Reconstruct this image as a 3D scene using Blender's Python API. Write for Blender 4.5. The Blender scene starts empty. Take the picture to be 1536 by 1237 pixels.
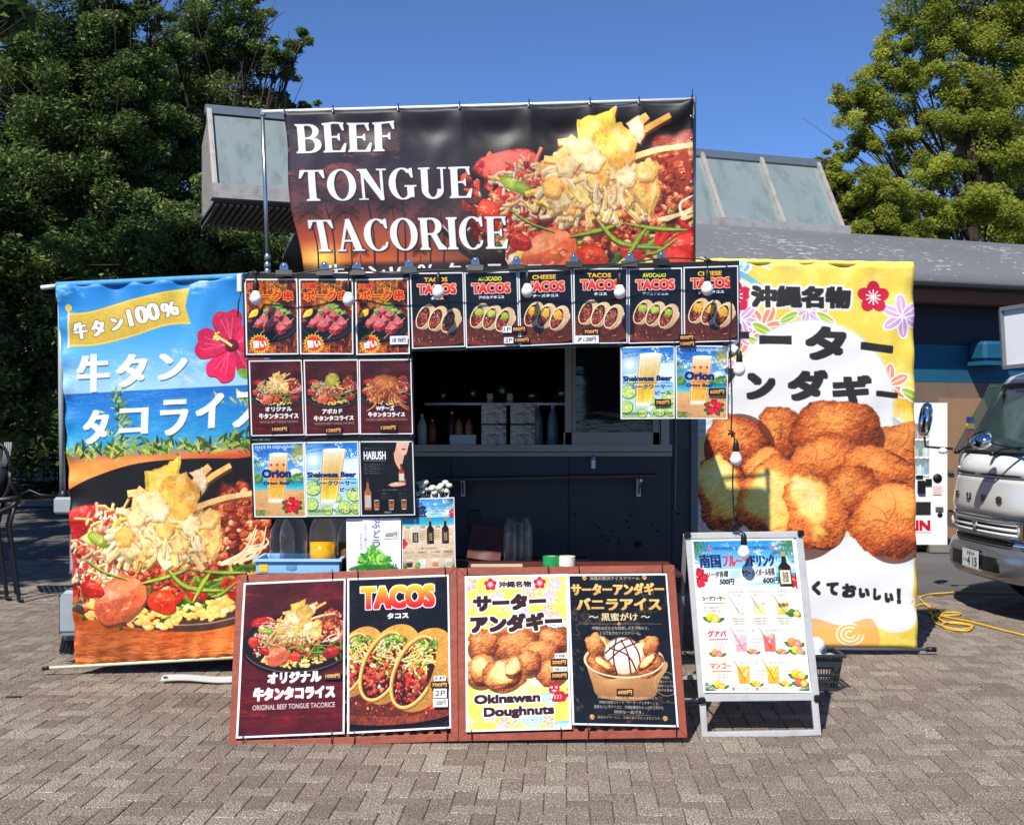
import bpy, math, random
import numpy as np
from mathutils import Vector, Matrix
random.seed(4); np.random.seed(4)
sc = bpy.context.scene
# ------------------------------------------------------------------ camera, sky, sun, exposure
F, HOR, EYE = 1800.0, 632.0, 1.75            # focal length and horizon of the photograph in its pixels, eye height in metres
cam = bpy.data.objects.new('camera', bpy.data.cameras.new('camera')); sc.collection.objects.link(cam); sc.camera = cam
cam.location = (0, 0, EYE); cam.rotation_euler = (math.radians(90), 0, 0)
cam.data.sensor_width = 36; cam.data.lens = 36 * F / 1536; cam.data.shift_y = (HOR - 618.5) / 1536; cam.data.clip_end = 2000
SUN = Vector((.35, .74, -1.0)).normalized()
elev = math.asin(-SUN.z); az = math.atan2(-SUN.x, -SUN.y)          # direction towards the sun, clockwise from +Y
world = bpy.data.worlds.new('World'); sc.world = world; world.use_nodes = True
nt = world.node_tree; nt.nodes.clear(); wo = nt.nodes.new('ShaderNodeOutputWorld'); bg = nt.nodes.new('ShaderNodeBackground'); sky = nt.nodes.new('ShaderNodeTexSky')
sky.sky_type = 'NISHITA'; sky.sun_disc = False; sky.sun_elevation = elev; sky.sun_rotation = az; sky.air_density = 0.5; sky.dust_density = 0.0; sky.ozone_density = 10.0; sky.altitude = 50
bg.inputs['Strength'].default_value = 0.138
nt.links.new(sky.outputs[0], bg.inputs[0]); nt.links.new(bg.outputs[0], wo.inputs[0])
sl = bpy.data.lights.new('sun', 'SUN'); sl.energy = 4.9; sl.angle = math.radians(.53); sl.color = (1, .955, .88)
so = bpy.data.objects.new('sun', sl); sc.collection.objects.link(so); so.rotation_euler = SUN.to_track_quat('-Z', 'Y').to_euler()
sc.view_settings.view_transform = 'Standard'; sc.view_settings.look = 'None'; sc.view_settings.gamma = 1; sc.view_settings.use_curve_mapping = False
sc.view_settings.exposure = 0.45
sc.render.engine = 'CYCLES'; sc.cycles.max_bounces = 8; sc.cycles.transparent_max_bounces = 12; sc.cycles.caustics_reflective = False; sc.cycles.caustics_refractive = False
# ------------------------------------------------------------------ printed artwork, painted in code
RNG = np.random.default_rng(7)
def _fft_noise(n, p, seed):
    r = np.random.default_rng(seed)
    f = np.fft.fft2(r.standard_normal((n, n)))
    k = np.hypot(*np.meshgrid(np.fft.fftfreq(n) * n, np.fft.fftfreq(n) * n)); k[0, 0] = 1e9
    a = np.real(np.fft.ifft2(f / k ** p)); a = (a - a.mean()) / a.std()
    return np.clip(a * 0.22 + 0.5, 0, 1).astype(np.float32)
NF = _fft_noise(512, 0.75, 1); NM = _fft_noise(512, 1.25, 2); NS = _fft_noise(512, 1.9, 3)
def c3(c): return np.array(c, np.float32)[:3] / 255.0
_tcache = {}
def text_tris(s, line=1.0):
    if (s, line) in _tcache: return _tcache[(s, line)]
    cu = bpy.data.curves.new('lettering', 'FONT'); cu.body = s; cu.size = 1; cu.resolution_u = 3; cu.space_line = line
    cu.align_x = 'CENTER'
    ob = bpy.data.objects.new('lettering', cu); bpy.context.scene.collection.objects.link(ob)
    dg = bpy.context.evaluated_depsgraph_get(); me = ob.evaluated_get(dg).to_mesh()
    me.calc_loop_triangles()
    v = np.empty(len(me.vertices) * 3, np.float32); me.vertices.foreach_get('co', v); v = v.reshape(-1, 3)[:, :2]
    t = np.empty(len(me.loop_triangles) * 3, np.int32); me.loop_triangles.foreach_get('vertices', t)
    tr = v[t.reshape(-1, 3)].copy()
    ob.evaluated_get(dg).to_mesh_clear()
    bpy.data.objects.remove(ob); bpy.data.curves.remove(cu)
    a = (tr[:, 1, 0] - tr[:, 0, 0]) * (tr[:, 2, 1] - tr[:, 0, 1]) - (tr[:, 2, 0] - tr[:, 0, 0]) * (tr[:, 1, 1] - tr[:, 0, 1])
    tr[a < 0] = tr[a < 0][:, ::-1]
    tr[:, :, 1] *= -1
    _tcache[(s, line)] = tr
    return tr
def ell(cx, cy, rx, ry, rot=0, n=40, a0=0, a1=360):
    t = np.radians(np.linspace(a0, a1, n, endpoint=(a1 - a0) % 360 != 0)); r = math.radians(rot)
    x, y = np.cos(t) * rx, np.sin(t) * ry
    return np.stack([cx + x * math.cos(r) - y * math.sin(r), cy + x * math.sin(r) + y * math.cos(r)], 1)
def curve(pts, n=14):
    p = np.array(pts, float)
    if len(p) < 3: return np.stack([np.linspace(p[0, i], p[-1, i], n) for i in (0, 1)], 1)
    q = np.vstack([2 * p[0] - p[1], p, 2 * p[-1] - p[-2]]); out = []
    for i in range(1, len(q) - 2):
        for t in np.linspace(0, 1, n, endpoint=False):
            out.append(0.5 * (2 * q[i] + (q[i + 1] - q[i - 1]) * t + (2 * q[i - 1] - 5 * q[i] + 4 * q[i + 1] - q[i + 2]) * t * t + (3 * q[i] - q[i - 1] - 3 * q[i + 1] + q[i + 2]) * t ** 3))
    out.append(p[-1]); return np.array(out)
def ribbon(pts, w0, w1=None, wm=None):
    p = np.array(pts, float); n = len(p); d = np.gradient(p, axis=0); d /= np.maximum(np.linalg.norm(d, axis=1), 1e-6)[:, None]
    nn = np.stack([-d[:, 1], d[:, 0]], 1); t = np.linspace(0, 1, n)
    w1 = w0 if w1 is None else w1
    w = w0 + (w1 - w0) * t
    if wm is not None: w = w * (1 - 4 * t * (1 - t)) + wm * 4 * t * (1 - t)
    return np.vstack([p + nn * w[:, None] / 2, (p - nn * w[:, None] / 2)[::-1]])
class Cv:
    def __init__(s, pw, asp, bg, seed=1):
        s.w = pw; s.h = int(round(pw * asp)); s.k = pw / 100.0; s.H = 100 * asp
        s.a = np.empty((s.h, s.w, 3), np.float32); s.a[:] = c3(bg); s.r = np.random.default_rng(seed)
        s.yy, s.xx = np.mgrid[0:s.h, 0:s.w].astype(np.float32); s.yy /= s.k; s.xx /= s.k
    def vgrad(s, stops):
        y = s.yy[:, :1] / s.H; c = np.stack([np.interp(y, [t[0] for t in stops], [t[1][i] / 255 for t in stops]) for i in range(3)], -1)
        s.a[:] = c
    def nz(s, N, fx, fy=None, seed=0, box=None):
        y0, y1, x0, x1 = box or (0, s.h, 0, s.w); fy = fx if fy is None else fy
        Y = s.yy[y0:y1, :1] * fy + seed * 37.0; X = s.xx[:1, x0:x1] * fx + seed * 91.0; iy = Y.astype(int); ix = X.astype(int); gy = Y - iy; gx = X - ix
        i0, i1, j0, j1 = iy % 512, (iy + 1) % 512, ix % 512, (ix + 1) % 512
        return (N[i0, j0] * (1 - gx) + N[i0, j1] * gx) * (1 - gy) + (N[i1, j0] * (1 - gx) + N[i1, j1] * gx) * gy
    def grain(s, N, fx, fy, col, amt, lo=.4, hi=.7, seed=1, region=None):
        m = np.clip((s.nz(N, fx, fy, seed) - lo) / (hi - lo), 0, 1) * amt
        if region is not None: m = m * region
        s.a += (c3(col) - s.a) * m[..., None]
    def cover(s, edges_xy):
        """edges (n,2,2) in pixels -> coverage, by signed area accumulation"""
        SS = 4; e = edges_xy
        x0 = max(int(np.floor(e[..., 0].min())) - 1, 0); x1 = min(int(np.ceil(e[..., 0].max())) + 2, s.w)
        y0 = max(int(np.floor(e[..., 1].min())) - 1, 0); y1 = min(int(np.ceil(e[..., 1].max())) + 2, s.h)
        if x1 <= x0 or y1 <= y0: return None
        W, H = x1 - x0, (y1 - y0) * SS
        ya = (e[:, 0, 1] - y0) * SS - .5; yb = (e[:, 1, 1] - y0) * SS - .5; sg = np.where(yb > ya, 1.0, -1.0)
        lo = np.ceil(np.minimum(ya, yb)); hi = np.ceil(np.maximum(ya, yb)); lo = np.clip(lo, 0, H); hi = np.clip(hi, 0, H)
        n = (hi - lo).astype(int); idx = np.repeat(np.arange(len(e)), n)
        if len(idx) == 0: return None
        row = (np.arange(len(idx)) - np.repeat(np.cumsum(n) - n, n)) + lo[idx].astype(int)
        t = (row - ya[idx]) / (yb[idx] - ya[idx]); x = e[idx, 0, 0] + t * (e[idx, 1, 0] - e[idx, 0, 0]) - x0
        x = np.clip(x, 0, W - 1e-3); xi = x.astype(int); f = x - xi
        buf = np.bincount(row * (W + 2) + xi, sg[idx] * (1 - f), H * (W + 2)) + np.bincount(row * (W + 2) + xi + 1, sg[idx] * f, H * (W + 2))
        m = np.clip(np.abs(np.cumsum(buf.reshape(H, W + 2), 1)), 0, 1)[:, :W]
        return m.reshape(y1 - y0, SS, W).mean(1).astype(np.float32), (y0, y1, x0, x1)
    def pmask(s, polys):
        es = []
        for p in polys:
            p = np.asarray(p, float) * s.k; x, y = p[:, 0], p[:, 1]
            if np.sum(x * np.roll(y, -1) - np.roll(x, -1) * y) < 0: p = p[::-1]
            es.append(np.stack([p, np.roll(p, -1, 0)], 1))
        return s.cover(np.concatenate(es))
    def put(s, m, box, col, alpha=1.0):
        y0, y1, x0, x1 = box; r = s.a[y0:y1, x0:x1]; col = c3(col) if not isinstance(col, np.ndarray) else col
        r += (col - r) * (m * alpha)[..., None]
    def fill(s, polys, col, alpha=1.0, tex=0.0, f=6.0, grad=None):
        if isinstance(polys, np.ndarray): polys = [polys]
        if not len(polys): return
        q = s.pmask(polys)
        if q is None: return
        m, box = q
        cc = c3(col)[None, None]
        if grad is not None:
            t = np.linspace(0, 1, box[1] - box[0])[:, None, None]; cc = cc * (1 - t) + c3(grad) * t
        if tex: cc = cc * (1 + tex * (s.nz(NF, f * 2, f * 2, int(s.r.integers(99)), box) - .5)[..., None] * 2)
        s.put(m, box, np.clip(cc + np.zeros(m.shape + (1,), np.float32), 0, 1), alpha)
    def line(s, pts, w, col, alpha=1.0, w1=None, sm=True): s.fill(ribbon(curve(pts) if sm else pts, w, w1), col, alpha)
    def glow(s, cx, cy, rx, ry, col, alpha=1.0, p=2):
        m = np.clip(1 - np.hypot((s.xx - cx) / rx, (s.yy - cy) / ry), 0, 1) ** p * alpha
        s.a += (c3(col) - s.a) * m[..., None]
    def blob(s, cx, cy, rx, ry, rot=0, col=(200, 100, 50), dark=None, light=None, rough=.15, f=6, bump=.5, spec=0, soft=.12, alpha=1, sq=2.0, sh=.5):
        k = s.k; R = max(rx, ry) * 1.25
        x0, x1 = max(int((cx - R) * k), 0), min(int((cx + R) * k) + 1, s.w); y0, y1 = max(int((cy - R) * k), 0), min(int((cy + R) * k) + 1, s.h)
        if x1 <= x0 + 2 or y1 <= y0 + 2: return
        box = (y0, y1, x0, x1); X = s.xx[y0:y1, x0:x1] - cx; Y = s.yy[y0:y1, x0:x1] - cy; a = math.radians(rot); sd = int(s.r.integers(999))
        u = (X * math.cos(a) + Y * math.sin(a)) / rx; v = (-X * math.sin(a) + Y * math.cos(a)) / ry
        n1 = s.nz(NM, f, f, sd, box); n2 = s.nz(NF, f * 2.3, f * 2.3, sd + 5, box)
        r = (np.abs(u) ** sq + np.abs(v) ** sq) ** (1 / sq) + rough * (s.nz(NS, f * 2.2, f * 2.2, sd + 9, box) - .5) * 2.4 + rough * .4 * (n1 - .5)
        m = np.clip((1 - r) / soft, 0, 1) * alpha
        h = np.sqrt(np.clip(1 - r * r, 0, 1)); g = np.gradient(n1 * bump * 3 + n2 * bump * .5)
        wv = (X * .35 + Y * .75) / max(rx, ry)
        L = .2 + .52 * h - sh * wv * h + np.clip((g[0] * .8 + g[1] * .35) * -2.5, -.3, .3) + (n2 - .5) * bump * .55 + (n1 - .5) * bump * .7
        L = np.clip(L, 0, 1)[..., None]; cm = c3(col); cd = c3(dark) if dark else cm * .3; cl = c3(light) if light else np.clip(cm * 1.35 + .08, 0, 1)
        C = np.where(L < .5, cd + (cm - cd) * L * 2, cm + (cl - cm) * (L - .5) * 2)
        if spec: C = C + np.clip((n1 * .8 + n2 * .25 + L[..., 0] * .3 - .86) * 7, 0, 1)[..., None] * spec
        s.put(m, box, np.clip(C, 0, 1).astype(np.float32))
    def scatter(s, cx, cy, rx, ry, n, cols, lo, hi, asp=1.6, rot=0, alpha=1.0):
        """loose chopped bits: little polygons with a lit top"""
        r = s.r; a = r.random(n) * 6.283; q = np.sqrt(r.random(n)); X = np.cos(a) * q * rx; Y = np.sin(a) * q * ry; t0 = math.radians(rot)
        X, Y = cx + X * math.cos(t0) - Y * math.sin(t0), cy + X * math.sin(t0) + Y * math.cos(t0)
        o = np.argsort(r.random(n)); per = max(1, n // (len(cols) * 4))
        for i in range(0, n, per):
            c = cols[int(r.integers(len(cols)))]; ps = []
            for j in o[i:i + per]:
                z = r.uniform(lo, hi); m = r.integers(5, 8); t = np.sort(r.random(m) * 6.283); b = r.random() * 6.283
                px = np.cos(t) * z * asp * r.uniform(.8, 1.2, m); py = np.sin(t) * z * r.uniform(.8, 1.2, m)
                ps.append(np.stack([X[j] + px * math.cos(b) - py * math.sin(b), Y[j] + px * math.sin(b) + py * math.cos(b)], 1))
            dk = tuple(v * .45 for v in c); s.fill([p + (hi * .18, hi * .3) for p in ps], dk, .7 * alpha); s.fill(ps, c, alpha, tex=.5)
            s.fill([p.mean(0) + (p - p.mean(0)) * .5 - (hi * .1, hi * .25) for p in ps], tuple(min(255, v * 1.25 + 25) for v in c), .6 * alpha)
    def strips(s, cx, cy, rx, ry, n, cols, ln, w, rot=0, curl=.4, spread=60, alpha=1.0):
        r = s.r
        for i in range(n):
            a = r.random() * 6.283; q = math.sqrt(r.random()); x = cx + math.cos(a) * q * rx; y = cy + math.sin(a) * q * ry
            t = math.radians(rot + r.uniform(-spread, spread)); L = ln * r.uniform(.6, 1.2) / 2; dx, dy = math.cos(t) * L, math.sin(t) * L; k = r.uniform(-curl, curl)
            p = curve([(x - dx, y - dy), (x - dy * k, y + dx * k), (x + dx, y + dy)], 6); c = cols[int(r.integers(len(cols)))]; ww = w * r.uniform(.7, 1.3)
            s.fill(ribbon(p + (w * .25, w * .45), ww), tuple(v * .4 for v in c), .55 * alpha)
            s.fill(ribbon(p, ww * .8, ww), c, alpha, tex=.25); s.fill(ribbon(p + (w * .05, w * .28), ww * .4), tuple(v * .72 for v in c), .6 * alpha); s.fill(ribbon(p - (w * .08, w * .22), ww * .3), tuple(min(255, v * 1.15 + 15) for v in c), .5 * alpha)
    def _dil(s, m, rx, ry, sq=True):
        """grow a mask: square corners for lettering, near round for outlines"""
        if rx <= 0 and ry <= 0: return m
        P = int(max(rx, ry)) + 2; q = np.pad(m, P)
        def ax(z, r, k):
            n = int(r); f = r - n; o = z
            for i in range(1, n + 1): o = np.maximum(o, np.maximum(np.roll(z, i, k), np.roll(z, -i, k)))
            if f > .02: o = np.maximum(o, f * np.maximum(np.roll(z, n + 1, k), np.roll(z, -n - 1, k)))
            return o
        if sq: return ax(ax(q, rx, 1), ry, 0)
        k = .42; o = ax(ax(q, rx * k, 1), ry * k, 0)
        return np.maximum(np.maximum(ax(ax(o, rx * (1 - k), 1), ry * .12, 0), ax(ax(o, ry * (1 - k), 0), rx * .12, 1)), ax(ax(q, rx * .72, 1), ry * .72, 0))
    def tmask(s, tri, x0, y0, x1, y1, rot=0, shear=0, arc=0, keep=False):
        mn = tri.reshape(-1, 2).min(0); mx = tri.reshape(-1, 2).max(0); sz = np.maximum(mx - mn, 1e-3)
        kx, ky = (x1 - x0) / sz[0], (y1 - y0) / sz[1]
        if keep: kx = ky = min(kx, ky)
        t = (tri - (mn + mx) / 2) * (kx, ky)
        t[..., 0] -= t[..., 1] * shear
        if arc: t[..., 1] += arc * (t[..., 0] / ((x1 - x0) / 2)) ** 2
        a = math.radians(rot); X = t[..., 0] * math.cos(a) - t[..., 1] * math.sin(a); Y = t[..., 0] * math.sin(a) + t[..., 1] * math.cos(a)
        p = np.stack([X + (x0 + x1) / 2, Y + (y0 + y1) / 2], -1) * s.k
        return s.cover(np.concatenate([np.stack([p[:, i], p[:, (i + 1) % 3]], 1) for i in range(3)]))
    def T(s, txt, x0, y0, x1, y1, col, bold=0, hb=0, out=(), grad=None, rot=0, shear=0, arc=0, alpha=1, line=1.0, shadow=None, keep=False, tri=None):
        """lettering stretched into a box; bold / hb thicken it (all ways / sideways), out = [(colour, width)] outlines"""
        bold *= .6; hb *= .7; x0 += bold + hb; x1 -= bold + hb; y0 += bold; y1 -= bold; out = [(oc, w * .75) for oc, w in out]
        q = s.tmask(text_tris(txt, line) if tri is None else tri, x0, y0, x1, y1, rot, shear, arc, keep)
        if q is None: return
        m, (a, b, c, d) = q; P = int((bold + hb + max([0] + [w for _, w in out]) + (shadow[3] + 1 if shadow else 0)) * s.k * 1.2) + 8
        M = np.zeros((s.h + 2 * P, s.w + 2 * P), np.float32)[a:b + 2 * P, c:d + 2 * P]; M[P:P + b - a, P:P + d - c] = m
        big = lambda w, w2: s._dil(M, w, w2)
        def crop(Z):
            o = (Z.shape[0] - (b - a)) // 2; o2 = (Z.shape[1] - (d - c)) // 2
            y0, x0 = a - o, c - o2; cy, cx = max(0, -y0), max(0, -x0); Y1, X1 = min(s.h, y0 + Z.shape[0]), min(s.w, x0 + Z.shape[1])
            return Z[cy:Y1 - y0, cx:X1 - x0], (y0 + cy, Y1, x0 + cx, X1)
        base = big((bold + hb) * s.k, bold * s.k)
        if shadow:
            sc, dx, dy, w = shadow; mm, bx = crop(np.roll(np.roll(big((bold + w) * s.k, (bold + w) * s.k), int(dy * s.k), 0), int(dx * s.k), 1)); s.put(mm, bx, sc, .7)
        for oc, w in out:
            mm, bx = crop(s._dil(big((bold + hb) * s.k, bold * s.k), w * s.k, w * s.k, False)); s.put(mm, bx, oc, alpha)
        mm, bx = crop(base); cc = c3(col)[None, None]
        if grad is not None:
            t = np.clip((np.arange(bx[0], bx[1]) - a) / max(b - a, 1), 0, 1)[:, None, None]; cc = cc * (1 - t) + c3(grad) * t
        s.put(mm, bx, (cc + np.zeros(mm.shape + (1,), np.float32)).astype(np.float32), alpha)
    def photo(s, amt=.35, warm=(1.05, 1.0, .9), blur=1, region=None, f=.5):
        """one soft lens blur and large soft light patches, as a printed photograph has"""
        o = s.a
        for _ in range(blur): o = (np.roll(o, 1, 0) + np.roll(o, -1, 0) + np.roll(o, 1, 1) + np.roll(o, -1, 1) + 2 * o) / 6
        L = 1 + amt * 2 * (s.nz(NS, f * 2, f * 3, 17) - .5) + amt * (s.nz(NM, f * 6, f * 6, 5) - .5); g = o.mean(-1, keepdims=True); o = g + (o - g) * 1.12
        o = np.clip(o * L[..., None] * np.array(warm, np.float32), 0, 1)
        m = 1.0 if region is None else region[..., None]; s.a = (s.a * (1 - m) + o * m).astype(np.float32)
    def border(s, w, col=(238, 238, 236)):
        m = ((s.xx < w) | (s.xx > 100 - w) | (s.yy < w) | (s.yy > s.H - w)).astype(np.float32); s.a += (c3(col) - s.a) * m[..., None]
    def image(s, name):
        im = bpy.data.images.new(name, s.w, s.h); px = np.ones((s.h, s.w, 4), np.float32); px[..., :3] = np.clip(s.a[::-1], 0, 1)
        im.pixels.foreach_set(px.ravel()); im.update(); im.pack(); return im

# a heavy serif alphabet, drawn as outlines, for the big banner
def serif_tris(txt, gap=.09):
    def box(x0, y0, x1, y1): return [(x0, y0), (x1, y0), (x1, y1), (x0, y1)]
    S = .17; th = .045
    def stem(x, y0=0, y1=1, l=.055, r=.055): return [box(x, y0, x + S, y1)] + ([[(x - l, y0), (x + S + r, y0), (x + S + r, y0 + .03), (x + S, y0 + .075), (x, y0 + .075), (x - l, y0 + .03)]] if y0 == 0 else []) + ([[(x - l, y1), (x - l, y1 - .03), (x, y1 - .075), (x + S, y1 - .075), (x + S + r, y1 - .03), (x + S + r, y1)]] if y1 == 1 else [])
    def ring(cx, cy, rx, ry, wx, wy, a0=0, a1=360, n=36):
        o = ell(cx, cy, rx, ry, 0, n, a0, a1); i = ell(cx, cy, rx - wx, ry - wy, 0, n, a0, a1)
        return [[tuple(o[k]), tuple(o[(k + 1) % n]), tuple(i[(k + 1) % n]), tuple(i[k])] for k in range(n if (a1 - a0) >= 360 else n - 1)]
    G = {}
    bars = lambda w: [box(.1, 1 - th, w, 1), [(w - .03, 1), (w - .11, 1 - th), (w - .035, 1 - .26), (w, 1 - .26)], box(.15, .485, w - .13, .485 + th), [(w - .12, .37), (w - .2, .5), (w - .12, .64)]]
    G['E'] = (.62, stem(.055) + bars(.57) + [box(.1, 0, .57, th), [(.57, 0), (.62, .29), (.585, .29), (.46, th)]])
    G['F'] = (.58, stem(.055) + bars(.57))
    G['T'] = (.68, stem(.255, l=.09, r=.09)[:2] + [box(.03, 1 - th, .65, 1), [(.03, 1), (.0, .74), (.035, .74), (.14, 1 - th)], [(.65, 1), (.68, .74), (.645, .74), (.54, 1 - th)]])
    G['I'] = (.29, stem(.06, l=.06, r=.06))
    G['O'] = (.76, ring(.38, .5, .38, .515, .17, .035))
    G['C'] = (.68, ring(.37, .5, .37, .515, .17, .035, 48, 312) + [[(.64, 1), (.60, 1), (.53, .93), (.62, .70), (.655, .70)], [(.66, .26), (.61, .26), (.55, .08), (.62, .13)]])
    G['G'] = (.76, ring(.37, .5, .37, .515, .17, .035, 48, 312) + [[(.64, 1), (.60, 1), (.53, .93), (.62, .70), (.655, .70)]] + [box(.5, .06, .67, .42), box(.43, .4, .74, .44)])
    G['B'] = (.68, stem(.055, r=0) + [box(.1, 1 - th, .36, 1), box(.1, .49, .38, .49 + th), box(.1, 0, .38, th)] + ring(.35, .755, .26, .245, .15, th, 270, 450, 16) + ring(.37, .265, .3, .265, .165, th, 270, 450, 16))
    G['R'] = (.72, stem(.055, r=.055) + [box(.1, 1 - th, .36, 1), box(.1, .47, .38, .47 + th)] + ring(.36, .735, .27, .265, .16, th, 270, 450, 16) + [[(.32, .49), (.48, .49), (.66, .04), (.74, .04), (.74, 0), (.53, 0)]])
    G['A'] = (.74, [[(.33, 1.02), (.42, 1.02), (.70, .03), (.51, .03), (.32, .78)], [(.33, 1.02), (.36, .93), (.12, .03), (.065, .03)], box(.17, .30, .55, .30 + th), box(.0, 0, .22, .035), box(.44, 0, .76, .035)])
    G['N'] = (.78, [box(.1, 0, .155, 1), box(.62, 0, .675, 1), [(.03, 1), (.25, 1), (.675, .12), (.675, -.02), (.6, -.02), (.1, .93)], box(.0, .0, .25, .035), box(.53, .965, .78, 1), box(.0, .965, .2, 1)])
    G['U'] = (.76, [box(.07, .3, .24, 1), box(.61, .3, .66, 1), box(.0, .965, .3, 1), box(.52, .965, .75, 1)] + ring(.365, .3, .295, .315, .16, .05, 180, 360, 18))
    # (ring for U lies below y=.3 because y points up in these glyph boxes)
    x = 0; tr = []
    for ch in txt:
        w, polys = G[ch]
        for p in polys:
            p = np.array(p) * (1, -1) + (x, 0)
            for i in range(1, len(p) - 1): tr.append([p[0], p[i], p[i + 1]])
        x += w + gap
    tr = np.array(tr); a = (tr[:, 1, 0] - tr[:, 0, 0]) * (tr[:, 2, 1] - tr[:, 0, 1]) - (tr[:, 2, 0] - tr[:, 0, 0]) * (tr[:, 1, 1] - tr[:, 0, 1])
    tr[a < 0] = tr[a < 0][:, ::-1]; return tr
# ------------------------------------------------------------------ helpers
C = sc.collection
def P(px, py, d): return Vector(((px - 768) * d / F, d, EYE - (py - HOR) * d / F))
def srgb(c): return tuple(((v / 255) / 12.92 if v / 255 <= .04045 else ((v / 255 + .055) / 1.055) ** 2.4) for v in c[:3]) + (1,)
MATS = {}
def mat(name, col, rough=.6, metal=0, vary=.12, scale=8, bump=0, bscale=60, spec=.5, trans=0, alpha=1, attr=None, stretch=(1, 1, 1), coat=0, dirt=None, dscale=3, damt=.5, ior=1.45):
    if name in MATS: return MATS[name]
    m = bpy.data.materials.new(name); m.use_nodes = True; t = m.node_tree; b = t.nodes['Principled BSDF']; N = t.nodes.new; L = t.links.new
    b.inputs['Roughness'].default_value = rough; b.inputs['Metallic'].default_value = metal; b.inputs['Specular IOR Level'].default_value = spec; b.inputs['IOR'].default_value = ior
    b.inputs['Transmission Weight'].default_value = trans; b.inputs['Alpha'].default_value = alpha; b.inputs['Coat Weight'].default_value = coat
    c = srgb(col) if max(col[:3]) > 1 else tuple(col[:3]) + (1,)
    tc = N('ShaderNodeTexCoord'); mp = N('ShaderNodeMapping'); mp.inputs['Scale'].default_value = stretch; L(tc.outputs['Object'], mp.inputs[0])
    nz = N('ShaderNodeTexNoise'); nz.inputs['Scale'].default_value = scale; nz.inputs['Detail'].default_value = 6; L(mp.outputs[0], nz.inputs[0])
    mx = N('ShaderNodeMix'); mx.data_type = 'RGBA'; mx.inputs[6].default_value = tuple(v * (1 - vary) for v in c[:3]) + (1,); mx.inputs[7].default_value = tuple(min(1, v * (1 + vary)) for v in c[:3]) + (1,); L(nz.outputs[0], mx.inputs[0]); out = mx.outputs[2]
    if attr:
        at = N('ShaderNodeAttribute'); at.attribute_name = attr; m2 = N('ShaderNodeMix'); m2.data_type = 'RGBA'; m2.blend_type = 'MULTIPLY'; m2.inputs[0].default_value = 1; L(out, m2.inputs[6]); L(at.outputs['Color'], m2.inputs[7]); out = m2.outputs[2]
    if dirt:
        n2 = N('ShaderNodeTexNoise'); n2.inputs['Scale'].default_value = dscale; n2.inputs['Detail'].default_value = 8; n2.inputs['Roughness'].default_value = .65; L(mp.outputs[0], n2.inputs[0]); r = N('ShaderNodeValToRGB'); r.color_ramp.elements[0].position = .48; r.color_ramp.elements[1].position = .68; L(n2.outputs[0], r.inputs[0]); mu = N('ShaderNodeMath'); mu.operation = 'MULTIPLY'; mu.inputs[1].default_value = damt; L(r.outputs[0], mu.inputs[0])
        m3 = N('ShaderNodeMix'); m3.data_type = 'RGBA'; L(mu.outputs[0], m3.inputs[0]); L(out, m3.inputs[6]); m3.inputs[7].default_value = srgb(dirt); out = m3.outputs[2]
    L(out, b.inputs['Base Color'])
    if bump:
        n3 = N('ShaderNodeTexNoise'); n3.inputs['Scale'].default_value = bscale; n3.inputs['Detail'].default_value = 4; L(mp.outputs[0], n3.inputs[0]); bp = N('ShaderNodeBump'); bp.inputs['Strength'].default_value = bump; bp.inputs['Distance'].default_value = .01; L(n3.outputs[0], bp.inputs['Height']); L(bp.outputs[0], b.inputs['Normal'])
    MATS[name] = m; return m
def print_mat(name, im, rough=.35, weave=0, gain=.86, wr=0):
    m = bpy.data.materials.new(name); m.use_nodes = True; t = m.node_tree; b = t.nodes['Principled BSDF']; N = t.nodes.new; L = t.links.new
    uv = N('ShaderNodeUVMap'); ti = N('ShaderNodeTexImage'); ti.image = im; ti.extension = 'EXTEND'; L(uv.outputs[0], ti.inputs[0])
    mx = N('ShaderNodeMix'); mx.data_type = 'RGBA'; mx.blend_type = 'MULTIPLY'; mx.inputs[0].default_value = 1; L(ti.outputs[0], mx.inputs[6]); mx.inputs[7].default_value = (gain, gain, gain, 1); L(mx.outputs[2], b.inputs['Base Color'])
    b.inputs['Roughness'].default_value = rough; b.inputs['Specular IOR Level'].default_value = .4
    tc = N('ShaderNodeTexCoord'); nz = N('ShaderNodeTexNoise'); nz.inputs['Scale'].default_value = 5; nz.inputs['Detail'].default_value = 3; L(tc.outputs['Object'], nz.inputs[0])
    bp = N('ShaderNodeBump'); bp.inputs['Strength'].default_value = .18 + wr; bp.inputs['Distance'].default_value = .008 + wr * .03; L(nz.outputs[0], bp.inputs['Height'])
    if weave:
        mp = N('ShaderNodeMapping'); mp.inputs['Scale'].default_value = (3, 3, 60); L(tc.outputs['Object'], mp.inputs[0]); n2 = N('ShaderNodeTexNoise'); n2.inputs['Scale'].default_value = 1; n2.inputs['Detail'].default_value = 4; L(mp.outputs[0], n2.inputs[0]); b2 = N('ShaderNodeBump'); b2.inputs['Strength'].default_value = weave; b2.inputs['Distance'].default_value = .006; L(n2.outputs[0], b2.inputs['Height']); L(bp.outputs[0], b2.inputs['Normal']); bp = b2
    L(bp.outputs[0], b.inputs['Normal']); return m
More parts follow.
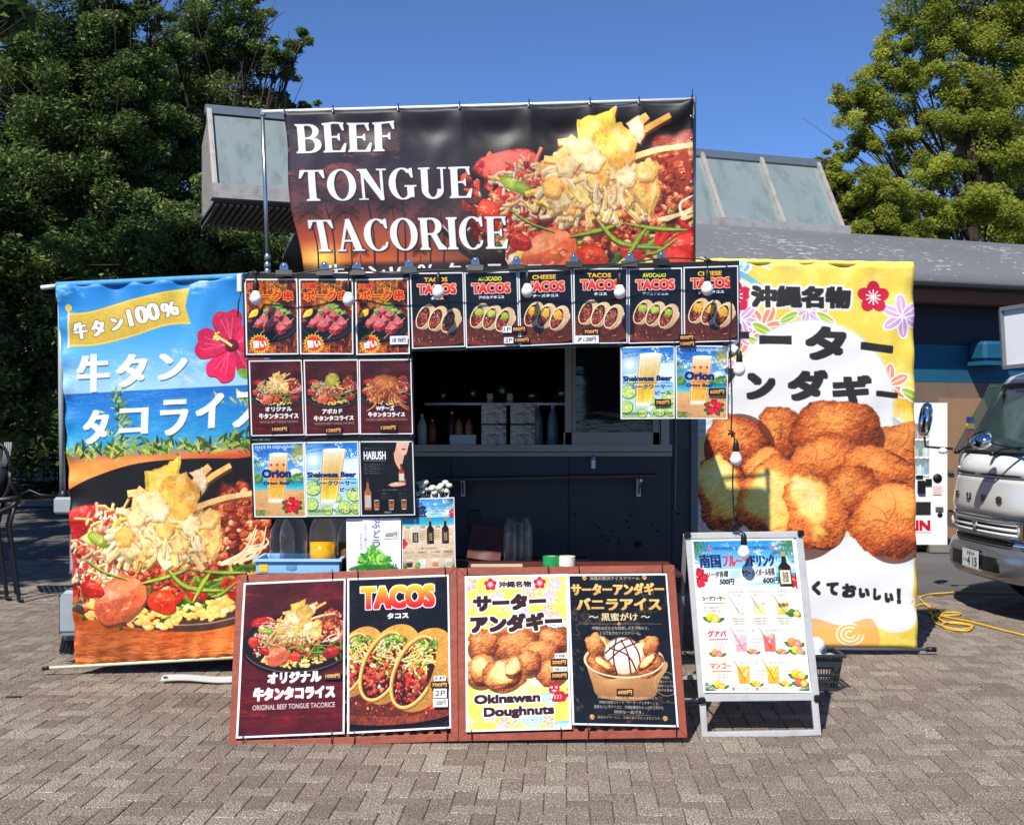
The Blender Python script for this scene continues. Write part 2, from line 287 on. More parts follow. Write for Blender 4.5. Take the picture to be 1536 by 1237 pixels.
def clear_mat(name, body):
    # thin clear plastic: mostly see-through, mirror-like at grazing angles, a little milky
    if name in MATS: return MATS[name]
    m = bpy.data.materials.new(name); m.use_nodes = True; t = m.node_tree; t.nodes.remove(t.nodes['Principled BSDF']); N = t.nodes.new; L = t.links.new
    tr = N('ShaderNodeBsdfTransparent'); tr.inputs[0].default_value = (.95, .97, .97, 1); gl = N('ShaderNodeBsdfGlossy'); gl.inputs['Roughness'].default_value = .08; df = N('ShaderNodeBsdfTranslucent'); df.inputs[0].default_value = (.8, .82, .82, 1)
    lw = N('ShaderNodeLayerWeight'); lw.inputs[0].default_value = .25; nz = N('ShaderNodeTexNoise'); nz.inputs['Scale'].default_value = 30; tc = N('ShaderNodeTexCoord'); L(tc.outputs['Object'], nz.inputs[0]); bp = N('ShaderNodeBump'); bp.inputs['Strength'].default_value = .15; L(nz.outputs[0], bp.inputs['Height']); L(bp.outputs[0], gl.inputs['Normal'])
    a = N('ShaderNodeMixShader'); a.inputs[0].default_value = body; L(tr.outputs[0], a.inputs[1]); L(df.outputs[0], a.inputs[2]); b = N('ShaderNodeMixShader'); L(lw.outputs['Facing'], b.inputs[0]); pw = N('ShaderNodeMath'); pw.operation = 'POWER'; L(lw.outputs['Facing'], pw.inputs[0]); pw.inputs[1].default_value = 1.6; L(pw.outputs[0], b.inputs[0]); L(a.outputs[0], b.inputs[1]); L(gl.outputs[0], b.inputs[2]); L(b.outputs[0], t.nodes['Material Output'].inputs[0]); MATS[name] = m; return m
class MB:
    def __init__(s): s.v = []; s.f = []; s.uv = {}; s.mi = []; s.sm = []; s.cur = 0; s.smooth = False
    def _add(s, vs, fs, uvs=None):
        o = len(s.v); s.v += [tuple(v) for v in vs]
        for i, f in enumerate(fs):
            s.f.append(tuple(o + j for j in f)); s.mi.append(s.cur); s.sm.append(s.smooth)
            if uvs: s.uv[len(s.f) - 1] = [uvs[j] for j in f]
        return s
    def box(s, c, size, rot=None, ch=0):
        c = Vector(c); hx, hy, hz = (v / 2 for v in size); R = rot if rot is not None else Matrix.Identity(3)
        if ch and ch * 2 < min(size):
            pts = []; fs = []
            for sx in (-1, 1):
                for sy in (-1, 1):
                    for sz in (-1, 1):
                        pts += [(sx * hx, sy * (hy - ch), sz * (hz - ch)), (sx * (hx - ch), sy * hy, sz * (hz - ch)), (sx * (hx - ch), sy * (hy - ch), sz * hz)]
            I = lambda a, b, c_, k: ((a * 2 + b) * 2 + c_) * 3 + k
            fs += [(I(0,0,0,0),I(0,0,1,0),I(0,1,1,0),I(0,1,0,0)),(I(1,0,0,0),I(1,1,0,0),I(1,1,1,0),I(1,0,1,0)),(I(0,0,0,1),I(1,0,0,1),I(1,0,1,1),I(0,0,1,1)),(I(0,1,0,1),I(0,1,1,1),I(1,1,1,1),I(1,1,0,1)),(I(0,0,0,2),I(0,1,0,2),I(1,1,0,2),I(1,0,0,2)),(I(0,0,1,2),I(1,0,1,2),I(1,1,1,2),I(0,1,1,2))]
            for a in (0, 1):
                for b in (0, 1):
                    fs += [(I(a,b,0,0),I(a,b,0,1),I(a,b,1,1),I(a,b,1,0)) if a ^ b else (I(a,b,0,1),I(a,b,0,0),I(a,b,1,0),I(a,b,1,1)), (I(a,0,b,0),I(a,0,b,2),I(a,1,b,2),I(a,1,b,0)), (I(0,a,b,1),I(0,a,b,2),I(1,a,b,2),I(1,a,b,1))]
                    fs += [(I(a,b,0,0),I(a,b,0,1),I(a,b,0,2)), (I(a,b,1,0),I(a,b,1,2),I(a,b,1,1))]
            return s._add([c + R @ Vector(p) for p in pts], fs)
        pts = [c + R @ Vector((x * hx, y * hy, z * hz)) for z in (-1, 1) for y in (-1, 1) for x in (-1, 1)]
        return s._add(pts, [(0, 2, 3, 1), (4, 5, 7, 6), (0, 1, 5, 4), (2, 6, 7, 3), (0, 4, 6, 2), (1, 3, 7, 5)])
    def bar(s, a, b, w, h, up=(0, 0, 1), ch=0):
        a, b = Vector(a), Vector(b); x = (b - a); L = x.length; x.normalize(); u = Vector(up); y = u.cross(x)
        if y.length < 1e-4: y = Vector((0, 1, 0)).cross(x)
        y.normalize(); z = x.cross(y); R = Matrix((x, y, z)).transposed(); return s.box((a + b) / 2, (L, w, h), R, ch)
    def tube(s, pts, r, n=8, cap=True, r1=None):
        pts = [Vector(p) for p in pts]; m = len(pts); o = []; sm = s.smooth; s.smooth = True; prev = None
        for i, p in enumerate(pts):
            t = (pts[min(i + 1, m - 1)] - pts[max(i - 1, 0)]).normalized(); ref = prev if prev is not None else (Vector((0, 0, 1)) if abs(t.z) < .9 else Vector((1, 0, 0)))
            u = (ref - t * ref.dot(t)).normalized(); prev = u; w = t.cross(u); rr = r if r1 is None else r + (r1 - r) * i / (m - 1); rr = rr[i] if isinstance(rr, (list, tuple)) else rr
            o += [p + (u * math.cos(2 * math.pi * k / n) + w * math.sin(2 * math.pi * k / n)) * rr for k in range(n)]
        fs = [(i * n + k, i * n + (k + 1) % n, (i + 1) * n + (k + 1) % n, (i + 1) * n + k) for i in range(m - 1) for k in range(n)]
        if cap: fs += [tuple(range(n))[::-1], tuple((m - 1) * n + k for k in range(n))]
        s._add(o, fs); s.smooth = sm; return s
    def lathe(s, c, prof, n=20, axis=(0, 0, 1), sx=1, sy=1):
        c = Vector(c); q = Vector((0, 0, 1)).rotation_difference(Vector(axis)); sm = s.smooth; s.smooth = True; m = len(prof)
        o = [c + q @ Vector((r * math.cos(2 * math.pi * k / n) * sx, r * math.sin(2 * math.pi * k / n) * sy, z)) for r, z in prof for k in range(n)]
        s._add(o, [(i * n + k, i * n + (k + 1) % n, (i + 1) * n + (k + 1) % n, (i + 1) * n + k) for i in range(m - 1) for k in range(n)]); s.smooth = sm; return s
    def prism(s, poly, d):
        d = Vector(d); n = len(poly); poly = [Vector(p) for p in poly]; return s._add(poly + [p + d for p in poly], [tuple(range(n))[::-1], tuple(range(n, 2 * n))] + [(i, (i + 1) % n, n + (i + 1) % n, n + i) for i in range(n)])
    def grid(s, fn, nu, nv, uv=True):
        o = [fn(i / nu, j / nv) for j in range(nv + 1) for i in range(nu + 1)]; uvs = [(i / nu, 1 - j / nv) for j in range(nv + 1) for i in range(nu + 1)]
        return s._add(o, [(j * (nu + 1) + i, (j + 1) * (nu + 1) + i, (j + 1) * (nu + 1) + i + 1, j * (nu + 1) + i + 1) for j in range(nv) for i in range(nu)], uvs if uv else None)
    def build(s, name, mats, parent=None, bevel=0, origin=None):
        me = bpy.data.meshes.new(name); v = np.array(s.v, float)
        if parent is not None: org = np.array(parent['_o'])
        elif origin is not None: org = np.array(origin, float)
        else: org = np.array([(v[:, 0].min() + v[:, 0].max()) / 2, (v[:, 1].min() + v[:, 1].max()) / 2, v[:, 2].min()])
        me.from_pydata((v - org).tolist(), [], s.f)
        for m in (mats if isinstance(mats, (list, tuple)) else [mats]): me.materials.append(m)
        me.polygons.foreach_set('material_index', s.mi); me.polygons.foreach_set('use_smooth', s.sm)
        if s.uv:
            ul = me.uv_layers.new(name='UVMap')
            for fi, u in s.uv.items():
                p = me.polygons[fi]
                for k, li in enumerate(p.loop_indices): ul.data[li].uv = u[k]
        me.update(); o = bpy.data.objects.new(name, me); C.objects.link(o); o['_o'] = [float(q) for q in org]
        if parent is not None: o.parent = parent
        else: o.location = org
        if bevel: b = o.modifiers.new('bevel', 'BEVEL'); b.width = bevel; b.segments = 2; b.limit_method = 'ANGLE'
        return o
def tag(o, label=None, cat=None, group=None, kind=None):
    for k, v in (('label', label), ('category', cat), ('group', group), ('kind', kind)):
        if v: o[k] = v
    return o
def thing(name, label, cat, loc, group=None):
    o = bpy.data.objects.new(name, None); C.objects.link(o); o.location = loc; o['_o'] = [float(v) for v in loc]; o.empty_display_size = .1
    return tag(o, label, cat, group)
def copy_tree(o, parent=None):
    c = o.copy(); C.objects.link(c); c.parent = parent
    for ch in [x for x in bpy.data.objects if x.parent == o]: copy_tree(ch, c)
    return c
rnd = random.Random(11)
def lerp(a, b, t): return a + (b - a) * t
def bil(q, u, v):
    TL, TR, BR, BL = q; return lerp(lerp(TL, TR, u), lerp(BL, BR, u), v)
# ---- food and motifs -------------------------------------------------------------------------
CHEESE = [(252, 226, 150), (246, 205, 110), (255, 238, 190), (240, 190, 90)]
CREAM = [(250, 240, 210), (238, 222, 180), (255, 250, 235)]
GREEN = [(96, 140, 44), (140, 176, 66), (62, 100, 30), (190, 205, 110)]
REDS = [(205, 44, 30), (225, 80, 50), (150, 22, 20), (238, 120, 84)]
MEAT = [(156, 58, 38), (192, 88, 56), (122, 40, 28), (216, 124, 84)]
def flower(c, x, y, r, col=(214, 20, 60), rot=0, n=5, centre=(250, 235, 120), vein=(255, 120, 150), pist=True):
    for i in range(n):
        a = math.radians(rot + i * 360 / n); ux, uy = math.cos(a), math.sin(a)
        p = [(x, y)] + [(x + r * (ux * q - uy * w), y + r * (uy * q + ux * w)) for q, w in ((.35, .26), (.75, .44), (1.0, .28), (.96, .04), (1.03, -.2), (.8, -.42), (.35, -.28))]
        pc = curve(p + [p[0]], 5); c.fill(pc + (0, r * .03), tuple(v * .55 for v in col)); c.fill(pc, tuple(min(255, v * (0.9 + .2 * (i % 2))) for v in col), tex=.25, f=3)
        for w in (-.18, 0, .18): c.line([(x + r * .2 * ux, y + r * .2 * uy), (x + r * (ux * .8 - uy * w), y + r * (uy * .8 + ux * w))], r * .03, vein, .6)
    c.blob(x, y, r * .2, r * .2, col=tuple(v * .4 for v in col))
    if pist:
        c.line([(x, y), (x - r * .2, y - r * .15), (x - r * .45, y - r * .3)], r * .07, centre); c.scatter(x - r * .45, y - r * .3, r * .12, r * .12, 14, [centre, (250, 180, 60)], r * .03, r * .05)
def hib(c, x, y, r, col=(205, 28, 50)):
    for i in range(5):
        a = math.radians(-90 + i * 72); c.fill(ell(x + math.cos(a) * r * .55, y + math.sin(a) * r * .55, r * .5, r * .42, -90 + i * 72), (255, 255, 255) if False else col)
    for i in range(10): a = math.radians(-90 + i * 36); c.line([(x, y), (x + math.cos(a) * r * .5, y + math.sin(a) * r * .5)], r * .09, (255, 240, 240))
    c.fill(ell(x, y, r * .14, r * .14), (255, 240, 200))
def palm_leaf(c, x, y, L, ang, col, n=14, w=1.0, droop=.5):
    a = math.radians(ang); pts = curve([(x, y), (x + math.cos(a) * L * .5, y + math.sin(a) * L * .5), (x + math.cos(a) * L, y + math.sin(a) * L + L * droop * .5)], 8); c.fill(ribbon(pts, w * .5, .1), col)
    m = len(pts)
    for i in range(1, n):
        p = pts[int(i * (m - 1) / n)]; k = L * .35 * math.sin(3.14 * (i + 2) / (n + 3))
        for sd in (-1, 1):
            b = a + sd * .9; q = (p[0] + math.cos(b) * k, p[1] + math.sin(b) * k + k * droop); c.fill(ribbon([tuple(p), ((p[0] + q[0]) / 2, (p[1] + q[1]) / 2 - k * .05), q], w * .5, .05), col)
def palm(c, x, y, h, r, col=(14, 8, 12)):
    c.fill(ribbon(curve([(x, y), (x + h * .04, y - h * .5), (x + h * .0, y - h)], 6), r * .10, r * .06), col)
    for a in range(-200, 40, 30): palm_leaf(c, x, y - h, r * c.r.uniform(.8, 1.1), a, col, 8, r * .07, .5)
def clouds(c, y0, y1, fx=1.2, amt=.9, seed=3, col=(255, 255, 255)):
    m = np.clip((c.nz(NM, fx * 2, fx * 4, seed) - .5) * 5, 0, 1) * np.clip((c.yy - y0) / 4, 0, 1) * np.clip((y1 - c.yy) / 4, 0, 1) * amt
    c.a += (c3(col) - c.a) * m[..., None]
def beach(c, hor, sea, palms=True, sky=((30, 110, 200), (150, 205, 240)), seac=((20, 130, 190), (60, 190, 200)), sand=(232, 198, 150)):
    H = c.H; c.vgrad([(0, sky[0]), (hor / H, sky[1]), (hor / H + .001, seac[0]), (sea / H, seac[1]), (sea / H + .02, sand), (1, tuple(v * .92 for v in sand))])
    clouds(c, -9, hor * .95, .8, .95); c.grain(NF, 6, 30, (255, 255, 255), .4, .62, .8, 4, ((c.yy > hor) & (c.yy < sea)).astype(np.float32))
    c.grain(NF, 4, 14, (150, 90, 40), .45, .5, .75, 6, (c.yy > sea + 3).astype(np.float32))
def bingata(c, seed=1, n=26, sc=1.0):
    r = np.random.default_rng(seed); c.a[:] = c3((246, 214, 84)); c.grain(NM, 6, 6, (255, 236, 130), .7, .4, .7)
    for i in range(n):
        x, y, q = r.uniform(0, 100), r.uniform(0, c.H), r.uniform(6, 11) * sc
        k = i % 4
        if k == 0:
            for j, cc in enumerate(((255, 255, 255), (120, 195, 225), (235, 248, 255), (140, 205, 232), (240, 250, 255), (110, 190, 225))):
                c.fill(ell(x, y, q * (1.25 - j * .2), q * (.8 - j * .13)), cc, .9)
            c.line([(x - q * 2, y + q * .3), (x - q, y - q * .6), (x + q, y - q * .7), (x + q * 2.3, y)], q * .22, (120, 195, 225)); c.line([(x - q * 2, y + q * .6), (x - q, y - q * .3), (x + q, y - q * .4), (x + q * 2.3, y + q * .3)], q * .1, (255, 255, 255))
        else:
            col = ((236, 160, 190), (216, 170, 215), (245, 150, 110))[i % 3]; ro = r.uniform(0, 60)
            for j in range(6):
                a = math.radians(ro + j * 60)
                c.fill(ell(x + math.cos(a) * q * .5, y + math.sin(a) * q * .5, q * .5, q * .26, math.degrees(a)), (255, 255, 255)); c.fill(ell(x + math.cos(a) * q * .5, y + math.sin(a) * q * .5, q * .42, q * .2, math.degrees(a)), col); c.line([(x, y), (x + math.cos(a) * q * .8, y + math.sin(a) * q * .8)], q * .05, (255, 245, 250))
            if k == 1:
                for s_ in (-1, 1):
                    c.fill(ell(x + s_ * q * 1.1, y + q * .5, q * .7, q * .28, s_ * 30), (255, 255, 255)); c.fill(ell(x + s_ * q * 1.1, y + q * .5, q * .6, q * .2, s_ * 30), (170, 200, 60)); c.line([(x + s_ * q * .6, y + q * .3), (x + s_ * q * 1.6, y + q * .75)], q * .06, (235, 245, 160))
def dough(c, x, y, rx, ry, rot=0, inner=False, dark=False):
    """a craggy ball of fried dough; inner = torn open, pale crumb inside a brown rim"""
    fr = 20 / max(rx, 6); q = c.r
    c.fill(ell(x + rx * .08, y + ry * .16, rx * 1.0, ry * .96, rot), (64, 22, 10), .7); base = (172, 84, 38) if dark else (200, 112, 54)
    c.blob(x, y, rx, ry, rot, base, (66, 22, 12), (250, 178, 104), .22, 2.6 * fr, .75, 0, .05, 1, 2.5, .72)
    for i in range(3):
        a = q.uniform(0, 6.28); cr_ = curve([(x + math.cos(a) * rx * .1, y + math.sin(a) * ry * .1), (x + math.cos(a + .5) * rx * .45, y + math.sin(a + .5) * ry * .45), (x + math.cos(a + .25) * rx * .85, y + math.sin(a + .25) * ry * .85)], 5)
        c.fill(ribbon(cr_, rx * .07, rx * .02), (110, 44, 18), .3)
    c.glow(x - rx * .3, y - ry * .5, rx * .5, ry * .32, (255, 200, 130), .45); c.glow(x + rx * .35, y + ry * .55, rx * .6, ry * .5, (70, 24, 8), .5)
    if inner:
        c.blob(x - rx * .08, y - ry * .06, rx * .8, ry * .82, rot, (246, 204, 112), (196, 112, 40), (255, 244, 196), .3, 3.4 * fr, .6, 0, .16, 1, 2.3, .4)
        for i in range(5): c.glow(x + q.uniform(-.4, .4) * rx, y + q.uniform(-.45, .4) * ry, rx * .3, ry * .22, (255, 246, 206) if i % 2 else (226, 156, 66), .5)
def meatpile(c, x, y, rx, ry, n, z, rot=0):
    c.blob(x, y, rx, ry, rot, (110, 38, 24), (40, 10, 8), (170, 80, 54), .25, 7, .8)
    r = c.r
    for i in range(n):
        a = r.random() * 6.28; q = math.sqrt(r.random()) * .92; t = math.radians(rot); X, Y = math.cos(a) * q * rx, math.sin(a) * q * ry
        k = z * r.uniform(.5, 1.1); c.blob(x + X * math.cos(t) - Y * math.sin(t), y + X * math.sin(t) + Y * math.cos(t), k, k * .85, r.uniform(0, 180), MEAT[int(r.integers(4))], (64, 16, 10), (240, 160, 116), .3, 14 / max(z, .5), .8, .3)
def chip(c, pts, col=(246, 206, 96), tex=.3):
    p = np.array(pts); n = len(p); e = []
    for i in range(n):
        a, b = p[i], p[(i + 1) % n]; L = np.hypot(*(b - a)); nn = np.array([b[1] - a[1], a[0] - b[0]]) / max(L, 1e-6)
        for t in np.linspace(0, 1, 6, endpoint=False): e.append(a + (b - a) * t + nn * c.r.normal(0, L * .035))
    e = np.array(e); m = e.mean(0); c.fill(e + (.25, .6), (140, 76, 24), .5); c.fill(e, tuple(v * .9 for v in col), 1, tex, 2, tuple(v * .78 for v in col)); c.fill(m + (e - m) * .8 - (.1, .25), col, .8, tex, 3, tuple(min(255, v * 1.04) for v in col)); R_ = np.abs(e - m).max(0)
    for i in range(5): c.glow(m[0] + c.r.uniform(-.6, .6) * R_[0], m[1] + c.r.uniform(-.6, .6) * R_[1], R_[0] * .35, R_[1] * .3, [(255, 252, 226), (222, 140, 50)][i % 2], .45)
def tomato(c, x, y, rx, ry, rot=0, col=(216, 50, 34)):
    dk = tuple(v * .45 for v in col); a = math.radians(rot); Lc = lambda u, v: (x + u * rx * math.cos(a) - v * ry * math.sin(a), y + u * rx * math.sin(a) + v * ry * math.cos(a))
    q = [Lc(math.cos(t) * k, math.sin(t) * k) for t, k in zip(np.linspace(0, 6.283, 11)[:-1], c.r.uniform(.8, 1.08, 10))]; c.fill(curve([(u + rx * .05, v + ry * .14) for u, v in q] + [(q[0][0] + rx * .05, q[0][1] + ry * .14)], 4), dk, .8); c.fill(curve(q + [q[0]], 4), col, 1, .18, 1.2, tuple(v * .8 for v in col))
    c.fill(curve([Lc(-.8, -.3), Lc(-.3, -.75), Lc(.4, -.7), Lc(.8, -.25), Lc(.2, -.1), Lc(-.3, -.15), Lc(-.8, -.3)], 5), tuple(min(255, v * 1.15 + 40) for v in col), .55, .3, 2)
    c.fill(curve([Lc(-.6, .2), Lc(0, .0), Lc(.6, .25), Lc(.2, .6), Lc(-.4, .55), Lc(-.6, .2)], 5), tuple(v * .78 for v in col), .6, .4, 2)
    for i in range(9): u, v = c.r.uniform(-.6, .6), c.r.uniform(-.6, .5); c.fill(ell(*Lc(u, v), rx * .08, ry * .05, rot), (255, 226, 190), .55)
    c.glow(*Lc(-.25, -.45), rx * .35, ry * .2, (255, 245, 230), .7)
def tacorice(c, cx, cy, s, top='chips', plate=True, det=1.0):
    P = lambda x, y: (cx + x * s, cy + y * s); r = c.r
    if plate:
        c.fill(ell(*P(.05, .16), s * 1.42, s * .80), (16, 12, 12)); c.fill(ell(*P(.05, .12), s * 1.40, s * .77), (58, 44, 40)); c.fill(ell(*P(.05, .10), s * 1.38, s * .75), (30, 22, 22), 1, .3)
        c.fill(ribbon(ell(*P(.05, .12), s * 1.38, s * .74, 0, 40, 20, 160), s * .012), (190, 170, 165), .7)
        c.fill(ribbon(ell(*P(.05, .10), s * 1.2, s * .62, 0, 40, 40, 150), s * .02), (120, 96, 90), .5)
    D = lambda n: int(n * det)
    c.blob(*P(-.86, -.46), s * .3, s * .13, -8, (150, 24, 26), (60, 6, 10), (220, 90, 80), .2, 4, .3, .3)
    c.blob(*P(1.05, -.1), s * .3, s * .35, 20, (96, 26, 26), (30, 6, 8), (190, 100, 90), .2, 5, .6, .3)
    c.strips(*P(.1, .3), s * 1.1, s * .36, D(90), GREEN + REDS[:1], s * .3, s * .045, 0, .5, 80)
    c.scatter(*P(-.7, .1), s * .42, s * .4, D(110), REDS + CREAM, s * .02, s * .05, 1.8)
    c.strips(*P(-.55, -.15), s * .45, s * .38, D(110), CREAM + [(246, 200, 180), (238, 150, 120), (250, 214, 150)], s * .2, s * .03, -25, .4, 70)
    c.scatter(*P(-.6, -.1), s * .4, s * .4, D(50), REDS, s * .015, s * .035)
    for x, y in ((-.82, -.25), (-.7, -.2)): c.blob(*P(x, y), s * .14, s * .07, 30, (110, 150, 40), (40, 70, 10), (220, 230, 150), .2, 5, .3, .3)
    meatpile(c, *P(.82, -.32), s * .34, s * .42, D(70), s * .055, 30)
    meatpile(c, *P(.1, .02), s * .62, s * .27, D(190), s * .05)
    meatpile(c, *P(.1, .3), s * .25, s * .12, D(20), s * .05)
    for i in range(D(80)):
        a = r.uniform(-.85, .75); yy = .52 + .14 * math.cos(a * 2) + r.uniform(-.1, .08); c.blob(*P(a, yy), s * .055, s * .03, r.uniform(-50, 50), (244, 214, 120), (170, 110, 30), (255, 246, 200), .1, 6, .2, .3)
    tomato(c, *P(-.47, .42), s * .33, s * .25, -25, (236, 124, 88)); c.glow(*P(-.6, .36), s * .2, s * .18, (250, 190, 170), .6)
    tomato(c, *P(-.02, .47), s * .17, s * .12, 10, (214, 62, 30))
    tomato(c, *P(.9, .38), s * .24, s * .15, -12, (206, 44, 34))
    tomato(c, *P(-1.08, .05), s * .13, s * .17, 0, (212, 66, 42)); tomato(c, *P(.35, .42), s * .12, s * .07, 0, (190, 40, 26)); tomato(c, *P(-.78, .3), s * .14, s * .09, 20, (190, 40, 30))
    for q in range(D(7)): c.fill(ribbon(curve([P(.6 + r.uniform(0, .3), .12), P(.8 + r.uniform(0, .3), .05 - r.uniform(0, .1)), P(.95 + r.uniform(0, .2), -.22 + r.uniform(-.1, .2))], 6), s * .035, s * .01), CREAM[q % 3])
    for a, b, m, w in (((-.25, .27), (.3, .14), (0, .22), .04), ((.0, .08), (.75, .40), (.25, .33), .045), ((.3, .15), (.9, .22), (.6, .2), .035), ((-.85, .0), (-.4, .22), (-.65, .13), .018), ((.3, .5), (.5, .2), (.42, .3), .05), ((.5, .45), (.8, .3), (.62, .42), .03)):
        c.fill(ribbon(curve([P(a[0], a[1] + .015), P(m[0], m[1] + .015), P(b[0], b[1] + .015)], 8), s * .01, s * .01, s * w * 1.1), (30, 50, 10), .7)
        c.fill(ribbon(curve([P(*a), P(*m), P(*b)], 8), s * .01, s * .01, s * w), (128, 168, 54), 1, .3); c.fill(ribbon(curve([P(*a), P(*m), P(*b)], 8), s * .005, s * .005, s * w * .3), (190, 215, 120), .8)
    if top == 'chips':
        PC = [(255, 240, 190), (254, 226, 150), (255, 246, 212), (248, 208, 120), (252, 216, 160)]
        c.blob(*P(.0, -.25), s * .46, s * .34, 0, (244, 206, 130), (176, 104, 40), (255, 240, 200), .3, 5, .8, .2)
        for cx_, cy_, rx_, ry_, ro_, n_ in ((-.3, -.15, .3, .26, -35, 40), (.28, -.18, .28, .26, 50, 40), (0, -.32, .42, .3, 0, 60), (-.05, -.05, .3, .12, 80, 18)): c.strips(*P(cx_, cy_), s * rx_, s * ry_, D(n_), PC, s * .24, s * .055, ro_, .2, 40)
        chip(c, [P(-.5, -.1), P(-.3, -.34), P(-.04, -.42), P(-.06, -.2), P(-.22, -.02), P(-.4, .05)], (255, 240, 190)); chip(c, [P(.3, -.2), P(.4, -.42), P(.62, -.44), P(.63, -.12), P(.55, .1), P(.44, -.02)], (252, 216, 140))
        for x0, y0, x1, y1, w in ((-.36, -.66, -.08, -.62, .075), (.3, -.6, .74, -.9, .07), (.25, -.45, .98, -.6, .065), (-.5, -.5, -.15, -.36, .06), (.35, -.72, .52, -.9, .09), (-.2, -.72, -.3, -.5, .07), (-.24, .04, -.1, -.28, .075), (.1, -.1, .4, -.3, .06)):
            m_ = ((x0 + x1) / 2 + r.uniform(-.02, .02), (y0 + y1) / 2 - .03); c.fill(ribbon(curve([P(x0, y0 + .03), P(m_[0], m_[1] + .03), P(x1, y1 + .03)], 5), s * w), (150, 84, 30), .55); c.fill(ribbon(curve([P(x0, y0), P(*m_), P(x1, y1)], 5), s * w, s * w * .8), PC[int(r.integers(5))], 1, .12, 3, (240, 200, 130))
        chip(c, [P(-.17, -.88), P(.05, -.93), P(.22, -1.03), P(.2, -.85), P(.26, -.72), P(.05, -.6), P(-.17, -.58)], (254, 232, 110), .15)
        chip(c, [P(-.08, -.58), P(.04, -.8), P(.28, -.86), P(.42, -.62), P(.34, -.42), P(.16, -.2), P(.05, -.16), P(-.02, -.4)], (250, 206, 110), .25); chip(c, [P(-.3, -.64), P(-.05, -.7), P(.06, -.56), P(-.06, -.36), P(-.2, -.4)], (255, 242, 196), .15); chip(c, [P(.3, -.84), P(.44, -.9), P(.5, -.74), P(.44, -.6)], (255, 246, 220), .12); c.strips(*P(-.1, -.3), s * .36, s * .16, D(12), PC, s * .22, s * .04, 15, .3, 50); [chip(c, [P(a - .11, b - .03), P(a + .02, b - .12), P(a + .13, b - .02), P(a + .05, b + .11), P(a - .08, b + .1)], PC[i % 5], .15) for i, (a, b) in enumerate(((-.28, -.42), (.02, -.28), (.3, -.3), (-.42, -.22), (.18, -.12), (-.14, -.12), (.5, -.36), (-.02, -.46)))]; c.strips(*P(.05, -.14), s * .42, s * .1, D(16), PC, s * .18, s * .035, 70, .3, 30)
        for a_, b_ in ((.3, -.7), (.14, -.45), (.3, -.5), (.06, -.3), (-.3, -.2), (.5, -.2), (.1, -.72), (.22, -.6)): c.glow(*P(a_, b_), s * .08, s * .1, (206, 116, 36), .5)
        for a_, b_ in ((.2, -.78), (.0, -.84), (-.1, -.5), (-.3, -.3), (.48, -.3), (.3, -.58)): c.glow(*P(a_, b_), s * .1, s * .07, (255, 252, 232), .7)
    elif top == 'avocado':
        c.strips(*P(.1, -.2), s * .5, s * .2, D(24), CHEESE, s * .3, s * .05, 0, .3, 60)
        c.blob(*P(.05, -.55), s * .36, s * .36, 0, (170, 176, 62), (84, 96, 20), (232, 226, 140), .12, 6, .7); c.strips(*P(.05, -.7), s * .22, s * .16, D(18), [(226, 222, 130), (200, 196, 90)], s * .16, s * .03, 0, .5, 80)
    else:
        c.blob(*P(0, -.15), s * .85, s * .68, 0, (150, 84, 50), (60, 22, 10), (220, 150, 100), .1, 6, .6)
        for q in range(D(90)):
            x = r.uniform(-.75, .75); y = -.75 + abs(x) * .75 + r.uniform(0, 1.1); L = r.uniform(.15, .4); t = r.uniform(-.5, .5) + x
            c.fill(ribbon(curve([P(x, y), P(x + t * .2, y + L * .5), P(x + t * .5, y + L)], 5), s * .045, s * .03), [(226, 136, 76), (240, 168, 104), (206, 110, 60)][q % 3]); c.fill(ribbon(curve([P(x - .01, y), P(x + t * .2 - .01, y + L * .5), P(x + t * .5 - .01, y + L)], 5), s * .012), (255, 214, 160), .7)
def wood(c, base=(74, 24, 22), hi=(132, 44, 38), lo=(34, 10, 12)):
    c.a[:] = c3(base); c.grain(NM, 1.2, 9, hi, .75, .5, .8, 2); c.grain(NF, 1.5, 22, lo, .6, .52, .75, 5); c.grain(NS, 2, 4, lo, .5, .5, .8, 9)
